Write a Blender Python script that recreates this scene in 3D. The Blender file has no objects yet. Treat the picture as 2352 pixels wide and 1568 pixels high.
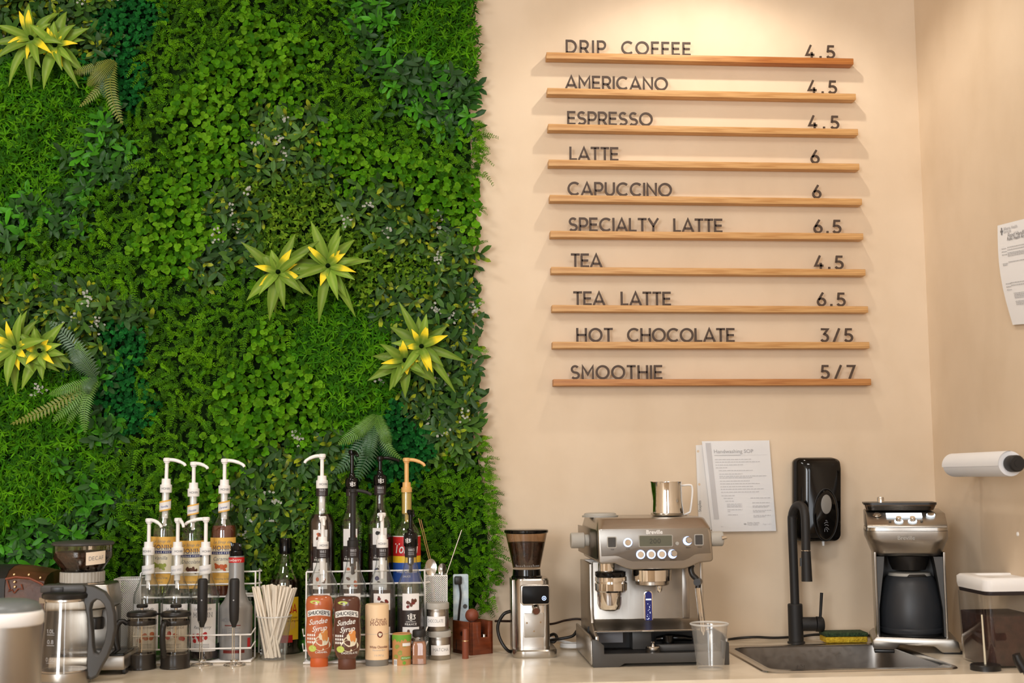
import bpy, bmesh, math, random
import numpy as np
from mathutils import Vector, Matrix, Euler

# ------------------------------------------------------------------ camera, light, exposure
scene = bpy.context.scene
COL = scene.collection
random.seed(7)
rng = np.random.default_rng(11)
R = math.radians
W_IMG, H_IMG, F_PX = 2352.0, 1568.0, 3000.0
CAM_LOC = Vector((0.0, -3.53, 1.350))
CAM_ROT = (Matrix.Rotation(R(-4.0), 3, 'Z') @ Matrix.Rotation(R(90 + 5.82), 3, 'X') @ Matrix.Rotation(R(-0.6), 3, 'Z'))
cam_data = bpy.data.cameras.new('camera')
cam = bpy.data.objects.new('camera', cam_data)
COL.objects.link(cam)
cam.matrix_world = Matrix.Translation(CAM_LOC) @ CAM_ROT.to_4x4()
cam_data.sensor_fit = 'HORIZONTAL'
cam_data.sensor_width = 36.0
cam_data.lens = 36.0 * F_PX / W_IMG
cam_data.clip_start = 0.05
cam_data.dof.use_dof = True
cam_data.dof.focus_distance = 3.42
cam_data.dof.aperture_fstop = 3.2
scene.camera = cam

scene.view_settings.view_transform = 'Standard'
scene.view_settings.look = 'None'
scene.view_settings.gamma = 1.0
scene.view_settings.use_curve_mapping = False
scene.view_settings.exposure = 0.0
scene.cycles.max_bounces = 10
scene.cycles.diffuse_bounces = 4
scene.cycles.glossy_bounces = 5
scene.cycles.transmission_bounces = 8
scene.cycles.transparent_max_bounces = 24
scene.cycles.caustics_reflective = False
scene.cycles.caustics_refractive = False
scene.cycles.sample_clamp_indirect = 4.0

world = bpy.data.worlds.new('world')
scene.world = world
world.use_nodes = True
world.node_tree.nodes['Background'].inputs[0].default_value = (0.80, 0.90, 1.0, 1)
world.node_tree.nodes['Background'].inputs[1].default_value = 1.0

def lamp(name, kind, loc, target, energy, color, **kw):
    d = bpy.data.lights.new(name, kind)
    d.energy = energy
    d.color = color
    for k, v in kw.items():
        setattr(d, k, v)
    o = bpy.data.objects.new(name, d)
    COL.objects.link(o)
    o.location = loc
    o.rotation_euler = (Vector(target) - Vector(loc)).to_track_quat('-Z', 'Y').to_euler()
    return o

WARM = (1.0, 0.74, 0.46)
SPX = 0.79
# track spotlight washing the menu wall, just above the frame
lamp('menu_spotlight', 'SPOT', (SPX, -0.42, 2.93), (SPX, -0.40, 1.35), 17.5, (1.0, 0.91, 0.78),
     spot_size=R(130), spot_blend=0.45, shadow_soft_size=0.022)
# daylight through the two windows of the rear wall
lamp('window_daylight_a', 'AREA', (-2.35, -6.86, 1.95), (-1.6, 0.0, 1.1), 165.0, (0.93, 0.965, 1.0),
     shape='RECTANGLE', size=1.7, size_y=1.9)
lamp('window_daylight_b', 'AREA', (0.25, -6.86, 1.95), (0.0, 0.0, 1.2), 38.0, (0.93, 0.965, 1.0),
     shape='RECTANGLE', size=1.2, size_y=1.9)
# warm ambient fill lights added under the ceiling, not known fixtures
lamp('ceiling_fill_a', 'AREA', (-1.1, -1.9, 3.26), (-1.1, -1.7, 0.0), 21.0, (1.0, 0.96, 0.91),
     shape='RECTANGLE', size=0.5, size_y=0.5)
lamp('ceiling_fill_b', 'AREA', (0.6, -2.6, 3.26), (0.6, -2.4, 0.0), 21.0, (1.0, 0.96, 0.91),
     shape='RECTANGLE', size=0.5, size_y=0.5)

# ------------------------------------------------------------------ placing: a sight line of the photograph cut by a real plane
def ray(px, py):
    return CAM_ROT @ Vector(((px - W_IMG / 2) / F_PX, (H_IMG / 2 - py) / F_PX, -1.0))
def at(px, py, Y):
    d = ray(px, py)
    return CAM_LOC + d * ((Y - CAM_LOC.y) / d.y)
def on(px, py, z=0.90):
    d = ray(px, py)
    return CAM_LOC + d * ((z - CAM_LOC.z) / d.z)
def atx(px, py, X):
    d = ray(px, py)
    return CAM_LOC + d * ((X - CAM_LOC.x) / d.x)
def mpp(Y):                      # metres per pixel at depth Y
    return (Y - CAM_LOC.y) / F_PX
CT = 0.90                        # counter top height

def lin(r, g, b):
    f = lambda c: (c / 255.0 / 12.92) if c <= 10 else (((c / 255.0) + 0.055) / 1.055) ** 2.4
    return (f(r), f(g), f(b))

# ------------------------------------------------------------------ materials
MATS = {}
def mat(name, color=(0.5, 0.5, 0.5), rough=0.5, metal=0.0, emit=None, estr=0.0, spec=0.5, coat=0.0, trans=0.0, ior=1.45, alpha=1.0):
    m = bpy.data.materials.new(name)
    m.use_nodes = True
    p = m.node_tree.nodes['Principled BSDF']
    p.inputs['Base Color'].default_value = (*color, 1)
    p.inputs['Roughness'].default_value = rough
    p.inputs['Metallic'].default_value = metal
    p.inputs['Specular IOR Level'].default_value = spec
    p.inputs['Coat Weight'].default_value = coat
    p.inputs['Coat Roughness'].default_value = 0.08
    p.inputs['Transmission Weight'].default_value = trans
    p.inputs['IOR'].default_value = ior
    p.inputs['Alpha'].default_value = alpha
    if emit:
        p.inputs['Emission Color'].default_value = (*emit, 1)
        p.inputs['Emission Strength'].default_value = estr
    MATS[name] = m
    return m
def nodes(m):
    return m.node_tree.nodes, m.node_tree.links, m.node_tree.nodes['Principled BSDF']
def noise_color(m, c1, c2, scale=(5, 5, 5), nscale=4.0, detail=4, bump=0.0, bscale=40.0, lo=0.3, hi=0.7, rough=None):
    n, l, p = nodes(m)
    tc = n.new('ShaderNodeTexCoord'); mp = n.new('ShaderNodeMapping')
    mp.inputs['Scale'].default_value = scale
    l.new(tc.outputs['Object'], mp.inputs['Vector'])
    nz = n.new('ShaderNodeTexNoise'); nz.inputs['Scale'].default_value = nscale; nz.inputs['Detail'].default_value = detail
    l.new(mp.outputs['Vector'], nz.inputs['Vector'])
    cr = n.new('ShaderNodeValToRGB')
    cr.color_ramp.elements[0].position = lo; cr.color_ramp.elements[1].position = hi
    cr.color_ramp.elements[0].color = (*c1, 1); cr.color_ramp.elements[1].color = (*c2, 1)
    l.new(nz.outputs['Fac'], cr.inputs['Fac']); l.new(cr.outputs['Color'], p.inputs['Base Color'])
    if rough:
        mr = n.new('ShaderNodeMapRange'); mr.inputs['To Min'].default_value = rough[0]; mr.inputs['To Max'].default_value = rough[1]
        l.new(nz.outputs['Fac'], mr.inputs['Value']); l.new(mr.outputs['Result'], p.inputs['Roughness'])
    if bump:
        n2 = n.new('ShaderNodeTexNoise'); n2.inputs['Scale'].default_value = bscale; n2.inputs['Detail'].default_value = 3
        l.new(tc.outputs['Object'], n2.inputs['Vector'])
        b = n.new('ShaderNodeBump'); b.inputs['Strength'].default_value = bump; b.inputs['Distance'].default_value = 0.004
        l.new(n2.outputs['Fac'], b.inputs['Height']); l.new(b.outputs['Normal'], p.inputs['Normal'])
    return m
def thin_glass(name, tint=(0.955, 0.965, 0.955), edge=(0.34, 0.37, 0.35), rough=0.02, refl=1.0):
    """thin clear wall: what lies behind stays visible, the rim darkens and mirrors"""
    m = bpy.data.materials.new(name); m.use_nodes = True
    n, l = m.node_tree.nodes, m.node_tree.links
    n.remove(n['Principled BSDF'])
    out = n['Material Output']
    tr = n.new('ShaderNodeBsdfTransparent'); gl = n.new('ShaderNodeBsdfGlossy'); mx = n.new('ShaderNodeMixShader')
    gl.inputs['Roughness'].default_value = rough
    gl.inputs['Color'].default_value = (refl, refl, refl, 1)
    lw = n.new('ShaderNodeLayerWeight'); lw.inputs['Blend'].default_value = 0.5
    cr = n.new('ShaderNodeValToRGB')
    cr.color_ramp.elements[0].position = 0.38; cr.color_ramp.elements[1].position = 1.0
    cr.color_ramp.elements[0].color = (*tint, 1); cr.color_ramp.elements[1].color = (*edge, 1)
    l.new(lw.outputs['Facing'], cr.inputs['Fac']); l.new(cr.outputs['Color'], tr.inputs['Color'])
    l2 = n.new('ShaderNodeLayerWeight'); l2.inputs['Blend'].default_value = 0.5
    pw = n.new('ShaderNodeMath'); pw.operation = 'POWER'; pw.inputs[1].default_value = 5.0
    ma = n.new('ShaderNodeMath'); ma.operation = 'MULTIPLY_ADD'; ma.inputs[1].default_value = 0.86; ma.inputs[2].default_value = 0.075
    l.new(l2.outputs['Facing'], pw.inputs[0]); l.new(pw.outputs[0], ma.inputs[0]); l.new(ma.outputs[0], mx.inputs['Fac'])
    l.new(tr.outputs['BSDF'], mx.inputs[1]); l.new(gl.outputs['BSDF'], mx.inputs[2])
    l.new(mx.outputs['Shader'], out.inputs['Surface'])
    MATS[name] = m
    return m
def leaf_material(name, rough=0.45, spec=0.15):
    m = mat(name, rough=rough, spec=spec)
    n, l, p = nodes(m)
    a = n.new('ShaderNodeAttribute'); a.attribute_name = 'tint'
    l.new(a.outputs['Color'], p.inputs['Base Color'])
    tl = n.new('ShaderNodeBsdfTranslucent'); mx = n.new('ShaderNodeMixShader'); mx.inputs['Fac'].default_value = 0.08
    l.new(a.outputs['Color'], tl.inputs['Color'])
    l.new(p.outputs['BSDF'], mx.inputs[1]); l.new(tl.outputs['BSDF'], mx.inputs[2])
    l.new(mx.outputs['Shader'], n['Material Output'].inputs['Surface'])
    return m

mat('wall_paint', lin(226, 205, 179), 0.75, spec=0.25)
noise_color(MATS['wall_paint'], lin(222, 201, 175), lin(229, 209, 184), (1, 1, 1), 3.0, 4, bump=0.35, bscale=14.0, lo=0.35, hi=0.65)
def streaks(m, tint, amount):
    # faint drips and scuffs on the paint
    n, l, p = nodes(m)
    src = p.inputs['Base Color'].links[0].from_socket
    tc = n.new('ShaderNodeTexCoord'); mp = n.new('ShaderNodeMapping'); mp.inputs['Scale'].default_value = (3.2, 3.2, 1.8)
    nz = n.new('ShaderNodeTexNoise'); nz.inputs['Scale'].default_value = 2.2; nz.inputs['Detail'].default_value = 5
    mr = n.new('ShaderNodeMapRange'); mr.inputs['From Min'].default_value = 0.48; mr.inputs['From Max'].default_value = 0.72; mr.inputs['To Max'].default_value = amount
    mx = n.new('ShaderNodeMix'); mx.data_type = 'RGBA'; mx.blend_type = 'MULTIPLY'; mx.inputs[7].default_value = (*tint, 1)
    l.new(tc.outputs['Object'], mp.inputs['Vector']); l.new(mp.outputs['Vector'], nz.inputs['Vector']); l.new(nz.outputs['Fac'], mr.inputs['Value']); l.new(mr.outputs['Result'], mx.inputs[0])
    l.new(src, mx.inputs[6]); l.new(mx.outputs[2], p.inputs['Base Color'])
streaks(MATS['wall_paint'], (0.86, 0.83, 0.78), 0.35)
mat('ceiling_paint', lin(225, 215, 200), 0.8)
mat('floor_tile', lin(130, 115, 100), 0.4)
noise_color(MATS['floor_tile'], lin(120, 105, 92), lin(140, 124, 108), (1, 1, 1), 5)
mat('counter_stone', lin(232, 215, 190), 0.16, spec=0.5)
noise_color(MATS['counter_stone'], lin(230, 214, 190), lin(242, 228, 206), (1, 1, 1), 9, 6, lo=0.3, hi=0.6, rough=(0.10, 0.24))
mat('cabinet_paint', lin(190, 175, 155), 0.5)
mat('oak', lin(190, 140, 85), 0.5)
noise_color(MATS['oak'], lin(184, 134, 80), lin(218, 174, 118), (3, 30, 60), 4, 6, lo=0.3, hi=0.72)
mat('oak_deep', lin(180, 120, 70), 0.5)
noise_color(MATS['oak_deep'], lin(166, 108, 60), lin(200, 144, 88), (3, 30, 60), 4, 6, lo=0.3, hi=0.72)
mat('oak_stained', lin(180, 120, 70), 0.5)
noise_color(MATS['oak_stained'], lin(182, 130, 78), lin(216, 170, 112), (3, 30, 60), 4, 6, lo=0.3, hi=0.72)
def stain_end(m, x0, x1, tint):
    n, l, p = nodes(m)
    src = p.inputs['Base Color'].links[0].from_socket
    tc = n.new('ShaderNodeTexCoord'); sx = n.new('ShaderNodeSeparateXYZ'); mr = n.new('ShaderNodeMapRange')
    mr.inputs['From Min'].default_value = x0; mr.inputs['From Max'].default_value = x1
    mx = n.new('ShaderNodeMix'); mx.data_type = 'RGBA'; mx.blend_type = 'MULTIPLY'; mx.inputs[7].default_value = (*tint, 1)
    l.new(tc.outputs['Object'], sx.inputs[0]); l.new(sx.outputs['X'], mr.inputs['Value']); l.new(mr.outputs['Result'], mx.inputs[0])
    l.new(src, mx.inputs[6]); l.new(mx.outputs[2], p.inputs['Base Color'])
stain_end(MATS['oak_stained'], 0.38, 0.62, (0.72, 0.48, 0.30))
mat('letter_brown', lin(74, 58, 48), 0.5)
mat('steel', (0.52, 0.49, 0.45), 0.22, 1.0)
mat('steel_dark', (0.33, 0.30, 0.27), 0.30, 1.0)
def brushed(name, color, r0, r1, scale):
    m = mat(name, color, 0.3, 1.0)
    n, l, p = nodes(m)
    tc = n.new('ShaderNodeTexCoord'); mp = n.new('ShaderNodeMapping'); mp.inputs['Scale'].default_value = scale
    nz = n.new('ShaderNodeTexNoise'); nz.inputs['Scale'].default_value = 30; nz.inputs['Detail'].default_value = 3
    mr = n.new('ShaderNodeMapRange'); mr.inputs['To Min'].default_value = r0; mr.inputs['To Max'].default_value = r1
    l.new(tc.outputs['Object'], mp.inputs['Vector']); l.new(mp.outputs['Vector'], nz.inputs['Vector'])
    l.new(nz.outputs['Fac'], mr.inputs['Value']); l.new(mr.outputs['Result'], p.inputs['Roughness'])
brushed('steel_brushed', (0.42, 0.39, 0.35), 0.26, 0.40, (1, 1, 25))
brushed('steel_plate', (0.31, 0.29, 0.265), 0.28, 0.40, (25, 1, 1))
brushed('steel_sink', (0.42, 0.39, 0.36), 0.22, 0.42, (2, 20, 2))
mat('chrome', (0.80, 0.78, 0.75), 0.06, 1.0)
mat('black_plastic', lin(30, 28, 27), 0.35)
mat('black_gloss', lin(10, 9, 9), 0.10, spec=0.4)
mat('black_screen', lin(8, 8, 9), 0.30, spec=0.25)
mat('black_matte', lin(34, 32, 31), 0.55)
mat('grey_plastic', lin(128, 124, 118), 0.45)
mat('dark_grey', lin(66, 64, 62), 0.42)
mat('light_grey', lin(172, 168, 160), 0.45)
mat('white_plastic', lin(247, 245, 243), 0.32)
mat('white_wire', lin(246, 243, 240), 0.35)
mat('gold_plastic', lin(226, 176, 108), 0.3, spec=0.6)
mat('white_paper', lin(240, 241, 244), 0.7)
mat('tape_paper', lin(228, 210, 188), 0.7)
mat('ink_black', lin(38, 34, 34), 0.6)
mat('ink_grey', lin(128, 128, 132), 0.6)
mat('ink_white', lin(236, 234, 230), 0.5)
mat('ink_pale', lin(178, 178, 182), 0.6)
mat('ink_faint', lin(204, 204, 208), 0.6)
mat('ink_navy', lin(38, 46, 104), 0.5)
mat('ink_blue', lin(34, 78, 160), 0.45)
mat('ink_red', lin(196, 34, 34), 0.45)
mat('ink_maroon', lin(110, 34, 26), 0.5)
mat('ink_yellow', lin(240, 196, 40), 0.45)
mat('label_cream', lin(226, 216, 190), 0.5)
mat('label_amber', lin(232, 182, 88), 0.5)
mat('label_white', lin(232, 230, 228), 0.5)
mat('label_dark', lin(44, 36, 36), 0.45)
mat('choc_brown', lin(92, 52, 34), 0.5)
mat('caramel_orange', lin(196, 92, 40), 0.5)
mat('vanilla_green', lin(150, 160, 70), 0.5)
mat('berry_red', lin(186, 40, 40), 0.5)
thin_glass('glass_clear')
thin_glass('glass_soft', (0.93, 0.94, 0.93), (0.28, 0.31, 0.29))
thin_glass('glass_green', (0.80, 0.88, 0.72), (0.26, 0.34, 0.20))
thin_glass('glass_smoke', (0.70, 0.58, 0.47), (0.26, 0.20, 0.15))
thin_glass('glass_kettle', (0.90, 0.89, 0.87), (0.50, 0.49, 0.47))
thin_glass('plastic_clear', (0.97, 0.97, 0.96), (0.80, 0.80, 0.79), 0.06)
def milky(name, amount, col=(0.85, 0.85, 0.84)):
    m = MATS[name]; n, l = m.node_tree.nodes, m.node_tree.links
    old = n['Material Output'].inputs['Surface'].links[0].from_socket
    df = n.new('ShaderNodeBsdfDiffuse'); df.inputs['Color'].default_value = (*col, 1)
    mx = n.new('ShaderNodeMixShader'); mx.inputs['Fac'].default_value = amount
    l.new(old, mx.inputs[1]); l.new(df.outputs['BSDF'], mx.inputs[2]); l.new(mx.outputs['Shader'], n['Material Output'].inputs['Surface'])
milky('glass_clear', 0.022); milky('glass_kettle', 0.02)
thin_glass('cup_plastic', (0.97, 0.97, 0.96), (0.85, 0.85, 0.84), 0.06); milky('cup_plastic', 0.10)
thin_glass('cup_rim', (0.97, 0.97, 0.96), (0.9, 0.9, 0.9), 0.06); milky('cup_rim', 0.38, (0.9, 0.9, 0.89))
thin_glass('glass_dark', (0.34, 0.28, 0.23), (0.10, 0.08, 0.06))
thin_glass('liquid_yellow', (0.84, 0.86, 0.46), (0.55, 0.60, 0.24))
thin_glass('liquid_clear', (0.93, 0.94, 0.92), (0.5, 0.53, 0.48))
mat('liquid_dark', lin(34, 14, 12), 0.12, coat=0.4)
mat('liquid_caramel', lin(96, 40, 24), 0.15, coat=0.4)
mat('coffee_beans', lin(46, 28, 20), 0.55)
noise_color(MATS['coffee_beans'], lin(30, 18, 12), lin(78, 50, 34), (1, 1, 1), 90, 2, bump=0.8, bscale=110)
mat('coffee_grounds', lin(58, 34, 26), 0.85)
noise_color(MATS['coffee_grounds'], lin(48, 27, 20), lin(70, 42, 32), (1, 1, 1), 60, 4, bump=0.4, bscale=200)
mat('led_blue', (0.3, 0.45, 1.0), 0.3, emit=(0.45, 0.60, 1.0), estr=2.2)
mat('led_white', (0.8, 0.9, 1.0), 0.3, emit=(0.75, 0.87, 1.0), estr=1.6)
mat('lcd_screen', lin(92, 92, 78), 0.25, emit=lin(92, 92, 78), estr=0.12)
mat('mahogany', lin(112, 50, 24), 0.35, coat=0.3)
noise_color(MATS['mahogany'], lin(98, 42, 20), lin(128, 60, 30), (8, 8, 40), 3, 4)
mat('leather_brown', lin(86, 52, 34), 0.45)
noise_color(MATS['leather_brown'], lin(66, 38, 24), lin(104, 66, 42), (1, 1, 1), 20, 4, bump=0.3, bscale=70)
mat('leather_dark', lin(44, 26, 20), 0.4)
mat('brass', (0.72, 0.48, 0.26), 0.3, 1.0)
mat('wood_brown', lin(128, 66, 44), 0.5)

# ------------------------------------------------------------------ mesh building
class MB:
    """collects shapes and links them as ONE mesh object"""
    def __init__(self):
        self.v, self.f, self.m = [], [], []
    def add(self, verts, faces, mi=0, M=None):
        o = len(self.v)
        if M is not None:
            verts = [M @ Vector(p) for p in verts]
        self.v.extend([tuple(p) for p in verts])
        self.f.extend([tuple(i + o for i in fc) for fc in faces])
        self.m.extend([mi] * len(faces))
        return self
    def box(self, x0, x1, y0, y1, z0, z1, bev=0.0, mi=0, M=None, seg=2):
        if bev <= 0:
            vs = [(x0, y0, z0), (x1, y0, z0), (x1, y1, z0), (x0, y1, z0), (x0, y0, z1), (x1, y0, z1), (x1, y1, z1), (x0, y1, z1)]
            fs = [(0, 3, 2, 1), (4, 5, 6, 7), (0, 1, 5, 4), (1, 2, 6, 5), (2, 3, 7, 6), (3, 0, 4, 7)]
            return self.add(vs, fs, mi, M)
        bm = bmesh.new()
        bmesh.ops.create_cube(bm, size=1)
        for v in bm.verts:
            v.co = ((x0 + x1) / 2 + v.co.x * (x1 - x0), (y0 + y1) / 2 + v.co.y * (y1 - y0), (z0 + z1) / 2 + v.co.z * (z1 - z0))
        b = min(bev, abs(x1 - x0) * .49, abs(y1 - y0) * .49, abs(z1 - z0) * .49)
        bmesh.ops.bevel(bm, geom=bm.edges[:], offset=b, segments=seg, profile=0.5, affect='EDGES')
        bm.verts.index_update()
        self.add([v.co.copy() for v in bm.verts], [[v.index for v in fc.verts] for fc in bm.faces], mi, M)
        bm.free()
        return self
    def lathe(self, prof, c=(0, 0, 0), n=40, mi=0, M=None, a0=0.0, a1=None):
        full = a1 is None
        if full:
            a1 = a0 + 2 * math.pi
        k = n if full else n + 1
        vs, fs = [], []
        for (r, z) in prof:
            for i in range(k):
                a = a0 + (a1 - a0) * i / n
                vs.append((c[0] + r * math.cos(a), c[1] + r * math.sin(a), c[2] + z))
        for j in range(len(prof) - 1):
            for i in range(n):
                i2 = (i + 1) % k
                fs.append((j * k + i, j * k + i2, (j + 1) * k + i2, (j + 1) * k + i))
        return self.add(vs, fs, mi, M)
    def solid(self, prof, c=(0, 0, 0), n=40, mi=0, M=None):
        """lathe with closed ends"""
        return self.lathe([(1e-5, prof[0][1])] + list(prof) + [(1e-5, prof[-1][1])], c, n, mi, M)
    def tube(self, pts, r, n=10, mi=0, M=None, closed=False, caps=True):
        pts = [Vector(p) for p in pts]
        k = len(pts)
        rs = r if isinstance(r, (list, tuple)) else [r] * k
        tang = []
        for i in range(k):
            a = pts[(i - 1) % k] if (closed or i > 0) else pts[i]
            b = pts[(i + 1) % k] if (closed or i < k - 1) else pts[i]
            t = (b - a)
            tang.append(t.normalized() if t.length > 1e-9 else Vector((0, 0, 1)))
        up = Vector((0, 0, 1)) if abs(tang[0].z) < 0.9 else Vector((0, 1, 0))
        nrm = (up - tang[0] * up.dot(tang[0])).normalized()
        vs, fs = [], []
        for i in range(k):
            nrm = nrm - tang[i] * nrm.dot(tang[i])
            nrm = nrm.normalized() if nrm.length > 1e-6 else tang[i].orthogonal().normalized()
            bn = tang[i].cross(nrm)
            for j in range(n):
                a = 2 * math.pi * j / n
                vs.append(pts[i] + (nrm * math.cos(a) + bn * math.sin(a)) * rs[i])
        for i in range(k if closed else k - 1):
            for j in range(n):
                i2 = (i + 1) % k; j2 = (j + 1) % n
                fs.append((i * n + j, i * n + j2, i2 * n + j2, i2 * n + j))
        if caps and not closed:
            fs.append(tuple(range(n - 1, -1, -1)))
            fs.append(tuple((k - 1) * n + j for j in range(n)))
        return self.add(vs, fs, mi, M)
    def prism(self, outline, d0, d1, axis='y', mi=0, M=None, bev=0.0, seg=2):
        """outline: 2D points; axis y: (x,z), axis x: (y,z), axis z: (x,y)"""
        def p3(p, d):
            return {'y': (p[0], d, p[1]), 'x': (d, p[0], p[1]), 'z': (p[0], p[1], d)}[axis]
        n = len(outline)
        bm = bmesh.new()
        A = [bm.verts.new(p3(p, d0)) for p in outline]
        B = [bm.verts.new(p3(p, d1)) for p in outline]
        bm.faces.new(A); bm.faces.new(list(reversed(B)))
        for i in range(n):
            j = (i + 1) % n
            bm.faces.new((A[j], A[i], B[i], B[j]))
        bmesh.ops.recalc_face_normals(bm, faces=bm.faces)
        if bev > 0:
            bmesh.ops.bevel(bm, geom=[e for e in bm.edges if len(e.link_faces) == 2 and e.calc_face_angle(0) > 0.5],
                            offset=bev, segments=seg, profile=0.5, affect='EDGES', clamp_overlap=True)
        bm.verts.index_update()
        self.add([v.co.copy() for v in bm.verts], [[v.index for v in fc.verts] for fc in bm.faces], mi, M)
        bm.free()
        return self
    def loft(self, rings, mi=0, M=None, caps=True):
        """rings: lists of 3D points with equal counts, closed around"""
        k = len(rings[0]); vs = [p for rg in rings for p in rg]; fs = []
        for i in range(len(rings) - 1):
            for j in range(k):
                j2 = (j + 1) % k
                fs.append((i * k + j, i * k + j2, (i + 1) * k + j2, (i + 1) * k + j))
        if caps:
            fs.append(tuple(range(k - 1, -1, -1)))
            fs.append(tuple((len(rings) - 1) * k + j for j in range(k)))
        return self.add(vs, fs, mi, M)
    def build(self, name, mats, parent=None, smooth=35, loc=None):
        me = bpy.data.meshes.new(name)
        me.from_pydata(self.v, [], self.f)
        mats = mats if isinstance(mats, (list, tuple)) else [mats]
        for mm in mats:
            me.materials.append(MATS[mm] if isinstance(mm, str) else mm)
        if len(mats) > 1:
            me.polygons.foreach_set('material_index', self.m)
        bm = bmesh.new(); bm.from_mesh(me)
        bmesh.ops.recalc_face_normals(bm, faces=bm.faces)
        bm.to_mesh(me); bm.free()
        if smooth:
            me.shade_smooth()
            me.set_sharp_from_angle(angle=R(smooth))
        o = bpy.data.objects.new(name, me)
        COL.objects.link(o)
        if parent is not None:
            o.parent = parent
        if loc is not None:
            o.location = loc
        return o

def tag(o, label=None, cat=None, group=None, kind=None):
    if label: o['label'] = label
    if cat: o['category'] = cat
    if group: o['group'] = group
    if kind: o['kind'] = kind
    return o
def thing(name, label, cat, loc=(0, 0, 0), rz=0.0, group=None, rx=0.0, ry=0.0):
    o = bpy.data.objects.new(name, None)
    o.empty_display_size = 0.05
    COL.objects.link(o)
    o.location = loc
    o.rotation_euler = (rx, ry, rz)
    return tag(o, label, cat, group)

def rrect(x0, x1, y0, y1, r, n=5):
    """rounded rectangle outline"""
    pts = []
    for (cx, cy, a) in ((x1 - r, y1 - r, 0), (x0 + r, y1 - r, 90), (x0 + r, y0 + r, 180), (x1 - r, y0 + r, 270)):
        for i in range(n + 1):
            t = R(a + 90 * i / n)
            pts.append((cx + r * math.cos(t), cy + r * math.sin(t)))
    return pts
def bez(p0, p1, p2, p3, n=12):
    p0, p1, p2, p3 = map(Vector, (p0, p1, p2, p3))
    return [p0 * (1 - t) ** 3 + p1 * 3 * t * (1 - t) ** 2 + p2 * 3 * t * t * (1 - t) + p3 * t ** 3 for t in [i / n for i in range(n + 1)]]
def smooth_path(pts, n=8):
    """Catmull-Rom through the points"""
    P = [Vector(p) for p in pts]
    P = [P[0] * 2 - P[1]] + P + [P[-1] * 2 - P[-2]]
    out = []
    for i in range(1, len(P) - 2):
        a, b, c, d = P[i - 1], P[i], P[i + 1], P[i + 2]
        for k in range(n):
            t = k / n
            out.append(0.5 * ((2 * b) + (c - a) * t + (2 * a - 5 * b + 4 * c - d) * t * t + (3 * b - a - 3 * c + d) * t ** 3))
    out.append(P[-2])
    return out

# ------------------------------------------------------------------ lettering
def arc(cx, cy, rx, ry, a0, a1, n=14):
    return [(cx + rx * math.cos(R(a0 + (a1 - a0) * i / n)), cy + ry * math.sin(R(a0 + (a1 - a0) * i / n))) for i in range(n + 1)]
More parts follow.
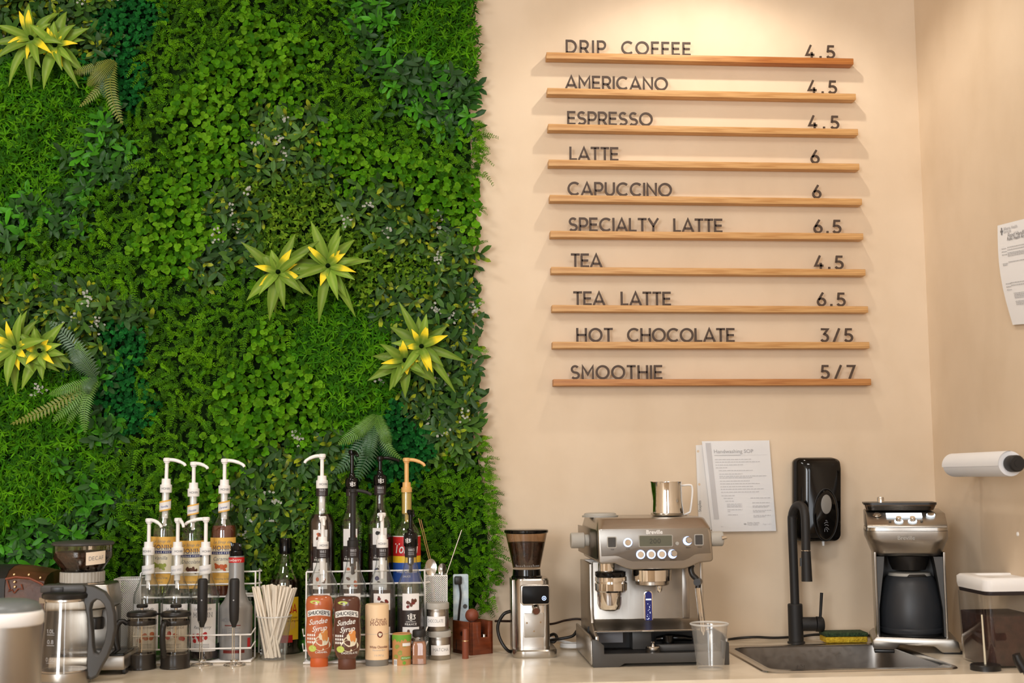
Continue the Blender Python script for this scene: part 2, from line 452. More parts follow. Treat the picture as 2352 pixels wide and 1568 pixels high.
# strokes are centre lines in a cap height of 1 (stroke width about 0.14)
GLYPH = {
 'A': (0.86, [[(0.04, 0), (0.43, 0.95), (0.82, 0)], [(0.19, 0.27), (0.67, 0.27)]]),
 'C': (0.88, [arc(0.50, 0.5, 0.43, 0.435, 48, 312, 22)]),
 'D': (0.80, [[(0.07, 0.065), (0.07, 0.935), (0.34, 0.935)] + arc(0.34, 0.5, 0.40, 0.435, 85, -85, 16) + [(0.34, 0.065), (0.05, 0.065)]]),
 'E': (0.62, [[(0.60, 0.935), (0.07, 0.935), (0.07, 0.065), (0.60, 0.065)], [(0.07, 0.5), (0.55, 0.5)]]),
 'F': (0.58, [[(0.58, 0.935), (0.07, 0.935), (0.07, 0)], [(0.07, 0.47), (0.53, 0.47)]]),
 'H': (0.76, [[(0.07, 0), (0.07, 1)], [(0.69, 0), (0.69, 1)], [(0.07, 0.5), (0.69, 0.5)]]),
 'I': (0.14, [[(0.07, 0), (0.07, 1)]]),
 'K': (0.70, [[(0.07, 0), (0.07, 1)], [(0.64, 1), (0.10, 0.42)], [(0.28, 0.58), (0.68, 0)]]),
 'L': (0.56, [[(0.07, 1), (0.07, 0.065), (0.55, 0.065)]]),
 'M': (0.88, [[(0.07, 0), (0.07, 0.94), (0.44, 0.34), (0.81, 0.94), (0.81, 0)]]),
 'N': (0.76, [[(0.07, 0), (0.07, 0.92), (0.69, 0.08), (0.69, 1)]]),
 'O': (0.98, [arc(0.49, 0.5, 0.43, 0.435, 0, 360, 30)]),
 'P': (0.66, [[(0.07, 0), (0.07, 0.935), (0.36, 0.935)] + arc(0.36, 0.655, 0.24, 0.28, 85, -85, 12) + [(0.36, 0.375), (0.07, 0.375)]]),
 'R': (0.68, [[(0.07, 0), (0.07, 0.935), (0.36, 0.935)] + arc(0.36, 0.665, 0.24, 0.27, 85, -85, 12) + [(0.36, 0.395), (0.07, 0.395)], [(0.38, 0.38), (0.62, 0)]]),
 'S': (0.66, [arc(0.33, 0.71, 0.235, 0.225, 35, 270, 14) [:-1] + arc(0.33, 0.275, 0.26, 0.21, 90, -145, 14)]),
 'T': (0.64, [[(0.0, 0.935), (0.64, 0.935)], [(0.32, 0.935), (0.32, 0)]]),
 'U': (0.74, [[(0.07, 1), (0.07, 0.36)] + arc(0.37, 0.36, 0.30, 0.295, 180, 360, 14) + [(0.67, 0.36), (0.67, 1)]]),
 'V': (0.80, [[(0.04, 1), (0.40, 0.05), (0.76, 1)]]),
 'Y': (0.78, [[(0.04, 1), (0.39, 0.45), (0.74, 1)], [(0.39, 0.46), (0.39, 0)]]),
 'Q': (0.98, [arc(0.49, 0.5, 0.43, 0.435, 0, 360, 30), [(0.55, 0.25), (0.85, 0)]]),
 'B': (0.68, [[(0.07, 0.065), (0.07, 0.935), (0.36, 0.935)] + arc(0.36, 0.72, 0.20, 0.215, 85, -85, 10) + [(0.36, 0.51)] + arc(0.38, 0.285, 0.23, 0.22, 85, -85, 10) + [(0.07, 0.065)], [(0.07, 0.51), (0.36, 0.51)]]),
 'G': (0.90, [arc(0.49, 0.5, 0.42, 0.435, 48, 340, 22) + [(0.88, 0.45), (0.52, 0.45)]]),
 '1': (0.36, [[(0.02, 0.80), (0.24, 0.93), (0.24, 0)]]),
 '3': (0.64, [[(0.06, 0.935), (0.56, 0.935), (0.29, 0.58)] + arc(0.30, 0.315, 0.26, 0.25, 88, -150, 16)]),
 '4': (0.68, [[(0.42, 1.0), (0.07, 0.26), (0.66, 0.26)], [(0.47, 0.46), (0.47, 0)]]),
 '5': (0.66, [[(0.58, 0.935), (0.16, 0.935), (0.11, 0.55)] + arc(0.30, 0.32, 0.28, 0.255, 122, -150, 18)]),
 '6': (0.66, [[(0.46, 1.0), (0.12, 0.46)] + arc(0.34, 0.315, 0.265, 0.25, 145, 505, 26)]),
 '7': (0.64, [[(0.02, 0.935), (0.58, 0.935), (0.20, 0)]]),
 '8': (0.64, [arc(0.32, 0.73, 0.21, 0.205, -90, 270, 20), arc(0.32, 0.29, 0.26, 0.225, 90, 450, 20)]),
 '0': (0.70, [arc(0.35, 0.5, 0.28, 0.435, 0, 360, 26)]),
 '2': (0.62, [arc(0.30, 0.69, 0.23, 0.245, 165, -35, 12) + [(0.08, 0.065), (0.58, 0.065)]]),
 '.': (0.20, [[(0.10, 0.0), (0.10, 0.17)]]),
 '/': (0.56, [[(0.06, 0), (0.50, 1.0)]]),
 "'": (0.16, [[(0.08, 1.0), (0.08, 0.75)]]),
 '-': (0.40, [[(0.04, 0.45), (0.36, 0.45)]]),
}
def stroke_polys(pts, w):
    """one stroke as a list of quads, mitred"""
    P = [Vector((p[0], p[1])) for p in pts]
    Q = [P[0]]
    for p in P[1:]:
        if (p - Q[-1]).length > 1e-4:
            Q.append(p)
    P = Q
    closed = (P[0] - P[-1]).length < 1e-3 and len(P) > 3
    if closed:
        P = P[:-1]
    k = len(P); L, Rr = [], []
    for i in range(k):
        d0 = (P[i] - P[i - 1]) if (i > 0 or closed) else None
        d1 = (P[(i + 1) % k] - P[i]) if (i < k - 1 or closed) else None
        d0 = d0.normalized() if d0 is not None else d1.normalized()
        d1 = d1.normalized() if d1 is not None else d0
        n0, n1 = Vector((-d0.y, d0.x)), Vector((-d1.y, d1.x))
        mvec = (n0 + n1)
        mvec = mvec.normalized() if mvec.length > 1e-6 else n0
        s = min(1.0 / max(mvec.dot(n0), 0.35), 1.9)
        L.append(P[i] + mvec * s * w / 2); Rr.append(P[i] - mvec * s * w / 2)
    return L, Rr, closed
def text_shapes(s, w=0.14, gap=0.14, space=0.45):
    """[(L, R, closed)], total width, in units of the cap height"""
    x, out = 0.0, []
    for ch in s:
        if ch == ' ':
            x += space; continue
        g = GLYPH.get(ch.upper())
        if not g:
            x += 0.3; continue
        for st in g[1]:
            out.append(stroke_polys([(p[0] + x, p[1]) for p in st], w))
        x += g[0] + gap
    return out, max(x - gap, 0.01)
def add_text(mb, s, size, fn, mi=0, w=0.14, gap=0.14, align=0.5, maxw=None, depth=0.0, fn_back=None, squash=1.0):
    """flat (or, with fn_back, thick) lettering; fn maps (x, y) in metres to a 3D point"""
    shapes, tw = text_shapes(s, w, gap)
    sx = size * squash
    if maxw and tw * sx > maxw:
        sx = maxw / tw
    off = -align * tw * sx
    for (L, Q, closed) in shapes:
        k = len(L)
        vs = [fn(p.x * sx + off, p.y * size) for p in L] + [fn(p.x * sx + off, p.y * size) for p in Q]
        rng_ = range(k if closed else k - 1)
        fs = [(i, (i + 1) % k, k + (i + 1) % k, k + i) for i in rng_]
        if fn_back:
            vs += [fn_back(p.x * sx + off, p.y * size) for p in L] + [fn_back(p.x * sx + off, p.y * size) for p in Q]
            fs += [(2 * k + i, 3 * k + i, 3 * k + (i + 1) % k, 2 * k + (i + 1) % k) for i in rng_]
            fs += [(i, 2 * k + i, 2 * k + (i + 1) % k, (i + 1) % k) for i in rng_]
            fs += [(k + i, k + (i + 1) % k, 3 * k + (i + 1) % k, 3 * k + i) for i in rng_]
            if not closed:
                fs += [(0, k, 3 * k, 2 * k), (k - 1, 3 * k - 1, 4 * k - 1, 2 * k - 1)]
        mb.add(vs, fs, mi)
    return tw * sx
FONT_CACHE = {}
def add_font(mb, s, size, fn, mi=0, align=0.5, shear=0.0, maxw=None, bold=0.0):
    """lower-case print with Blender's own built-in typeface"""
    key = (s, shear, bold)
    if key not in FONT_CACHE:
        cu = bpy.data.curves.new('lettering', 'FONT')
        cu.body = s; cu.size = 1.0; cu.shear = shear; cu.offset = bold; cu.resolution_u = 3
        ob = bpy.data.objects.new('lettering', cu)
        COL.objects.link(ob)
        dg = bpy.context.evaluated_depsgraph_get()
        me = ob.evaluated_get(dg).to_mesh()
        vs = [(v.co.x, v.co.y) for v in me.vertices]
        fs = [tuple(p.vertices) for p in me.polygons]
        ob.evaluated_get(dg).to_mesh_clear()
        bpy.data.objects.remove(ob); bpy.data.curves.remove(cu)
        FONT_CACHE[key] = (vs, fs)
    vs, fs = FONT_CACHE[key]
    if not vs:
        return
    x0 = min(v[0] for v in vs); x1 = max(v[0] for v in vs)
    sx = size
    if maxw and (x1 - x0) * sx > maxw:
        sx = maxw / (x1 - x0)
    off = -align * (x1 - x0) * sx
    mb.add([fn((v[0] - x0) * sx + off, v[1] * size) for v in vs], fs, mi)
def cyl_map(r, zc, ang0=-math.pi / 2, c=(0, 0)):
    """print wrapped on an upright cylinder that faces -Y"""
    return lambda x, y: (c[0] + r * math.cos(ang0 + x / r), c[1] + r * math.sin(ang0 + x / r), zc + y)
def flat_map(cx, cz, y):
    return lambda x, z: (cx + x, y, cz + z)
def wrap_patch(mb, r, x0, x1, z0, z1, mi=0, n=14, ang0=-math.pi / 2, shear=0.0):
    """paper wrapped round an upright cylinder, from arc position x0 to x1"""
    vs, fs = [], []
    for i in range(n + 1):
        t = x0 + (x1 - x0) * i / n; a = ang0 + t / r
        for z in (z0, z1):
            vs.append((r * math.cos(a), r * math.sin(a), z + shear * (t - (x0 + x1) / 2)))
    for i in range(n):
        fs.append((2 * i, 2 * i + 2, 2 * i + 3, 2 * i + 1))
    mb.add(vs, fs, mi)
def wrap_poly(mb, r, pts, mi=0, ang0=-math.pi / 2):
    """small printed blot on a cylinder"""
    mb.add([(r * math.cos(ang0 + p[0] / r), r * math.sin(ang0 + p[0] / r), p[1]) for p in pts], [tuple(range(len(pts)))], mi)
def blob(cx, cy, rx, ry, n=10, jag=0.15, seed=0, rot=0.0):
    rr = random.Random(seed)
    out = []
    for i in range(n):
        a = 2 * math.pi * i / n; k = 1 + rr.uniform(-jag, jag)
        x, y = rx * k * math.cos(a), ry * k * math.sin(a)
        out.append((cx + x * math.cos(rot) - y * math.sin(rot), cy + x * math.sin(rot) + y * math.cos(rot)))
    return out

# ------------------------------------------------------------------ the room
XR = at(2112, 300, 0.0).x         # right wall
XL, YR, ZC = -3.3, -6.9, 3.3
def struct(name, mb, mats, smooth=0):
    return tag(mb.build(name, mats, None, smooth), kind='structure')
struct('wall_back', MB().box(XL - 0.1, XR + 0.1, 0.0, 0.1, 0, ZC), 'wall_paint')
struct('wall_right', MB().box(XR, XR + 0.1, YR, 0.0, 0, ZC), 'wall_paint')
struct('wall_left', MB().box(XL - 0.1, XL, YR, 0.0, 0, ZC), 'wall_paint')
struct('floor', MB().box(XL - 0.1, XR + 0.1, YR - 0.1, 0.1, -0.1, 0), 'floor_tile')
struct('ceiling', MB().box(XL - 0.1, XR + 0.1, YR - 0.1, 0.1, ZC, ZC + 0.1), 'ceiling_paint')
WINS = [(-3.2, -1.5, 1.0, 2.9), (-0.35, 0.85, 1.0, 2.9)]
wr = MB()
xs = [XL - 0.1, WINS[0][0], WINS[0][1], WINS[1][0], WINS[1][1], XR + 0.1]
wr.box(xs[0], xs[5], YR - 0.1, YR, 0, 1.0); wr.box(xs[0], xs[5], YR - 0.1, YR, 2.9, ZC)
for a, b in ((0, 1), (2, 3), (4, 5)):
    wr.box(xs[a], xs[b], YR - 0.1, YR, 1.0, 2.9)
struct('wall_rear', wr, 'wall_paint')
for k, (a, b, c, d) in enumerate(WINS):
    wf = MB()
    for x in (a, (a + b) / 2 - 0.025, b - 0.05):
        wf.box(x, x + 0.05, YR - 0.02, YR + 0.04, c, d)
    for z in (c, 2.25, d - 0.05):
        wf.box(a, b, YR - 0.02, YR + 0.04, z, z + 0.05)
    struct('window_%d' % (k + 1), wf, 'dark_grey')
# ------------------------------------------------------------------ counter with the sink cut-out
YF = on(1560, 1562, CT).y         # front edge
SK = dict(l=on(1673, 1500, CT), fl=on(1748, 1540, CT))
sx0 = on(1690, 1500, CT).x; sx1 = on(2150, 1520, CT).x
sy1 = on(1800, 1484, CT).y; sy0 = on(1800, 1543, CT).y
cnt = MB()
# slab with a rectangular hole for the basin, built from four strips so that the hole is real
cnt.box(XL, sx0, YF, 0, CT - 0.04, CT)
cnt.box(sx1, XR, YF, 0, CT - 0.04, CT)
cnt.box(sx0, sx1, YF, sy0, CT - 0.04, CT)
cnt.box(sx0, sx1, sy1, 0, CT - 0.04, CT)
cnt.box(XL, -0.82, -1.75, YF, CT - 0.04, CT)       # the return towards the guests, left
worktop = thing('countertop', 'long pale beige stone countertop running along the back wall', 'countertop', (0, 0, 0))
cnt.build('slab', 'counter_stone', worktop, 0)
fr = MB()
fr.box(XL + 0.004, sx0 - 0.03, YF + 0.03, -0.004, 0.10, CT - 0.041)
fr.box(sx1 + 0.03, XR - 0.004, YF + 0.03, -0.004, 0.10, CT - 0.041)
fr.box(sx0 - 0.03, sx1 + 0.03, YF + 0.03, YF + 0.05, 0.10, CT - 0.041)
fr.box(XL + 0.004, XR - 0.004, YF + 0.08, -0.004, 0.0, 0.10)
tag(fr.build('base_cabinet', 'cabinet_paint', None, 0), 'plain beige base cabinets carrying the long stone countertop', 'cabinet')
tag(MB().box(XL + 0.004, -0.86, -1.71, YF + 0.02, 0.0, CT - 0.041).build('base_cabinet', 'cabinet_paint', None, 0), 'plain beige cabinet under the counter return where the steel canister stands', 'cabinet')

# ------------------------------------------------------------------ plant wall
def P2(px, py):
    p = at(px, py, 0.0)
    return p.x, p.z
EDGE = [(-40, 1096), (0, 1093), (110, 1102), (220, 1102), (290, 1103), (360, 1108), (450, 1106), (560, 1104), (700, 1102), (900, 1108), (1000, 1112),
        (1080, 1128), (1160, 1140), (1240, 1146), (1330, 1146), (1390, 1120), (1440, 1090), (1500, 1080)]
def edge_x(py):
    return np.interp(py, [e[0] for e in EDGE], [e[1] for e in EDGE])
# where each kind of greenery grows: (x, y, radius weight) in the photograph, turned into wall positions below
SEEDS = {
 'needle': [(90, 260), (60, 360), (170, 320), (120, 430), (30, 450), (210, 250), (980, 60), (1050, 130), (920, 90), (1060, 30), (790, 740), (760, 850), (800, 930), (730, 780), (840, 870),
            (60, 1060), (150, 1020), (40, 1160), (160, 1130), (220, 1060), (30, 950), (130, 940)],
 'lace': [(400, 40), (500, 60), (620, 30), (740, 60), (380, 150), (350, 250), (300, 340), (380, 400), (260, 470), (800, 170), (760, 240), (850, 270), (900, 330), (780, 130), (1000, 340), (1070, 360),
          (200, 560), (100, 580), (260, 600), (300, 640), (200, 660), (60, 640), (420, 700), (520, 700), (600, 720), (380, 790), (460, 830), (380, 900), (440, 960), (520, 780), (560, 690), (660, 690), (340, 1020), (300, 1100), (330, 1200), (280, 1250), (380, 1090), (430, 1180),
          (1050, 1100), (1090, 1180), (1050, 1230), (1100, 1300), (1010, 1170), (1080, 1380), (950, 1130), (880, 1200), (800, 1200), (720, 1150), (960, 1250), (1120, 1240)],
 'clover': [(590, 90), (640, 140), (560, 170), (690, 190), (620, 240), (520, 250), (470, 300), (560, 310), (430, 370), (500, 400), (400, 450), (460, 500), (380, 560), (350, 620), (440, 570), (700, 120),
            (760, 370), (830, 400), (900, 420), (970, 450), (860, 360), (1040, 470), (1080, 520), (1080, 440), (940, 390), (600, 830), (640, 900), (580, 940), (680, 960), (720, 900), (560, 1010), (640, 1020), (500, 1010), (480, 1070)],
 'laurel': [(620, 300), (680, 340), (720, 400), (640, 390), (590, 380), (520, 500), (540, 560), (510, 620), (900, 560), (980, 560), (1050, 600), (1080, 680), (1020, 700), (930, 690), (1050, 780), (1090, 850),
            (1000, 880), (1060, 940), (1090, 980), (980, 950), (850, 500), (920, 480), (190, 700), (130, 700), (230, 760), (270, 720), (170, 780), (620, 1080), (660, 1160), (570, 1120), (600, 1220), (690, 1060), (560, 1280), (200, 30), (260, 20), (190, 80), (20, 30), (1000, 1010), (40, 690)],
 'leaf': [(250, 310), (270, 370), (240, 400), (150, 470), (60, 510), (20, 540), (180, 500), (180, 1090), (230, 1140), (190, 1200), (140, 1230), (250, 1000), (830, 20), (850, 110), (890, 170), (940, 220), (1040, 230), (1080, 280), (1010, 260), (880, 20), (240, 850), (60, 1250), (110, 1280), (560, 1360), (580, 1440)],
 'box': [(620, 450), (680, 480), (720, 540), (650, 540), (740, 470), (860, 570), (900, 620), (830, 640), (960, 640), (660, 1250), (680, 1320), (620, 1330), (700, 1210), (590, 1320)],
 'micro': [(270, 70), (290, 130), (260, 190), (290, 230), (280, 810), (290, 880), (270, 940), (300, 970), (940, 1000), (970, 1040), (920, 1060), (310, 30)],
}
sx_, sn_ = [], []
KINDS_ = list(SEEDS)
for ki, k in enumerate(KINDS_):
    for s in SEEDS[k]:
        sx_.append(s); sn_.append(ki)
sx_ = np.array(sx_, float); sn_ = np.array(sn_)
def kind_at(px, py):
    q = np.stack([px, py], 1)
    q = q + np.stack([18 * np.sin(q[:, 1] / 23.0 + q[:, 0] / 41.0), 18 * np.sin(q[:, 0] / 27.0 - q[:, 1] / 37.0)], 1) + rng.normal(0, 9, q.shape)
    d = ((q[:, None, :] - sx_[None]) ** 2).sum(2)
    return sn_[d.argmin(1)]
class Leaves:
    def __init__(self):
        self.V, self.F, self.C, self.n = [], [], [], 0
    def add(self, tmpl_v, tmpl_f, tmpl_c, pos, rot, scale, tint):
        """N copies of a template: rot (N,3,3), pos (N,3), scale (N,), tint (N,3); tmpl_c (k,3) multiplies"""
        N = len(pos); k = len(tmpl_v)
        v = np.einsum('nij,kj->nki', rot, tmpl_v) * scale[:, None, None] + pos[:, None, :]
        self.V.append(v.reshape(-1, 3))
        f = tmpl_f[None] + (np.arange(N) * k)[:, None, None] + self.n
        self.F.append(f.reshape(-1, tmpl_f.shape[1]))
        self.C.append((tint[:, None, :] * tmpl_c[None]).reshape(-1, 3))
        self.n += N * k
    def build(self, name, m, parent=None):
        V = np.concatenate(self.V).astype(np.float32); F = np.concatenate(self.F).astype(np.int32); C = np.clip(np.concatenate(self.C), 0, 1)
        me = bpy.data.meshes.new(name)
        me.vertices.add(len(V)); me.vertices.foreach_set('co', V.ravel())
        me.loops.add(F.size); me.loops.foreach_set('vertex_index', F.ravel())
        me.polygons.add(len(F)); me.polygons.foreach_set('loop_start', np.arange(len(F), dtype=np.int32) * 4)
        me.update(calc_edges=True); me.validate()
        ca = me.color_attributes.new('tint', 'FLOAT_COLOR', 'POINT')
        ca.data.foreach_set('color', np.concatenate([C, np.ones((len(C), 1))], 1).astype(np.float32).ravel())
        me.materials.append(m)
        me.shade_smooth()
        o = bpy.data.objects.new(name, me); COL.objects.link(o)
        if parent is not None: o.parent = parent
        return o
def rot_from(direction, roll):
    """frame with local x along direction, local z the leaf's upper face, rolled"""
    x = direction / np.linalg.norm(direction, axis=1, keepdims=True)
    ref = np.tile(np.array([[0.0, -1.0, 0.15]]), (len(x), 1))
    z = ref - x * (ref * x).sum(1, keepdims=True)
    z /= np.linalg.norm(z, axis=1, keepdims=True) + 1e-9
    y = np.cross(z, x)
    c, s = np.cos(roll)[:, None], np.sin(roll)[:, None]
    y2 = y * c + z * s; z2 = z * c - y * s
    return np.stack([x, y2, z2], 2)
def blade(L, Wd, seg=3, bend=0.25, fold=0.15, tip=None, base=0.25, peak=0.45):
    """lanceolate leaf along x, two quads across"""
    vs, cs = [], []
    for i in range(seg + 1):
        t = i / seg
        w = Wd / 2 * (math.sin(math.pi * min(1, (t * (1 - 0.06) + 0.06)) ** (0.75 if peak < .5 else 1.1))) * (1 if t < 1 else 0.05)
        w = max(w, Wd * 0.04)
        z = -bend * L * t * t
        for s in (-1, 0, 1):
            vs.append((L * t, s * w, z + abs(s) * fold * w))
            c = np.array([1.0, 1.0, 1.0]) * (0.92 if s == 0 else 1.0)
            if tip is not None and t > 0.45:
                c = c * (np.array(tip) * min(1, (t - 0.35) / 0.3) + (1 - min(1, (t - 0.35) / 0.3)))
            cs.append(c)
    fs = []
    for i in range(seg):
        for s in (0, 1):
            a = i * 3 + s
            fs.append((a, a + 3, a + 4, a + 1))
    return np.array(vs), np.array(fs), np.array(cs)
def disc(r, cup=0.25):
    """roundish cupped leaf of 6 quads on a short stalk"""
    vs = [(0, 0, 0)]; n = 12
    for i in range(n):
        a = 2 * math.pi * i / n
        vs.append((r * (0.95 + math.cos(a)), r * math.sin(a) * 1.05, cup * r * (0.5 - 0.5 * math.cos(2 * a) + 0.2)))
    vs[0] = (r * 0.95, 0, -0.05 * r)
    fs = [(0, 1 + 2 * i, 1 + (2 * i + 1) % n, 1 + (2 * i + 2) % n) for i in range(n // 2)]
    return np.array(vs), np.array(fs), np.tile([[1.0, 1, 1]], (n + 1, 1)) * np.array([[0.82]] + [[1.0]] * n)
def obovate(L, Wd, seg=5, bend=0.2, fold=0.2, tip=None):
    vs, fs, cs = blade(L, Wd, seg, bend, fold, tip)
    k = 0
    for i in range(seg + 1):
        t = i / seg
        w = Wd / 2 * max(0.05, (t + .04) ** 0.75 * (1 - t) ** 0.40 * 1.62)
        for s in (-1, 0, 1):
            vs[k][1] = s * w; vs[k][2] = -bend * L * t * t + abs(s) * fold * w; k += 1
    return vs, fs, cs
U0 = mpp(0.0)
leafm = leaf_material('leaf_soft', 0.6, 0.12)
leafg = leaf_material('leaf_glossy', 0.38, 0.22)
def scatter(spacing, pad=0):
    """jittered positions over the wall in photo pixels"""
    xs_ = np.arange(-260, 1175, spacing); ys_ = np.arange(-300, 1474, spacing)
    gx, gy = np.meshgrid(xs_, ys_)
    gx = gx.ravel() + rng.uniform(-.7, .7, gx.size) * spacing; gy = gy.ravel() + rng.uniform(-.7, .7, gy.size) * spacing
    ok = gx < edge_x(gy) - pad - rng.uniform(0, 14, gx.size)
    ok &= gy < 1474
    ok &= ~((gy > 1395 + rng.uniform(-20, 20, gx.size)) & (gx > 1000))
    return gx[ok], gy[ok]
def to_wall(px, py, depth):
    a0 = np.array(at(0, 0, 0.0)); ax = np.array(at(1000, 0, 0.0)); az = np.array(at(0, 1000, 0.0)); axz = np.array(at(1000, 1000, 0.0))
    u = (px / 1000.0)[:, None]; v = (py / 1000.0)[:, None]
    p = a0 * (1 - u) * (1 - v) + ax * u * (1 - v) + az * (1 - u) * v + axz * u * v
    p[:, 1] = -depth
    return p
def relief(px, py):
    """how far the greenery stands off the wall"""
    return 0.047 + 0.013 * np.sin(px / 61.0 + 1.3) * np.cos(py / 47.0) + 0.010 * np.sin(px / 23.0 + py / 31.0)
def tints(n, pal, var=0.18):
    pal = np.array([lin(*p) for p in pal])
    t = pal[rng.integers(0, len(pal), n)] * 0.57
    return t * rng.uniform(1 - var, 1 + var, (n, 1))
green = thing('plant_wall', 'lush green plant wall of mixed artificial leaves covering the left of the wall', 'plant wall', (0, 0, 0))
bk = MB()
ys_ = [-310] + list(range(-250, 1400, 50)) + [1410]
outl = [P2(float(edge_x(y)) - 26, y) for y in ys_] + [P2(990, 1420), P2(985, 1475)] + [P2(-270, 1478), P2(-270, -310)]
bk.prism(outl, -0.016, -0.0005, 'y')
mat('panel_green', lin(16, 30, 10), 0.9, spec=0.05)
noise_color(MATS['panel_green'], lin(10, 20, 7), lin(24, 44, 14), (1, 1, 1), 40, 3)
bk.build('backing_panel', 'panel_green', green, 0)

def dirs(n, out=0.6, down=0.0, spread=1.0):
    a = rng.uniform(0, 2 * math.pi, n)
    d = np.stack([np.cos(a) * spread, -np.full(n, out) * rng.uniform(0.4, 1.5, n), np.sin(a) * spread - down], 1)
    return d
# fine needle sprigs
lv = Leaves()
tv, tf, tc_ = blade(15 * U0, 3.6 * U0, 2, 0.2, 0.1)
for layer, sp in ((0, 9.5), (1, 11), (2, 14)):
    px, py = scatter(sp)
    px2, py2 = px, py
    k = kind_at(px, py) == KINDS_.index('needle'); px, py = px[k], py[k]
    dep = relief(px, py) * (0.35 + 0.36 * layer) + rng.uniform(-.008, .008, len(px))
    base = to_wall(px, py, dep)
    tone = tints(len(px), [(92, 166, 10), (72, 148, 10), (108, 182, 16), (54, 116, 12)])
    for j in range(7):
        d = dirs(len(px), 0.55)
        lv.add(tv, tf, tc_, base, rot_from(d, rng.uniform(-.5, .5, len(px))), rng.uniform(.7, 1.25, len(px)), tone * rng.uniform(.75, 1.2, (len(px), 1)))
tag(lv.build('needle_foliage', leafm, green), 'fine needle-leaved greenery', kind='stuff')
# lacy fronds: a little stem with pairs of tiny leaflets
lv = Leaves()
tv, tf, tc_ = blade(7.5 * U0, 3.6 * U0, 2, 0.1, 0.1)
sv, sf, sc = blade(44 * U0, 1.0 * U0, 3, 0.30, 0.0)
def fronds(px, py, dep, lenpx, tone, down=0.25, npair=9, out=0.5, dvec=None):
    base = to_wall(px, py, dep)
    d = dirs(len(px), out, down) if dvec is None else dvec
    d = d / np.linalg.norm(d, axis=1, keepdims=True)
    side = np.cross(d, np.array([[0.0, -1.0, 0.0]])); side /= np.linalg.norm(side, axis=1, keepdims=True) + 1e-9
    side = side * np.cos(0.4) + np.cross(d, side) * rng.uniform(-.6, .6, (len(px), 1))
    lv.add(sv, sf, sc, base, rot_from(d, np.zeros(len(px))), lenpx / 44.0, tone * 0.6)
    for j in range(npair):
        t = (j + 1.2) / (npair + 1)
        L = (lenpx * U0 * t)[:, None]
        p = base + d * L + np.array([[0, 0, -1.0]]) * 0.30 * L * t * 0.8
        sc_ = (1.15 - 0.65 * t) * rng.uniform(.8, 1.2, len(px)) * np.clip(lenpx / 40.0, .7, 1.3)
        for s in (-1, 1):
            dd = d * 0.75 + side * s + rng.normal(0, .15, d.shape)
            lv.add(tv, tf, tc_, p, rot_from(dd, rng.uniform(-.4, .4, len(px))), sc_, tone * rng.uniform(.8, 1.2, (len(px), 1)))
for layer, sp in ((0, 15), (1, 17), (2, 22)):
    px, py = scatter(sp)
    k = kind_at(px, py) == KINDS_.index('lace'); px, py = px[k], py[k]
    dep = relief(px, py) * (0.28 + 0.38 * layer) + rng.uniform(-.008, .008, len(px))
    fronds(px, py, dep, rng.uniform(24, 46, len(px)), tints(len(px), [(104, 172, 8), (90, 158, 8), (120, 188, 14), (74, 134, 10), (64, 116, 14)]))
# looser sprigs that stick out over the right edge
n = 150
py = rng.choice(np.concatenate([rng.uniform(0, 1380, 60), rng.uniform(290, 430, 60), rng.uniform(1000, 1340, 90)]), n)
px = edge_x(py) - rng.uniform(4, 26, n)
dv = np.stack([rng.uniform(.5, 1, n), -rng.uniform(.05, .5, n), rng.uniform(-.7, .6, n)], 1)
fronds(px, py, rng.uniform(.02, .06, n), rng.uniform(16, 34, n), tints(n, [(120, 186, 20), (104, 166, 16), (96, 150, 24)]), dvec=dv)
for (x, y, dx, dz, L) in ((1104, 328, 1, .02, 44), (1100, 372, .9, -.5, 42), (1108, 410, .7, -.75, 40), (1130, 1238, 1, -.15, 40), (1140, 1275, .8, -.5, 34), (1132, 1180, 1, .1, 30), (1115, 1050, .9, .1, 34)):
    a1 = np.array([float(x)]); fronds(a1, np.array([float(y)]), np.array([.05]), np.array([float(L)]), tints(1, [(130, 170, 60)]), dvec=np.array([[dx, -.1, dz]]), npair=8)
tag(lv.build('lacy_foliage', leafm, green), 'lacy feathery greenery', kind='stuff')
# round clover leaves
lv = Leaves()
tv, tf, tc_ = disc(5.5 * U0, 0.55)
for layer, sp in ((0, 13), (1, 15), (2, 18)):
    px, py = scatter(sp)
    k = kind_at(px, py) == KINDS_.index('clover'); px, py = px[k], py[k]
    dep = relief(px, py) * (0.25 + 0.46 * layer) + rng.uniform(-.010, .010, len(px))
    base = to_wall(px, py, dep)
    tone = tints(len(px), [(112, 184, 22), (94, 166, 16), (130, 196, 34), (72, 140, 14)])
    a0 = rng.uniform(0, 6.28, len(px))
    for j in range(3):
        a = a0 + j * 2.094 + rng.normal(0, .15, len(px))
        d = np.stack([np.cos(a), -rng.uniform(.0, .7, len(px)), np.sin(a)], 1)
        lv.add(tv, tf, tc_, base, rot_from(d, rng.uniform(-.5, .5, len(px))), rng.uniform(.75, 1.2, len(px)), tone * rng.uniform(.85, 1.12, (len(px), 1)))
tag(lv.build('clover_foliage', leafm, green), 'round clover-like leaves', kind='stuff')
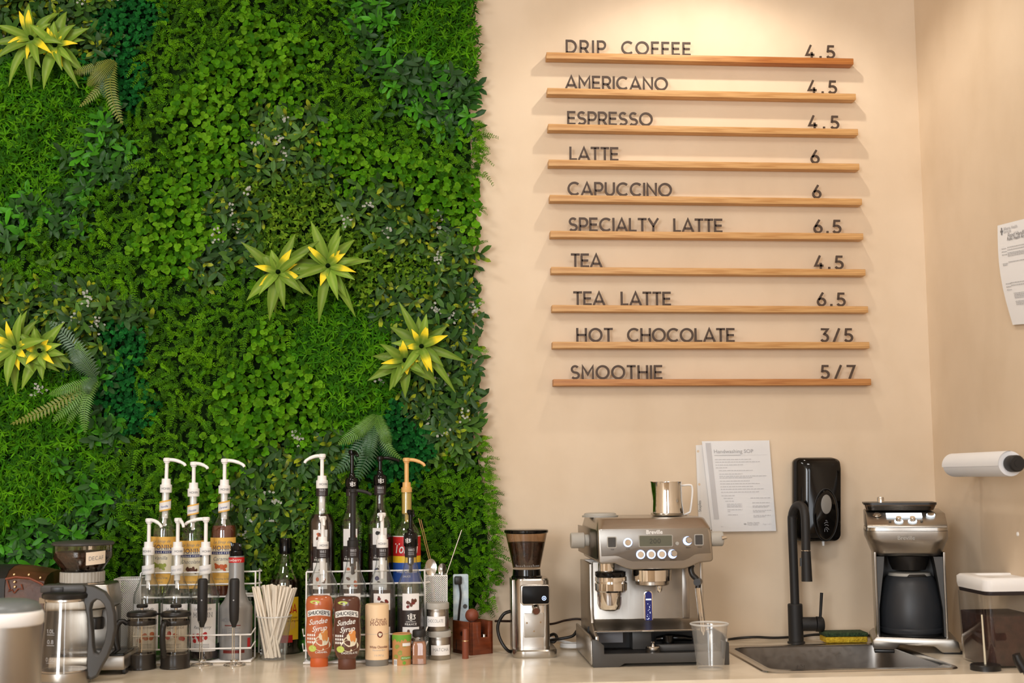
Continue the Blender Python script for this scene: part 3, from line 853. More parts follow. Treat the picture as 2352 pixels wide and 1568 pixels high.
# broad laurel leaves, some with yellow tips, and plain glossy leaves
lvl, lvp = Leaves(), Leaves()
tv, tf, tc_ = obovate(35 * U0, 15 * U0, 5, 0.20, 0.25)
tv2, tf2, tc2 = obovate(30 * U0, 13 * U0, 5, 0.15, 0.25, tip=(3.4, 2.9, 1.3))
for layer, sp in ((0, 20), (1, 24), (2, 32)):
    px, py = scatter(sp, 6)
    kk = kind_at(px, py)
    for name, L_, pal in (('laurel', lvl, [(84, 132, 50), (66, 112, 46), (100, 148, 58), (76, 116, 64)]), ('leaf', lvp, [(66, 122, 46), (80, 164, 40), (60, 106, 50), (68, 110, 60), (92, 184, 40)])):
        q = kk == KINDS_.index(name); x, y = px[q], py[q]
        dep = relief(x, y) * (0.28 + 0.40 * layer) + rng.uniform(-.006, .006, len(x))
        base = to_wall(x, y, dep)
        tone = tints(len(x), pal)
        a0 = rng.uniform(0, 6.28, len(x))
        for j in range(5):
            a = a0 + j * 1.257 + rng.normal(0, .4, len(x))
            d = np.stack([np.cos(a), -rng.uniform(.1, 1.2, len(x)), np.sin(a)], 1)
            bj = base + rng.normal(0, 5 * U0, base.shape) * np.array([1, .5, 1])
            sc_ = rng.uniform(.6, 1.1, len(x))
            yel = (rng.uniform(0, 1, len(x)) < (0.26 if name == 'laurel' else 0.0))
            m1 = ~yel
            if m1.any():
                L_.add(tv, tf, tc_, bj[m1], rot_from(d[m1], rng.uniform(-.5, .5, m1.sum())), sc_[m1], tone[m1] * rng.uniform(.8, 1.2, (m1.sum(), 1)))
            if yel.any():
                L_.add(tv2, tf2, tc2, bj[yel], rot_from(d[yel], rng.uniform(-.5, .5, yel.sum())), sc_[yel] * .9, tints(yel.sum(), [(110, 130, 40), (96, 120, 36)]))
tag(lvl.build('laurel_foliage', leafg, green), 'dark laurel leaves with yellow tips', kind='stuff')
tag(lvp.build('glossy_foliage', leafg, green), 'plain glossy green leaves', kind='stuff')
# boxwood: many small yellow-green ovals; micro: tiny emerald leaves
lv = Leaves(); lm = Leaves()
tv, tf, tc_ = blade(11 * U0, 6.5 * U0, 2, 0.1, 0.2)
td, tdf, tdc = disc(4.0 * U0, 0.2)
for layer, sp in ((0, 10), (1, 10), (2, 12)):
    px, py = scatter(sp)
    kk = kind_at(px, py)
    q = kk == KINDS_.index('box'); x, y = px[q], py[q]
    base = to_wall(x, y, relief(x, y) * (0.28 + 0.37 * layer) + rng.uniform(-.006, .006, len(x)))
    tone = tints(len(x), [(124, 172, 36), (100, 148, 30), (144, 188, 48), (78, 124, 28)])
    for j in range(4):
        lv.add(tv, tf, tc_, base, rot_from(dirs(len(x), .7), rng.uniform(-.6, .6, len(x))), rng.uniform(.6, 1.15, len(x)), tone * rng.uniform(.8, 1.2, (len(x), 1)))
    q = kk == KINDS_.index('micro'); x, y = px[q], py[q]
    base = to_wall(x, y, relief(x, y) * (0.28 + 0.37 * layer) + rng.uniform(-.006, .006, len(x)))
    tone = tints(len(x), [(34, 124, 50), (28, 104, 44), (44, 140, 56)])
    for j in range(4):
        lm.add(td, tdf, tdc, base, rot_from(dirs(len(x), .5), rng.uniform(-.6, .6, len(x))), rng.uniform(.7, 1.2, len(x)), tone * rng.uniform(.8, 1.2, (len(x), 1)))
tag(lv.build('boxwood_foliage', leafm, green), 'small yellow-green boxwood leaves', kind='stuff')
tag(lm.build('emerald_foliage', leafm, green), 'tiny emerald leaves', kind='stuff')
# white blossom sprays
fl = Leaves()
tv, tf, tc_ = disc(1.7 * U0, 0.1)
FLW = [(648, 290), (640, 340), (655, 374), (590, 345), (575, 462), (600, 330), (530, 500), (545, 540), (500, 560), (790, 525), (850, 492), (1005, 515), (1010, 540), (890, 545), (1005, 605), (1040, 740), (1000, 725), (1090, 720), (875, 880), (1010, 880), (1025, 875), (980, 960), (1020, 1000), (205, 690), (215, 705), (190, 740), (225, 770), (230, 755), (150, 760), (95, 905), (110, 900), (195, 15), (155, 75), (275, 5), (10, 110), (690, 1010), (540, 1150), (560, 1170), (575, 1180), (605, 1130), (630, 1140), (560, 1215), (625, 1185), (1070, 960), (680, 1000), (570, 1350)]
cx, cy = [], []
for (x, y) in FLW:
    for j in range(9):
        cx.append(x + rng.normal(0, 7)); cy.append(y + rng.normal(0, 7))
cx, cy = np.array(cx), np.array(cy)
base = to_wall(cx, cy, relief(cx, cy) * 1.15 + rng.uniform(0, .008, len(cx)))
for j in range(5):
    a = j * 1.257 + rng.uniform(0, .3, len(cx))
    d = np.stack([np.cos(a), -rng.uniform(.1, .4, len(cx)), np.sin(a)], 1)
    fl.add(tv, tf, tc_, base, rot_from(d, rng.uniform(-.2, .2, len(cx))), rng.uniform(.7, 1.1, len(cx)), tints(len(cx), [(232, 234, 220), (214, 220, 200)], .05))
tag(fl.build('blossom_sprays', leafm, green), 'sprays of tiny white blossoms', kind='stuff')

# rosettes with yellow-tipped leaves, each a plant of its own
def rosette(px, py, rad, label, seed, wide=1.0):
    rr = random.Random(seed)
    c = at(px, py, -0.075)
    t = thing('variegated_plant', label, 'plant', c, group='yellow-tipped rosettes on the plant wall')
    u = mpp(-0.06)
    def leaf(ang, L, Wd, rise, droop, yellow, z0):
        d = Vector((math.cos(ang), 0, math.sin(ang)))
        s = Vector((-math.sin(ang), 0, math.cos(ang)))
        vs, fs, cs = [], [], []
        n = 7
        for i in range(n + 1):
            k = i / n
            w = Wd / 2 * (math.sin(math.pi * (0.10 + 0.90 * k) ** 0.85)) if k < 1 else 0.0005
            w = max(w, 0.0006)
            out = rise * L * math.sin(k * 1.9) * 0.8 - droop * L * k * k
            for q in (-1, -.5, 0, .5, 1):
                p = d * (L * k) + s * (w * q) + Vector((0, -(z0 + out + abs(q) * w * 0.35), 0)) + Vector((0, 0, -droop * L * k * k * .5))
                vs.append(p)
                g = Vector(lin(156, 184, 74)) if abs(q) < .3 else Vector(lin(130, 166, 56))
                g = g * rrk
                if yellow:
                    y = Vector(lin(248, 224, 48)); m_ = min(1, max(0, (k - .40) / .14)); g = g * (1 - m_) + y * m_
                cs.append((g.x, g.y, g.z))
        for i in range(n):
            for q in range(4):
                a = i * 5 + q
                fs.append((a, a + 5, a + 6, a + 1))
        me = bpy.data.meshes.new('leaf')
        me.from_pydata([tuple(p) for p in vs], [], fs)
        ca = me.color_attributes.new('tint', 'FLOAT_COLOR', 'POINT')
        ca.data.foreach_set('color', [x for c_ in cs for x in (*c_, 1)])
        me.materials.append(leafg); me.shade_smooth()
        o = bpy.data.objects.new('leaf', me); COL.objects.link(o); o.parent = t
        if yellow: o['label'] = 'yellow-tipped inner leaf'
        else: o['label'] = 'long green outer leaf'
    n = 9
    for i in range(n):
        rrk = rr.uniform(.55, .85)
        leaf(2 * math.pi * i / n + rr.uniform(-.4, .4), rad * u * rr.uniform(.72, 1.12), 24 * u * wide * rr.uniform(.8, 1.15), rr.uniform(.15, .4), rr.uniform(.05, .3), False, 0.0)
    for i in range(6):
        rrk = rr.uniform(.65, .95)
        leaf(2 * math.pi * (i + .5) / 6 + rr.uniform(-.4, .4), rad * u * rr.uniform(.5, .8), 21 * u * wide * rr.uniform(.8, 1.1), rr.uniform(.4, .7), rr.uniform(.0, .2), False, 0.006)
    for i in range(6):
        rrk = .8
        leaf(2 * math.pi * (i + .3) / 6 + rr.uniform(-.5, .5), rad * u * rr.uniform(.36, .62), 18 * u * rr.uniform(.7, 1.1), rr.uniform(.35, .7), rr.uniform(.0, .1), True, 0.010)
    MB().solid([(0.006, 0.0), (0.007, 0.012), (0.004, 0.03)], n=10, M=Matrix.Rotation(R(90), 4, 'X')).build('crown', 'panel_green', t)
    return t
rosette(76, 92, 112, 'yellow-tipped plant at the top left of the plant wall, left of its pair', 1)
rosette(130, 108, 92, 'yellow-tipped plant at the top left of the plant wall, right of its pair', 2)
rosette(38, 800, 104, 'yellow-tipped plant low on the left edge, the outer of its pair', 3)
rosette(96, 806, 84, 'yellow-tipped plant low on the left, beside the bluish fern frond', 4)
rosette(640, 626, 108, 'yellow-tipped plant mid wall, left of the central pair', 5)
rosette(754, 612, 112, 'yellow-tipped plant mid wall, right of the central pair', 6)
rosette(968, 796, 108, 'yellow-tipped plant near the right edge, upper of its pair', 7)
rosette(930, 828, 88, 'yellow-tipped plant near the right edge, lower and smaller of its pair', 8)

# ferns
def fern(name_label, ox, oy, fr_list, seed):
    rr = random.Random(seed)
    c = at(ox, oy, -0.07)
    t = thing('fern', name_label, 'fern', c, group='ferns on the plant wall')
    for (tx, ty, bow, wd, colr, dep) in fr_list:
        e = at(tx, ty, -0.075 - dep)
        v = e - c
        mid = c + v * .5 + Vector((0, -0.035 - dep, 0.0)) + Vector((-v.z, 0, v.x)) * bow
        pts = [c * (1 - k) ** 2 + mid * 2 * k * (1 - k) + e * k * k for k in [i / 25 for i in range(26)]]
        mb_v, mb_f = [], []
        for i in range(1, 26):
            k = i / 25
            tg = (pts[i] - pts[i - 1]).normalized()
            sd = tg.cross(Vector((0, -1, 0))).normalized()
            L = wd * mpp(-.06) * (math.sin(math.pi * min(1, .12 + .88 * k)) ** .6) * rr.uniform(.9, 1.08)
            hw = (pts[i] - pts[i - 1]).length * .29
            for s in (-1, 1):
                o = len(mb_v); b = pts[i] - c
                dd = (sd * s + tg * .35).normalized()
                mb_v += [b - tg * hw, b + dd * L * .55 - tg * hw * 1.1 + Vector((0, -.1 * L, 0)), b + dd * L + Vector((0, .15 * L, -.12 * L)), b + dd * L * .55 + tg * hw * 1.1 + Vector((0, -.1 * L, 0)), b + tg * hw]
                mb_f += [(o, o + 1, o + 3, o + 4), (o + 1, o + 2, o + 3)]
        m = MB(); m.add(mb_v, mb_f); m.tube([p - c for p in pts], 0.0011, 5)
        m.build('frond', colr, t, 60)
    return t
mat('fern_olive', lin(112, 122, 46), 0.5); mat('fern_green', lin(92, 134, 52), 0.45); mat('fern_dark', lin(62, 100, 60), 0.4); mat('fern_blue', lin(84, 112, 84), 0.4)
fern('olive fern hanging below the top left yellow-tipped plants', 262, 138, [(160, 168, .15, 15, 'fern_olive', .0), (200, 196, .2, 22, 'fern_olive', .02), (182, 245, .25, 15, 'fern_olive', .0), (240, 225, -.1, 18, 'fern_dark', .01), (282, 286, -.15, 20, 'fern_olive', .02)], 1)
fern('large fern low on the left with olive and bluish fronds', 222, 868, [(24, 974, .12, 17, 'fern_olive', .02), (112, 905, .10, 16, 'fern_green', .02), (196, 995, -.1, 17, 'fern_green', .02), (120, 968, .08, 18, 'fern_green', .01), (152, 975, .05, 15, 'fern_green', .0), (112, 738, -.12, 26, 'fern_blue', .0), (162, 800, -.05, 24, 'fern_blue', .015), (205, 905, -.3, 16, 'fern_blue', .03), (175, 780, .02, 17, 'fern_green', .01)], 2)
fern('dark green fern hanging just above the right rack of syrup bottles', 866, 952, [(776, 1020, .1, 20, 'fern_green', .02), (812, 1000, .08, 20, 'fern_green', .03), (838, 1048, .06, 22, 'fern_dark', .02), (846, 1060, .02, 16, 'fern_dark', .04), (898, 1020, -.1, 20, 'fern_green', .03), (925, 1056, -.25, 13, 'fern_green', .02), (766, 1088, .15, 25, 'fern_dark', .0), (815, 1110, .1, 26, 'fern_dark', .0), (902, 1065, -.05, 20, 'fern_dark', .0)], 3)
# ------------------------------------------------------------------ menu ledges and letters
class Fr:
    """local frame of a thing: origin at a ground point, pixel sizes read at its own depth"""
    def __init__(s, cx, py, Y, z0=None):
        p = at(cx, py, Y)
        s.cx, s.py, s.Y = cx, py, Y
        s.O = Vector((p.x, Y, p.z if z0 is None else z0))
        s.u = (Vector((p.x, Y, p.z)) - CAM_LOC).dot(CAM_ROT @ Vector((0, 0, -1))) / F_PX
    def x(s, px, py=None):
        return at(px, s.py if py is None else py, s.Y).x - s.O.x
    def z(s, py, px=None):
        return at(s.cx if px is None else px, py, s.Y).z - s.O.z
    def p(s, px, py, dy=0.0):
        q = at(px, py, s.Y + dy); return Vector((q.x - s.O.x, dy, q.z - s.O.z))
    def gy(s):
        a, b = s.z(1400), s.z(1500); return 1400 + 100 * a / (a - b)
    def xz(s, px, py):
        p = at(px, py, s.Y); return (p.x - s.O.x, p.z - s.O.z)
def standing(cx, yb, r=0.0, z0=CT):
    """frame of a thing whose front foot touches the counter at (cx, yb) and whose centre lies r behind"""
    return Fr(cx, yb, on(cx, yb, z0).y + r, z0)

LEDGES = [
 ('DRIP COFFEE', (1255, 119.5, 1960.5, 134), [('DRIP', 1299.5, 1392), ('COFFEE', 1427, 1587)], ('4.5', 1850.5, 1918.5)),
 ('AMERICANO', (1257, 201.5, 1966, 215), [('AMERICANO', 1298.5, 1534)], ('4.5', 1855.6, 1923)),
 ('ESPRESSO', (1259, 284, 1971, 296), [('ESPRESSO', 1303, 1499)], ('4.5', 1857, 1928)),
 ('LATTE', (1260, 366, 1974, 375.5), [('LATTE', 1308, 1421)], ('6', 1862, 1883)),
 ('CAPUCCINO', (1262.5, 447, 1980, 456), [('CAPUCCINO', 1303.6, 1543)], ('6', 1866, 1886)),
 ('SPECIALTY LATTE', (1264, 529.5, 1983, 535.5), [('SPECIALTY', 1306, 1513), ('LATTE', 1547, 1660)], ('6.5', 1868.6, 1933)),
 ('TEA', (1266, 612.5, 1988, 618), [('TEA', 1311.4, 1383)], ('4.5', 1871, 1938)),
 ('TEA LATTE', (1268, 700, 1994, 703), [('TEA', 1317, 1389.7), ('LATTE', 1426, 1541.7)], ('6.5', 1876.7, 1942.7)),
 ('HOT CHOCOLATE', (1269, 784.5, 1997, 785), [('HOT', 1324, 1408), ('CHOCOLATE', 1440.7, 1688)], ('3/5', 1884.5, 1960)),
 ('SMOOTHIE', (1271, 870.5, 2001, 869.5), [('SMOOTHIE', 1310.7, 1522)], ('5/7', 1885.6, 1965)),
]
ORD = ['first', 'second', 'third', 'fourth', 'fifth', 'sixth', 'seventh', 'eighth', 'ninth']
LIP_Y = -0.036
CAPH = 32.5 * U0 * 0.99
for li, (nm, (xl, yl, xr, yr), words, price) in enumerate(LEDGES):
    A, B = at(xl, yl, LIP_Y), at(xr, yr, LIP_Y)
    ang = math.atan2(B.z - A.z, B.x - A.x); Lg = (B - A).length
    t = thing('menu_ledge', 'narrow oak ledge carrying the %s line of the menu%s' % (nm, ', its right end stained darker' if li == 0 else ''), 'ledge', (A.x, 0, A.z), group='oak ledges of the menu')
    t.rotation_euler = (0, -ang, 0)
    hh = 15.2 * U0
    MB().box(0, Lg, LIP_Y, LIP_Y + 0.005, -hh, 0, 0.0012).build('front_lip', {0: 'oak_stained', 9: 'oak_deep'}.get(li, 'oak'), t)
    MB().box(0.0005, Lg - 0.0005, LIP_Y + 0.005, -0.0005, -hh, 0.0, 0.0008).build('shelf_board', {0: 'oak_stained', 9: 'oak_deep'}.get(li, 'oak'), t)
    for wi, (wd, wx0, wx1) in enumerate(words + [price]):
        isprice = (wi == len(words))
        gw = [GLYPH[c][0] * CAPH for c in wd]
        # positions along the ledge
        ly = lambda px: yl + (yr - yl) * (px - xl) / (xr - xl)
        p0, p1 = at(wx0, ly(wx0) - 12, -0.0308), at(wx1, ly(wx1) - 12, -0.0308)
        W = (p1 - p0).length
        if len(wd) > 1:
            gap = (W - sum(gw)) / (len(wd) - 1); sc = 1.0
            if gap < 0.05 * CAPH:
                sc = (W - 0.07 * CAPH * (len(wd) - 1)) / sum(gw); gap = 0.07 * CAPH
        else:
            gap, sc = 0, 1
        x = p0.x - A.x
        for ci, c in enumerate(wd):
            w = GLYPH[c][0] * CAPH * sc
            mb = MB()
            r_ = random.uniform(-.012, .012)
            add_text(mb, c, CAPH, lambda a, b: (a, -0.0308, b), 0, 0.155, 0.1, 0.5, None, 0, lambda a, b: (a, -0.0268, b), squash=sc)
            kindw = {'.': 'dot', '/': 'slash'}.get(c, ('figure ' if c.isdigit() else 'letter ') + c)
            if isprice:
                lab = 'brown %s in the price %s on the %s ledge' % (kindw, wd, nm)
            elif wd.count(c) > 1:
                lab = 'brown %s, %s in the word %s on the %s ledge' % (kindw, ORD[ci], wd, nm)
            else:
                lab = 'brown %s of the word %s on the %s ledge' % (kindw, wd, nm)
            o = mb.build('menu_letter', 'letter_brown', None, 40)
            lx = x + w / 2
            o.location = (A.x + lx * math.cos(ang) - (0.0002) * math.sin(ang), 0, A.z + lx * math.sin(ang) + 0.0002)
            o.rotation_euler = (0, -ang + r_ * 0.6, 0)
            tag(o, lab, 'letter', 'letters spelling %s on the menu' % nm if not isprice else 'price figures of the %s line' % nm)
            x += w + gap

# ------------------------------------------------------------------ papers and fittings on the walls
def page(mb, c00, c10, c01, c11, y, bulge=0.0, n=6, mi=0, th=0.0004):
    """a sheet between four (x, z) corners, a little bowed"""
    vs, fs = [], []
    for j in range(n + 1):
        for i in range(n + 1):
            s, t = i / n, j / n
            x = (c00[0] * (1 - s) + c10[0] * s) * (1 - t) + (c01[0] * (1 - s) + c11[0] * s) * t
            z = (c00[1] * (1 - s) + c10[1] * s) * (1 - t) + (c01[1] * (1 - s) + c11[1] * s) * t
            vs.append((x, y - bulge * math.sin(math.pi * s) * (0.4 + 0.6 * t), z))
    for j in range(n):
        for i in range(n):
            a = j * (n + 1) + i
            fs.append((a, a + 1, a + n + 2, a + n + 1))
    mb.add(vs, fs, mi)
f = Fr(1692, 1115, -0.008)
# the sheet behind, only its left margin showing
t = thing('paper_sheet', 'clear page protector peeking out behind the handwashing sheet', 'paper', f.O)
m = MB(); page(m, f.xz(1606, 1218), f.xz(1640, 1216), f.xz(1599, 1022), f.xz(1650, 1019), 0.005)
m.build('sheet', 'label_white', t, 0)
m = MB()
for (px, py) in ((1604, 1036), (1607, 1112), (1610, 1190)):
    m.add([(f.xz(px, py)[0] + 0.0035 * math.cos(a), 0.0046, f.xz(px, py)[1] + 0.0035 * math.sin(a)) for a in [k * .628 for k in range(10)]], [tuple(range(10))])
m.build('punch_hole', 'wall_paint', t, 0)
m = MB(); add_font(m, 'Staples', 0.011, lambda a, b: (f.xz(1611, 1162)[0] - b, 0.0044, f.xz(1611, 1162)[1] + a)); m.build('imprint', 'ink_grey', t, 0)
# the sheet in its sleeve
t = thing('notice_sheet', 'printed handwashing sheet in a clear sleeve taped to the wall above the espresso machine', 'paper', f.O)
m = MB(); C = [f.xz(1636, 1221), f.xz(1783, 1219), f.xz(1612, 1013), f.xz(1767, 1011)]
page(m, *C, 0.0005, 0.004); m.build('sheet', 'white_paper', t, 40)
def onpage(s, t_):
    x = (C[0][0] * (1 - s) + C[1][0] * s) * (1 - t_) + (C[2][0] * (1 - s) + C[3][0] * s) * t_
    z = (C[0][1] * (1 - s) + C[1][1] * s) * (1 - t_) + (C[2][1] * (1 - s) + C[3][1] * s) * t_
    return (x, -0.0007 - 0.004 * math.sin(math.pi * s) * (0.4 + 0.6 * t_), z)
m = MB()
def bar(s0, s1, t0, t1, mi):
    n = 4; vs = []
    for i in range(n + 1):
        s = s0 + (s1 - s0) * i / n
        vs += [onpage(s, t0), onpage(s, t1)]
    m.add(vs, [(2 * i, 2 * i + 2, 2 * i + 3, 2 * i + 1) for i in range(n)], mi)
bar(.05, .125, .14, .98, 1)
tp = lambda s, t_: (lambda a, b: onpage(s + a / 0.17, t_ + b / 0.235))
add_font(m, 'Handwashing SOP', 0.0135, tp(.16, .865), 0, 0.0, 0, None, .006)
bar(.16, .55, .838, .844, 0); bar(.55, .95, .840, .842, 1)
rr = random.Random(5)
lines = [(.79, .16, .7), (.762, .16, .83), (.73, .16, .57), (.70, .16, .33), (.668, .2, .71), (.63, .2, .55), (.605, .2, .92), (.588, .2, .7), (.552, .2, .65), (.522, .2, .8), (.49, .2, .70), (.462, .2, .86), (.43, .2, .78), (.39, .2, .4), (.362, .23, .37), (.33, .25, .38), (.298, .27, .5), (.282, .27, .5), (.268, .27, .5), (.236, .27, .5), (.216, .27, .31), (.18, .27, .42),
         (.362, .64, .95), (.31, .66, .93), (.275, .66, .93), (.262, .66, .9), (.225, .66, .95), (.21, .66, .85), (.17, .66, .93), (.155, .66, .85)]
for (tt, s0, s1) in lines:                        # body print too small to read: broken lines of words
    s = s0
    while s < s1:
        e = min(s1, s + rr.uniform(.02, .06))
        bar(s, e, tt, tt + .0085, 3 if tt < .72 else 1); s = e + .008
add_font(m, 'Public Health', 0.006, tp(.56, .085), 0, 0.0); add_font(m, 'Food Safety', 0.006, tp(.56, .066), 0, 0.0); add_font(m, 'Page 1 of 3', 0.005, tp(.80, .07), 1, 0.0); add_font(m, '2021', 0.004, tp(.14, .05), 1, 0.0)
m.add([onpage(.52 + .02 * math.cos(a), .082 + .012 * math.sin(a) * (1 if k % 2 else .5)) for k, a in enumerate([i * .785 for i in range(8)])], [tuple(range(8))], 0)
m.build('print', ['ink_pale', 'ink_faint', 'ink_white', 'ink_faint'], t, 0)
m = MB(); S = [f.xz(1611, 1223), f.xz(1786, 1221), f.xz(1603, 1010), f.xz(1770, 1008)]
page(m, *S, -0.0042, 0.005)
thin_glass('sleeve_film', (1.0, 1.0, 1.0), (0.97, 0.97, 0.97), 0.12)
m.build('plastic_sleeve', 'sleeve_film', t, 40)

# notice on the right wall
def on_right(px, py, off=0.0):
    return atx(px, py, XR - off)
t0 = on_right(2330, 630)
t = thing('notice_sheet', 'white printed sheet hanging crooked on the right wall', 'paper', t0)
Q = [on_right(2328, 746, .004) - t0, None, on_right(2293, 518, .004) - t0, None]
wv = on_right(2356, 502, .004) - on_right(2293, 518, .004); wv = wv.normalized() * 0.200
Q[3] = Q[2] + wv; Q[1] = Q[0] + wv
m = MB(); n = 8; vs = []; fs = []
def onq(s, t_, off=0.0):
    p = (Q[0] * (1 - s) + Q[1] * s) * (1 - t_) + (Q[2] * (1 - s) + Q[3] * s) * t_
    return p + Vector((-off - 0.010 * math.sin(math.pi * t_) * (1 - s) * .6 - 0.002, 0, 0)) + (Q[1] - Q[0]) * (0.10 * math.sin(math.pi * t_) * (1 - s) * -0.6)
for j in range(n + 1):
    for i in range(n + 1):
        vs.append(onq(i / n, j / n))
for j in range(n):
    for i in range(n):
        a = j * (n + 1) + i; fs.append((a, a + 1, a + n + 2, a + n + 1))
m.add(vs, fs); m.build('sheet', 'white_paper', t, 50)
m = MB()
qp = lambda s, t_: (lambda a, b: onq(s + a / 0.20, t_ + b / 0.27, .0012))
for (s, tt) in ((.10, .93), (.135, .93), (.1175, .955), (.1175, .905)):
    m.add([onq(s + .017 * math.cos(a), tt + .014 * math.sin(a), .0012) for a in [k * .785 for k in range(8)]], [tuple(range(8))], 0)
add_font(m, 'Alberta Health', .012, qp(.17, .935), 1, 0.0); add_font(m, 'Services', .012, qp(.17, .905), 1, 0.0)
add_font(m, 'Food Handling', .017, qp(.27, .855), 0, 0.0, .2); add_font(m, 'Public Health Act', .012, qp(.25, .825), 0, 0.0, .2, None, .01)
rr = random.Random(9)
for (tt, s0) in [(.75, .10), (.72, .10), (.69, .10), (.755, .24), (.73, .24), (.70, .24), (.685, .24), (.67, .24), (.60, .10), (.585, .10), (.61, .24), (.40, .10), (.37, .10), (.34, .10), (.405, .22), (.38, .22), (.30, .24), (.285, .24), (.27, .24), (.255, .24), (.22, .24), (.205, .24), (.19, .24)]:
    s = s0
    while s < (.2 if s0 < .15 else .9):
        e = s + rr.uniform(.02, .05)
        m.add([onq(s, tt, .0012), onq(e, tt, .0012), onq(e, tt + .007, .0012), onq(s, tt + .007, .0012)], [(0, 1, 2, 3)], 1); s = e + .009
m.build('print', ['ink_grey', 'ink_pale'], t, 0)

# paper towel roll on a wall arm
pa, pb = atx(2190, 1068, XR - 0.075), atx(2322, 1062, XR - 0.075)
ax = (pb - pa); ax.z *= 0.3; Lr = ax.length; axn = ax.normalized()
rad = 27.5 * ((pb - CAM_LOC).length / F_PX)
t = thing('paper_towel_holder', 'black wall arm holding a roll of white paper towel on the right wall', 'holder', pa)
q = axn.to_track_quat('Z', 'X').to_matrix().to_4x4()
m = MB(); m.tube([axn * -0.01, axn * (Lr + 0.035)], 0.008, 12); m.tube([axn * -0.01, axn * -0.01 + Vector((0.068, 0, 0))], 0.008, 12)
m.solid([(0.022, 0), (0.022, 0.006)], n=20, M=Matrix.Translation(axn * -0.01 + Vector((0.0735, 0, 0))) @ Matrix.Rotation(R(-90), 4, 'Y'))
m.build('arm', 'black_matte', t)
MB().solid([(0.017, Lr - .002), (0.019, Lr + 0.002), (0.019, Lr + 0.03), (0.016, Lr + 0.034)], n=24, M=q).build('end_cap', 'black_matte', t)
t = thing('paper_towel_roll', 'white paper towel roll on the black wall arm', 'paper towel', pa)
m = MB(); m.lathe([(rad * .38, 0.004), (rad * .97, 0.002), (rad, 0.008), (rad, Lr - .008), (rad * .97, Lr - 0.002), (rad * .38, Lr - 0.004), (rad * .38, 0.004)], n=40, M=q)
m.build('roll', 'white_paper', t)
m = MB()
xh = q.to_3x3() @ Vector((1, 0, 0)); zz = Vector((0, 0, 1)); sd = axn.cross(zz).normalized()
if sd.x > 0: sd = -sd
vs = []
for k in range(9):
    a = R(95 - k * 13); rr_ = rad * (1.006 + .012 * max(0, k - 5))
    o_ = sd * rr_ * math.cos(a) + zz * rr_ * math.sin(a)
    vs += [o_ + axn * 0.0, o_ + axn * (Lr - 0.0)]
m.add(vs, [(2 * i, 2 * i + 1, 2 * i + 3, 2 * i + 2) for i in range(8)]); m.build('loose_sheet', 'white_paper', t)

# little dab of filler and scuffs on the right wall
p = on_right(2338, 1226)
tag(MB().solid([(0.0055, 0), (0.005, 0.002), (0.002, 0.0035)], n=12, M=Matrix.Rotation(R(-90), 4, 'Y')).build('putty_dab', 'white_plastic', None, 35, p), 'small white dab of putty stuck on the right wall', 'putty')

# soap dispenser
f = Fr(1890, 1240, -0.07)
t = thing('soap_dispenser', 'glossy black wall soap dispenser with an oval window above the faucet', 'soap dispenser', (f.O.x, 0, f.O.z))
D0 = -0.0008
def sd_ring(pts, y):
    return [(f.x(px, py), y, f.z(py)) for (px, py) in pts]
def rr_px(x0, x1, y0, y1, r, n=6):
    return [(p[0], p[1]) for p in rrect(x0, x1, y0, y1, r, n)]
back = Fr(1890, 1240, -0.01)
def ring_at(x0, x1, y0, y1, r, Y):
    g = Fr(1890, 1240, Y)
    return [(g.O.x + g.x(p[0], p[1]) - f.O.x, Y, g.O.z + g.z(p[1]) - f.O.z) for p in rr_px(x0, x1, y0, y1, r)]
m = MB()
m.loft([ring_at(1819, 1906, 1054, 1236, 10, D0), ring_at(1819, 1908, 1052, 1238, 11, -0.022), ring_at(1824, 1920, 1050, 1241, 13, -0.045), ring_at(1836, 1930, 1053, 1243, 14, -0.058), ring_at(1848, 1931, 1060, 1242, 16, -0.067), ring_at(1858, 1924, 1070, 1236, 16, -0.072)])
m.build('housing', 'black_gloss', t, 45)
def oval(cx, cy, rx, ry, Y, n=28):
    g = Fr(1890, 1240, Y)
    return [(g.O.x + g.x(cx + rx * math.cos(2 * math.pi * k / n), cy + ry * math.sin(2 * math.pi * k / n)) - f.O.x, Y, g.O.z + g.z(cy + ry * math.sin(2 * math.pi * k / n)) - f.O.z) for k in range(n)]
m = MB(); m.loft([oval(1897, 1182, 26, 58, -0.068), oval(1897, 1182, 26, 58, -0.080), oval(1897, 1182, 22, 54, -0.085)]); m.build('push_pad', 'black_gloss', t, 45)
m = MB(); m.tube(oval(1897, 1182, 28, 60, -0.076), 0.0016, 6, closed=True); m.build('pad_rim', 'black_matte', t)
m = MB(); m.loft([oval(1898, 1158, 13, 23, -0.082), oval(1898, 1158, 12, 22, -0.0875), oval(1898, 1158, 9, 18, -0.0885)]); m.build('level_window', 'grey_plastic', t, 45)
m = MB()
g = Fr(1890, 1240, -0.0862)
def gp(px, py): return (g.O.x + g.x(px, py) - f.O.x, -0.0865, g.O.z + g.z(py) - f.O.z)
for (a, b, c_, d) in ((1896, 1196, 1900, 1197), (1893, 1202, 1902, 1200), (1894, 1206, 1903, 1207), (1896, 1211, 1904, 1216), (1897, 1214, 1901, 1221), (1895, 1213, 1894, 1221)):
    m.tube([gp(a, b), gp((a + c_) / 2, (b + d) / 2 - 2), gp(c_, d)], 0.0008, 5)
m.build('hand_symbol', 'ink_grey', t)
g = Fr(1891, 1244, -0.055)
MB().solid([(0.003, -0.010), (0.004, 0.0), (0.004, 0.004)], c=(g.O.x - f.O.x, -0.055, g.O.z - f.O.z), n=12).build('nozzle', 'white_plastic', t)
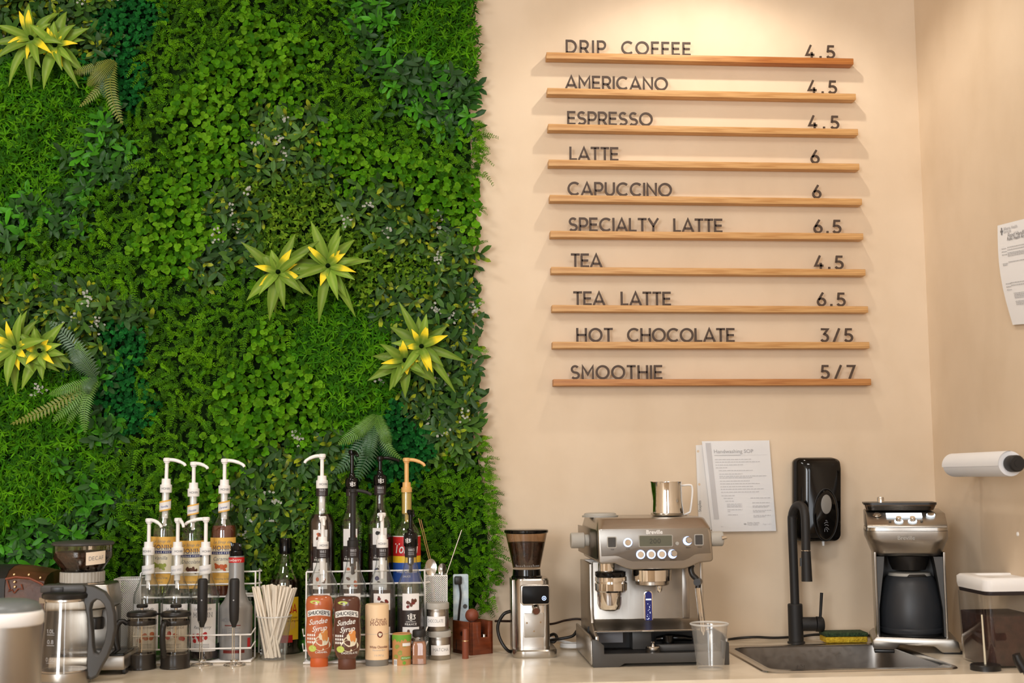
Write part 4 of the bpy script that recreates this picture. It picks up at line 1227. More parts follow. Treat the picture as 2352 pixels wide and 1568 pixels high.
# ================================================================== left half of the counter
def ringprism(mb, outer, inner, d0, d1, mi=0):
    """flat bar with a hole: outer and inner outlines (x, z) with equal counts, from depth d0 to d1"""
    n = len(outer)
    vs = [(p[0], d0, p[1]) for p in outer] + [(p[0], d0, p[1]) for p in inner] + [(p[0], d1, p[1]) for p in outer] + [(p[0], d1, p[1]) for p in inner]
    fs = []
    for i in range(n):
        j = (i + 1) % n
        fs += [(i, j, n + j, n + i), (2 * n + i, 3 * n + i, 3 * n + j, 2 * n + j), (i, 2 * n + i, 2 * n + j, j), (n + i, n + j, 3 * n + j, 3 * n + i)]
    mb.add(vs, fs, mi)
def glass_vessel(t, f, prof, glass, liquid=None, level=None, name='bottle_glass', lname='syrup', n=44):
    """prof: (half width px, py) from the bottom up"""
    u = f.u
    P = [(r * u, f.z(py)) for r, py in prof]
    P[0] = (P[0][0], 0.0)
    m = MB(); m.lathe([(1e-5, .0015)] + P, n=n); m.build(name, glass, t, 50)
    if liquid:
        zl = f.z(level); Q = []
        for (r, z) in P:
            if z < zl: Q.append((max(r - .0022, .002), z + .003 if z < .002 else z))
        rl = np.interp(zl, [p[1] for p in P], [p[0] for p in P])
        Q.append((rl - .0022, zl))
        m = MB(); m.solid(Q, n=n); m.build(lname, liquid, t, 50)
def pump(t, f, col, top, stem0, collar, rc, spout, barrel=None, stem_r=4.4, brand=None, dome=False):
    """top: py of the head; stem0: py where the stem leaves the cap; collar: (py top, py bottom); spout: (azimuth deg, length px, drop px)"""
    u = f.u; z = f.z
    c0, c1 = z(collar[0]), z(collar[1])
    m = MB()
    if dome: m.solid([(rc * u * .96, c1), (rc * u, c1 + 2 * u), (rc * u, c0 - 6 * u), (rc * u * .8, c0 - 1 * u), (rc * u * .5, c0), (rc * u * .42, c0 + 8 * u), (rc * u * .3, c0 + 10 * u)], n=36)
    else: m.solid([(rc * u * .97, c1), (rc * u, c1 + 1 * u), (rc * u, c0 - 1 * u), (rc * u * .78, c0), (rc * u * .76, z(stem0) + 2 * u), (rc * u * .6, z(stem0))], n=36)
    o = m.build('pump_collar', col, t, 40)
    if brand:
        m = MB()
        if brand == 'MONIN': add_text(m, 'MONIN', 5.0 * u, cyl_map(rc * u + .0004, (c0 + c1) / 2 - 2.5 * u, R(-90 + random.uniform(-14, 26))), 0, .17, .16); m.build('lettering', 'ink_grey', o, 0)
        else: year_mark(m, cyl_map(rc * u + .0004, (c0 + c1) / 2 - 8 * u, R(-90 + brand)), 11 * u); m.build('lettering', 'ink_white', o, 0)
    m = MB(); m.tube([(0, 0, z(stem0) - 2 * u), (0, 0, z(top) - 6 * u)], stem_r * u, 16); m.build('pump_stem', col, t)
    az = R(spout[0]); L = spout[1] * u; dr = spout[2] * u; zt = z(top)
    dx, dy = math.cos(az), math.sin(az)
    m = MB()
    m.solid([(6.5 * u, zt - 12 * u), (7 * u, zt - 9 * u), (8.6 * u, zt - 8 * u), (8.8 * u, zt - 2 * u), (7 * u, zt)], n=24)
    pts = [Vector((-dx * 4 * u, -dy * 4 * u, zt - 4.5 * u)), Vector((dx * L * .35, dy * L * .35, zt - 4 * u - dr * .10)), Vector((dx * L * .7, dy * L * .7, zt - 4.5 * u - dr * .45)), Vector((dx * L * .93, dy * L * .93, zt - 5 * u - dr * .9)), Vector((dx * L, dy * L, zt - 6 * u - dr * 1.25))]
    m.tube(smooth_path(pts, 5), [4.8 * u] * 3 + [4.2 * u] * 8 + [3.6 * u] * 8 + [3.2 * u] * 2, 12)
    m.build('pump_spout', col, t)
    if barrel:
        m = MB(); m.solid([(4.2 * u, z(barrel) - 18 * u), (4.2 * u, z(barrel) - 1 * u), (7 * u, z(barrel)), (7.8 * u, z(collar[1]))], n=24); m.build('pump_barrel', col, t)
def year_mark(m, fn, h, mi=0, align=.5):
    """1, two stacked looped 8s, 3"""
    tw = 1.32 * h * .8
    o = -tw * align
    add_text(m, '1', h * .72, lambda a, b: fn(a + o, b + h * .12), mi, .16, .1, 0.0)
    add_text(m, '8', h * .62, lambda a, b: fn(a + o + .36 * h, b + h * .42), mi, .15, .1, 0.0)
    add_text(m, '8', h * .62, lambda a, b: fn(a + o + .36 * h, b - h * .04), mi, .15, .1, 0.0)
    add_text(m, '3', h * .72, lambda a, b: fn(a + o + .80 * h, b + h * .12), mi, .16, .1, 0.0)
def serif_monin(m, fn, h, mi=0, w=.135):
    tw = add_text(m, 'MONIN', h, fn, mi, w, .22)
    # slab serifs
    x = -tw / 2
    for ch in 'MONIN':
        g = GLYPH[ch][0] * h
        if ch != 'O':
            for px in ((x + .07 * h, x + g - .07 * h) if ch != 'I' else (x + .07 * h,)):
                for zz in (0.02 * h, .98 * h):
                    m.add([fn(px - .15 * h, zz - .03 * h), fn(px + .15 * h, zz - .03 * h), fn(px + .15 * h, zz + .03 * h), fn(px - .15 * h, zz + .03 * h)], [(0, 1, 2, 3)], mi)
        x += g + .22 * h

# ------------------------------------------------------------------ wire racks
def rack(label, x0, x1, yf, floor_rows, up_y, up_floor, up_rows, depth_low, posts, seed):
    """two-tier wire rack; px rows are read at the front plane of each tier"""
    p = on((x0 + x1) / 2, yf, CT + .003)
    Yf = p.y; Yu = Yf + depth_low
    Yb = Yu + .08
    t = thing('wire_rack', label, 'rack', (p.x, Yf, CT))
    X = lambda px, Y: at(px, 1450, Y).x - p.x
    Zp = lambda py, Y: at((x0 + x1) / 2, py, Y).z - CT
    r = .0021
    zl = .0035; zu = Zp(up_floor, Yu)
    m = MB()
    xa, xb = X(x0, Yf), X(x1, Yf)
    # lower tray
    D = depth_low - .004
    m.tube([(xa, D, zl), (xa, 0, zl), (xb, 0, zl), (xb, D, zl)], r, 8)
    for k in range(1, 6): m.tube([(xa, D * k / 6, zl), (xb, D * k / 6, zl)], r * .75, 6)
    m.build('lower_tray', 'white_wire', t)
    for py in floor_rows:
        z = Zp(py, Yf); m = MB()
        m.tube([(xa - .004, .03, z + .012), (xa, 0, z), (xb, 0, z), (xb + .006, .03, z + .012)], r, 8); m.build('rail', 'white_wire', t)
    m = MB(); D0 = depth_low; D1 = depth_low + .080
    m.tube([(xa, D1, zu), (xa, D0, zu), (xb, D0, zu), (xb, D1, zu), (xa, D1, zu)], r, 8)
    for k in range(1, 6): m.tube([(xa, D0 + (D1 - D0) * k / 6, zu), (xb, D0 + (D1 - D0) * k / 6, zu)], r * .75, 6)
    m.build('upper_tray', 'white_wire', t)
    for py in up_rows:
        z = Zp(py, Yu); m = MB()
        m.tube([(xa - .002, D1, z), (xa, D0, z), (xb, D0, z), (xb + .012, D0 + .02, z), (xb, D1, z)], r, 8); m.build('rail', 'white_wire', t)
    zt = Zp(min(up_rows), Yu)
    for px in posts:
        m = MB(); x = X(px, Yf); m.tube([(x, 0, zl), (x, 0, Zp(min(floor_rows), Yf))], r, 8); m.build('post', 'white_wire', t)
    for x in (xa, xb):
        m = MB(); m.tube([(x, D0 - .002, zl), (x, D0 - .002, zt)], r * 1.1, 8); m.tube([(x, D1, zl), (x, D1, zt)], r * 1.1, 8); m.build('side_frame', 'white_wire', t)
    return Yf, Yu, CT + zl + r, CT + zu + r
YfL, YuL, z1L, z2L = rack('white two-tier wire rack of syrup bottles on the left', 306, 577, 1521, (1459, 1490), 1340, 1371, (1314, 1342), 0.076, (552, 318), 1)
YfR, YuR, z1R, z2R = rack('white two-tier wire rack of syrup bottles right of the paper straws', 697, 976, 1520, (1457, 1491), 1340, 1369, (1311, 1340), .076, (), 2)

# ------------------------------------------------------------------ syrup bottles, left rack
def monin_big(cx, name, liquid, lev, glass, dy=0, art='vanilla_green', spout=(0, 44, 10), label=''):
    f = Fr(cx, 1371, YuL + .042, z2L)
    t = thing('syrup_bottle', label, 'bottle', f.O, group='tall syrup bottles on the upper tier of the left rack')
    u = f.u; z = lambda py: f.z(py + dy)
    g = type('G', (), {})(); g.u = u; g.z = z
    glass_vessel(t, g, [(27, 1371 - dy), (29.5, 1366), (30, 1360), (30, 1218), (28.5, 1207), (24, 1197), (17, 1184), (13.5, 1172), (12.5, 1150), (12, 1131)], glass, liquid, lev)
    rb = 30 * u + .0006
    lb = MB(); hw = 30 * u * 1.25
    wrap_patch(lb, rb, -hw, hw, z(1340), z(1231), 0)
    wrap_patch(lb, rb + .0002, -hw, hw, z(1257), z(1231), 1)
    wrap_patch(lb, rb + .0002, -hw, hw, z(1340), z(1311), 1)
    wrap_patch(lb, rb + .0004, -hw * .72, hw * .9, z(1269), z(1262.5), 2)
    add_font(lb, 'Le Sirop de', 9 * u, cyl_map(rb + .0004, z(1244)), 4, .5, .35)
    serif_monin(lb, cyl_map(rb + .0004, z(1260)), 10.5 * u, 2)
    add_text(lb, 'SUGAR FREE', 4 * u, cyl_map(rb + .0007, z(1268)), 3, .16, .5)
    add_font(lb, name, 12 * u, cyl_map(rb + .0004, z(1283)), 4, .5, .3, 46 * u)
    rr = random.Random(len(name) * 7)
    am = {'vanilla_green': 6, 'choc_brown': 5, 'caramel_orange': 7}[art]
    for k in range(9):
        bx, by = rr.uniform(-15, 15) * u, z(rr.uniform(1293, 1305))
        wrap_poly(lb, rb + .0004 + .0001 * k, blob(bx, by, rr.uniform(4, 7) * u, rr.uniform(2.5, 4.5) * u, 8, .2, k, rr.uniform(0, 3)), am)
    add_font(lb, 'Flavouring Syrup', 5 * u, cyl_map(rb + .0006, z(1326)), 4, .5)
    add_font(lb, '750 ml', 4 * u, cyl_map(rb + .0006, z(1335)), 4, .5)
    lb.build('label', ['label_cream', 'label_amber', 'ink_navy', 'ink_white', 'ink_grey', 'choc_brown', 'vanilla_green', 'caramel_orange'], t, 0)
    nb = MB(); rn = 13 * u + .0006
    wrap_patch(nb, rn, -rn * 1.4, rn * 1.4, z(1173), z(1149), 0, shear=.18)
    wrap_patch(nb, rn + .0002, -rn * 1.4, rn * 1.4, z(1152.5), z(1149), 1, shear=.18); wrap_patch(nb, rn + .0002, -rn * 1.4, rn * 1.4, z(1173), z(1169.5), 1, shear=.18)
    add_font(nb, name, 7 * u, (lambda a, b: cyl_map(rn + .0004, z(1165))(a, b + .18 * a)), 2, .5, .2, 19 * u)
    nb.build('neck_label', ['label_white', 'label_amber', 'ink_blue'], t, 0)
    pump(t, g, 'white_plastic', 1051, 1101, (1112, 1131), 13.5, spout, 1190, brand='MONIN')
    return t
monin_big(372, 'Vanilla', 'liquid_yellow', 1212, 'glass_soft', 0, 'vanilla_green', (-8, 44, 10), 'pale green vanilla syrup bottle with white pump, upper tier of the left rack').rotation_euler = (0, R(1.2), 0)
monin_big(441, 'Chocolate', 'liquid_clear', 1235, 'glass_soft', 9, 'choc_brown', (-25, 38, 9), 'colourless chocolate syrup bottle with white pump, between the vanilla and caramel bottles')
monin_big(512.5, 'Caramel', 'liquid_caramel', 1204, 'glass_soft', 2, 'caramel_orange', (-5, 46, 11), 'brown caramel syrup bottle with white pump, right on the upper tier of the left rack')

def monin_small(cx, spout, name, lev, liquid, top, label, art):
    f = Fr(cx, 1516, YfL + .042, z1L)
    t = thing('syrup_bottle', label, 'bottle', f.O, group='front syrup bottles on the left rack')
    u = f.u; z = f.z
    glass_vessel(t, f, [(30, 1516), (32.5, 1511), (33, 1504), (33, 1372), (31, 1360), (25, 1346), (18, 1330), (14, 1312), (12.8, 1294), (12.4, 1275)], 'glass_clear', liquid, lev)
    rb = 33 * u + .0006; lb = MB(); hw = 33 * u * 1.0
    wrap_patch(lb, rb, -hw, hw, z(1492), z(1384), 0)
    wrap_patch(lb, rb, hw * 1.25, hw * 1.55, z(1475), z(1384), 0)
    add_font(lb, 'Le Sirop de', 9 * u, cyl_map(rb + .0004, z(1398)), 2, .5, .35)
    serif_monin(lb, cyl_map(rb + .0004, z(1414)), 10.5 * u, 2)
    add_font(lb, name, 10 * u, cyl_map(rb + .0004, z(1440)), 2, .5, .25, 48 * u)
    rr = random.Random(cx)
    for k in range(8):
        wrap_poly(lb, rb + .0004 + .0001 * k, blob(rr.uniform(-22, 22) * u, z(rr.uniform(1450, 1468)), rr.uniform(4, 7) * u, rr.uniform(4, 6) * u, 9, .12, k), 1)
    for k in range(4): wrap_patch(lb, rb + .0003, -hw * .6, hw * .5, z(1476 + 3.5 * k), z(1475 + 3.5 * k), 2, 6)
    lb.build('label', ['label_white', art, 'ink_grey'], t, 0)
    nb = MB(); rn = 14 * u + .0006
    wrap_patch(nb, rn, -rn * 1.4, rn * 1.4, z(1318), z(1297), 0, shear=.12)
    add_text(nb, name.upper(), 4.6 * u, (lambda a, b: cyl_map(rn + .0004, z(1310))(a, b + .12 * a)), 1, .16, .2, .5, 24 * u)
    nb.build('neck_label', ['label_white', 'ink_pale'], t, 0)
    pump(t, f, 'white_plastic', top, 1246, (1256, 1274), 13.6, spout, 1332, brand='MONIN')
    return t
monin_small(337, (-35, 40, 12), 'Peppermint', 1500, 'liquid_clear', 1190, 'clear peppermint syrup bottle with white pump, behind the left French press', 'caramel_orange')
monin_small(404, (-58, 34, 12), 'Maple Spice', 1497, 'liquid_clear', 1189, 'clear maple syrup bottle with white pump, behind the right French press', 'berry_red')
monin_small(469, (180, 47, 9), 'Raspberry', 1492, 'liquid_dark', 1187, 'red fruit syrup bottle with white pump spouting left, behind the left milk frother', 'berry_red')

# silver strawberry bottle
f = Fr(541, 1516, YfL + .044, z1L); u = f.u; z = f.z
t = thing('syrup_bottle', 'silver strawberry puree bottle with black flip cap, right end of the left rack', 'bottle', f.O, group='front syrup bottles on the left rack')
mat('silver_plastic', lin(148, 147, 146), 0.3, 0.25)
MB().solid([(34, 1516), (37, 1511), (37.5, 1500), (37.5, 1402), (38, 1395), (36, 1388), (28, 1378), (21, 1362), (18.5, 1345), (17.5, 1320), (17.5, 1276)] and [(r * u, max(0, z(py))) for r, py in [(34, 1516), (37, 1511), (37.5, 1500), (37.5, 1402), (38, 1395), (36, 1388), (28, 1378), (21, 1362), (18.5, 1345), (17.5, 1320), (17.5, 1276)]], n=44).build('body', 'silver_plastic', t, 40)
m = MB(); r0 = 17.5 * u + .0006
wrap_patch(m, r0, -r0 * 2.2, r0 * 2.2, z(1291), z(1279), 0, 24)
add_font(m, 'Strawberry', 9.5 * u, cyl_map(r0 + .0004, z(1288), R(-112)), 1, .5); m.build('neck_band', ['ink_red', 'ink_white'], t, 0)
m = MB(); rb = 37.6 * u + .0006
serif_monin(m, cyl_map(rb, z(1424), R(-112)), 8 * u, 0)
wrap_patch(m, rb, -22 * u, 16 * u, z(1433), z(1431), 1, 8)
for k in range(11): wrap_patch(m, rb, -12 * u, (16 - (k * 5 % 7)) * u, z(1439 + 4.4 * k), z(1437.6 + 4.4 * k), 0, 6)
wrap_patch(m, rb, -26 * u, 26 * u, z(1495), z(1488), 1, 10); wrap_patch(m, rb, 34 * u, 44 * u, z(1483), z(1462), 2, 4)
for k in range(3): wrap_patch(m, rb, (-30 + 5 * k) * u, (-28 + 5 * k) * u, z(1452), z(1440), 0, 2)
m.build('print', ['ink_grey', 'ink_maroon', 'berry_red'], t, 0)
m = MB(); m.solid([(16 * u, z(1276)), (17 * u, z(1273)), (16.5 * u, z(1264)), (12 * u, z(1262)), (10 * u, z(1256)), (7 * u, z(1246))], n=28)
m.prism([(-13 * u, z(1262)), (-4 * u, z(1264)), (-3 * u, z(1250)), (-14 * u, z(1243))], -6 * u, 6 * u, 'y', bev=.0008); m.prism([(4 * u, z(1262)), (12 * u, z(1262)), (11 * u, z(1247)), (2 * u, z(1250))], -6 * u, 6 * u, 'y', bev=.0008); m.build('flip_cap', 'black_gloss', t, 40)

# ------------------------------------------------------------------ syrup bottles, right rack
def maison_label(lb, rb, u, z, y0, y1, hw, art, ang=-90, yd=None):
    """white picture, dark block with the year, white picture"""
    A = R(ang); h = y1 - y0; yd = yd or (y0 + h * .42, y0 + h * .80)
    fn = lambda zc: cyl_map(rb + .0004, z(zc), A)
    wrap_patch(lb, rb, -hw, hw, z(y1), z(y0), 0, 10, A)
    wrap_patch(lb, rb + .0002, -hw, hw, z(yd[1]), z(yd[0]), 1, 10, A)
    year_mark(lb, fn(yd[0] + (yd[1] - yd[0]) * .60), 15 * u, 2)
    add_text(lb, 'FRANCE', 4.6 * u, fn(yd[1] - 4), 2, .17, .3); add_text(lb, 'MAISON ROUTIN', 1.9 * u, fn(yd[1] - 11), 2, .2, .3)
    rr = random.Random(int(y0 * 7 + hw * 1e5))
    for (a, b) in ((y0 + 4, yd[0] - 4), (yd[1] + 3, y1 - 3)):
        for k in range(7):
            w_, h_ = rr.uniform(3, 6) * u, rr.uniform(3, min(6, (b - a) / 3 + 1)) * u
            wrap_poly(lb, rb + .0004 + .00008 * k, blob(rr.uniform(-hw * .5, hw * .6), z(rr.uniform(a + 4, max(a + 5, b - 4))), w_, h_, 7, .25, k, rr.uniform(0, 3)), 3 if k % 3 else 4)
def neck_sleeve(t, u, z, y0, y1, r, ang=-84):
    m = MB(); m.lathe([(r * u, z(y1)), (r * u + .0002, z(y1) + .001), (r * u + .0002, z(y0) - .001), (r * u, z(y0))], n=32)
    add_text(m, '1883', 5.6 * u, cyl_map(r * u + .0006, z((y0 + y1) / 2 - 2), R(ang)), 1, .16, .14); 
    for k in range(2): add_text(m, 'FRANCE', 2.6 * u, cyl_map(r * u + .0006, z((y0 + y1) / 2 + 3 + 4 * k), R(ang)), 1, .16, .2)
    m.build('neck_sleeve', ['label_dark', 'ink_pale'], t, 0)
LM = ['label_white', 'label_dark', 'ink_white', 'choc_brown', 'caramel_orange']
def maison_upper(cx, rbody, lev, y_sh, pumpcfg, label, art, lab, sleeve, glass='glass_soft', liq='liquid_dark'):
    f = Fr(cx, 1370, YuR + .042, z2R); u = f.u; z = f.z
    t = thing('syrup_bottle', label, 'bottle', f.O, group='tall syrup bottles on the upper tier of the right rack')
    glass_vessel(t, f, [(rbody - 2, 1370), (rbody, 1365), (rbody, y_sh + 16), (rbody - 1.5, y_sh + 7), (rbody - 7, y_sh - 4), (rbody * .55, y_sh - 16), (13.5, y_sh - 32), (12.5, sleeve[1]), (12, sleeve[0] - 2)], glass, liq, lev)
    lb = MB(); rb = rbody * u + .0006
    maison_label(lb, rb, u, z, lab[0], lab[1], 17 * u, art, lab[2], lab[3]); lb.build('label', LM[:3] + art, t, 0)
    neck_sleeve(t, u, z, sleeve[0], sleeve[1], 13.6)
    pump(t, f, **pumpcfg)
maison_upper(738.5, 30.5, 1180, 1186, dict(col='white_plastic', top=1042, stem0=1094, collar=(1102, 1121), rc=13.6, spout=(188, 40, 12), barrel=1178, brand='MONIN'), 'dark red syrup bottle with white pump spouting left, upper tier of the right rack', ['caramel_orange', 'choc_brown'], (1215, 1350, -93, (1253, 1290)), (1121, 1139))
maison_upper(808, 27.5, 1262, 1186, dict(col='black_gloss', top=1033, stem0=1088, collar=(1096, 1122), rc=16, spout=(-62, 30, 8), barrel=1196, brand=4, dome=True), 'caramel syrup bottle with the tallest black pump on the upper right rack', ['choc_brown', 'caramel_orange'], (1213, 1350, -96, (1252, 1288)), (1122, 1139))
maison_upper(873, 29, 1225, 1186, dict(col='black_gloss', top=1047, stem0=1084, collar=(1089, 1114), rc=16, spout=(8, 44, 6), barrel=1178, brand=6, dome=True), 'dark berry syrup bottle with black pump, beside the red labelled bottle on the right rack', ['ink_black', 'ink_navy'], (1211, 1350, -90, (1249, 1285)), (1114, 1136))
# red, yellow and blue labelled bottle with gold pump
f = Fr(934.5, 1370, YuR + .042, z2R); u = f.u; z = f.z
t = thing('syrup_bottle', 'syrup bottle with red, yellow and blue label and a gold pump', 'bottle', f.O, group='tall syrup bottles on the upper tier of the right rack')
glass_vessel(t, f, [(30, 1370), (32, 1364), (32, 1226), (30, 1216), (23, 1206), (15, 1192), (13, 1170), (12.5, 1130)], 'glass_green', 'liquid_clear', 1250)
lb = MB(); rb = 32 * u + .0006; hw = 32 * u * 1.45
wrap_patch(lb, rb, -hw, hw, z(1275), z(1231), 0, 18); wrap_patch(lb, rb + .0002, -hw, hw, z(1231), z(1229), 3, 18); wrap_patch(lb, rb, -hw, hw, z(1290), z(1275), 1, 18); wrap_patch(lb, rb, -hw, hw, z(1336), z(1290), 2, 18)
add_font(lb, 'Torani', 32 * u, cyl_map(rb + .0004, z(1268)), 3, .5, .25, 60 * u, .012); add_font(lb, 'White Chocolate', 9 * u, cyl_map(rb + .0004, z(1313)), 3, .5, 0, 52 * u); add_font(lb, 'SAUCE', 6 * u, cyl_map(rb + .0004, z(1323)), 3, .5)
lb.build('label', ['ink_red', 'ink_yellow', 'ink_blue', 'ink_white'], t, 0)
pump(t, f, 'gold_plastic', 1051, 1109, (1118, 1131), 12.5, (-6, 42, 11), 1180, 5.2)
MB().solid([(9.5 * u, z(1180)), (11.2 * u, z(1178)), (11.4 * u, z(1132))], n=24).build('pump_sleeve', 'gold_plastic', t)

def maison_lower(cx, rbody, lev, liq, pumpcfg, label, art, sleeve, lab=None):
    f = Fr(cx, 1518, YfR + .042, z1R); u = f.u; z = f.z
    t = thing('syrup_bottle', label, 'bottle', f.O, group='front syrup bottles on the right rack')
    glass_vessel(t, f, [(rbody - 2, 1518), (rbody, 1513), (rbody, 1352), (rbody - 1.5, 1341), (rbody - 6, 1328), (rbody * .6, 1312), (15, 1296), (13, sleeve[1]), (12.2, sleeve[0] - 2)], 'glass_clear', liq, lev)
    lb = MB(); rb = rbody * u + .0006; l = lab or (1360, 1490, -90, (1398, 1436))
    maison_label(lb, rb, u, z, l[0], l[1], 20 * u, art, l[2], l[3]); lb.build('label', LM[:3] + art, t, 0)
    neck_sleeve(t, u, z, sleeve[0], sleeve[1], 13.6)
    pump(t, f, **pumpcfg)
    return t
maison_lower(740, 35, 1500, 'liquid_clear', dict(col='white_plastic', top=1185, stem0=1234, collar=(1243, 1260), rc=13.8, spout=(-80, 26, 12), barrel=1318, brand='MONIN'), 'nearly empty clear syrup bottle with white pump behind the orange caramel syrup', ['caramel_orange', 'choc_brown'], (1260, 1281))
maison_lower(810, 31.5, 1480, 'liquid_clear', dict(col='black_matte', top=1122, stem0=1236, collar=(1240, 1260), rc=13, spout=(2, 42, 8), barrel=1300, stem_r=6.5), 'clear syrup bottle with thick black pump stem behind the brown chocolate syrup', ['choc_brown', 'caramel_orange'], (1256, 1280))
maison_lower(878, 31, 1352, 'liquid_dark', dict(col='white_plastic', top=1177, stem0=1230, collar=(1238, 1257), rc=13.8, spout=(-95, 24, 10), barrel=1310, brand='MONIN'), 'dark syrup bottle with white pump behind the cream cylinder tin', ['choc_brown', 'ink_maroon'], (1257, 1279))
maison_lower(944, 31.5, 1395, 'liquid_dark', dict(col='black_gloss', top=1170, stem0=1214, collar=(1222, 1254), rc=16.5, spout=(-70, 22, 8), barrel=1296, brand=-28, dome=True), 'dark tiramisu syrup bottle with black pump behind the green cardboard tube', ['choc_brown', 'ink_maroon'], (1254, 1279))

# ------------------------------------------------------------------ things standing in front of the right rack
def squeeze(cx, yb, dy, body, capm, word, label):
    f = standing(cx, yb, .017); u = f.u; z = lambda py: f.z(py + dy)
    t = thing('syrup_bottle', label, 'bottle', f.O, group='squeeze bottles of sundae syrup')
    P = [(20, 1509), (26, 1500), (30, 1484), (31.5, 1462), (31, 1440), (29.5, 1422), (30.5, 1402), (31.5, 1388), (30, 1376), (26, 1369), (18, 1366.5)]
    S = Matrix.Diagonal((1, .72, 1, 1))
    MB().solid([(r * u, z(py)) for r, py in P], n=48, M=S).build('body', body, t, 50)
    MB().solid([(19.5 * u, 0), (20.5 * u, .001), (20.3 * u, z(1512)), (19 * u, z(1510)), (19 * u, z(1508))], n=40, M=S).build('cap', capm, t, 40)
    zz = [z(p[1]) for p in P]; rr_ = [p[0] * u for p in P]
    def sf(x, y, off=.0006):
        r = float(np.interp(y, zz, rr_)); return (x, -.72 * math.sqrt(max(r * r - x * x, 1e-8)) - off, y)
    lb = MB()
    def quad(pts, mi, off=.0006): lb.add([sf(p[0], p[1], off) for p in pts], [tuple(range(len(pts)))], mi)
    def band(x0, x1, fa, fb, mi, off, n=14):
        vs = []
        for i in range(n + 1):
            x = x0 + (x1 - x0) * i / n
            vs += [sf(x, fa(x), off), sf(x, fb(x), off)]
        lb.add(vs, [(2 * i, 2 * i + 2, 2 * i + 3, 2 * i + 1) for i in range(n)], mi)
    arch = lambda x, y: y + 4.5 * u * (1 - (x / (26 * u)) ** 2) - 2 * u
    band(-26 * u, 26 * u, lambda x: arch(x, z(1413)), lambda x: arch(x, z(1399)), 0, .0006)
    add_text(lb, "SMUCKER'S", 8.5 * u, lambda a, b: sf(a, arch(a, z(1410.5)) + b, .0011), 1, .18, .10, .5, 48 * u)
    add_font(lb, 'Sundae', 17 * u, lambda a, b: sf(a - 1 * u, z(1430) + b + .12 * a, .0010), 0, .5, .3, 42 * u, .008)
    add_font(lb, 'Syrup', 17 * u, lambda a, b: sf(a + 2 * u, z(1446) + b + .12 * a, .0010), 0, .5, .3, 34 * u, .008)
    for k, (bx, by, rx, ry, mi) in enumerate(((6, 1478, 20, 13, 3), (8, 1468, 16, 12, 3), (10, 1458, 10, 9, 3), (13, 1450, 8, 9, 2), (12, 1459, 4, 10, 2), (18, 1462, 3, 8, 2))):
        quad(blob(bx * u, z(by), rx * u, ry * u, 14, .08, k), mi, .0006 + .0001 * k)
    for k in range(12):
        bx, by = (-26 + (k % 4) * 5) * u, z(1458 + (k // 4) * 8); quad([(bx, by), (bx + 3.2 * u, by), (bx + 3.2 * u, by + 5 * u), (bx, by + 5 * u)], 0, .0005)
    quad(blob(-14 * u, z(1486), 9 * u, 7.5 * u, 16, 0), 4, .0013)
    add_text(lb, word, 4.4 * u, lambda a, b: sf(a + 6 * u, z(1497) + b, .0012), 0, .18, .14)
    quad(blob(-9 * u, z(1380), 11 * u, 4 * u, 12, .1), 4, .0006)
    lb.build('label', ['ink_white', 'ink_black', 'topping', 'label_cream', 'lime'], t, 0)
mat('lime', lin(190, 206, 96), 0.5); mat('topping', lin(214, 140, 72), 0.45)
mat('caramel_bottle', lin(186, 100, 60), 0.22, coat=0.4); mat('choc_bottle', lin(88, 52, 40), 0.22, coat=0.4)
squeeze(733, 1532, 0, 'caramel_bottle', 'caramel_orange', 'CARAMEL', 'orange caramel sundae syrup squeeze bottle standing on its cap')
squeeze(797, 1538, 2, 'choc_bottle', 'choc_brown', 'CHOCOLATE', 'brown chocolate sundae syrup squeeze bottle standing on its cap')

f = standing(866, 1530, .027); u = f.u; z = f.z
t = thing('powder_tin', 'cream cylinder tin of white chocolate powder with grey base', 'tin', f.O)
mat('cream_card', lin(238, 206, 166), 0.5)
MB().solid([(25.5 * u, 0), (26.3 * u, .002), (26.3 * u, z(1511))], n=44).build('base', 'grey_plastic', t, 40)
m = MB(); m.solid([(27 * u, z(1512)), (27 * u, z(1390)), (26 * u, z(1387)), (24 * u, z(1386))], n=44, mi=0); rb = 27 * u + .0005
add_font(m, 'Le Sirop de', 8 * u, cyl_map(rb, z(1422), R(-78)), 1, .5, .35); serif_monin(m, cyl_map(rb, z(1433), R(-78)), 9.5 * u, 1)
m.build('body', ['cream_card', 'ink_maroon'], t, 40)
m = MB()
wrap_poly(m, rb, blob(8 * u, z(1454), 6.5 * u, 7 * u, 18, 0), 0); wrap_poly(m, rb + .0003, blob(8 * u, z(1454), 4 * u, 4.4 * u, 12, .2, 2), 1)
add_font(m, 'White Chocolate', 8 * u, cyl_map(rb, z(1485), R(-78)), 0, .5, 0, 46 * u, .01); add_font(m, 'Flavoured Base', 5 * u, cyl_map(rb, z(1491), R(-78)), 2, .5); add_font(m, '2 lb (907 g)', 5 * u, cyl_map(rb, z(1503), R(-78)), 2, .5); wrap_patch(m, rb, -rb * 1.5, rb * 1.5, z(1453.5), z(1453), 2, 12)
m.build('print', ['ink_maroon', 'label_cream', 'ink_pale'], t, 0)

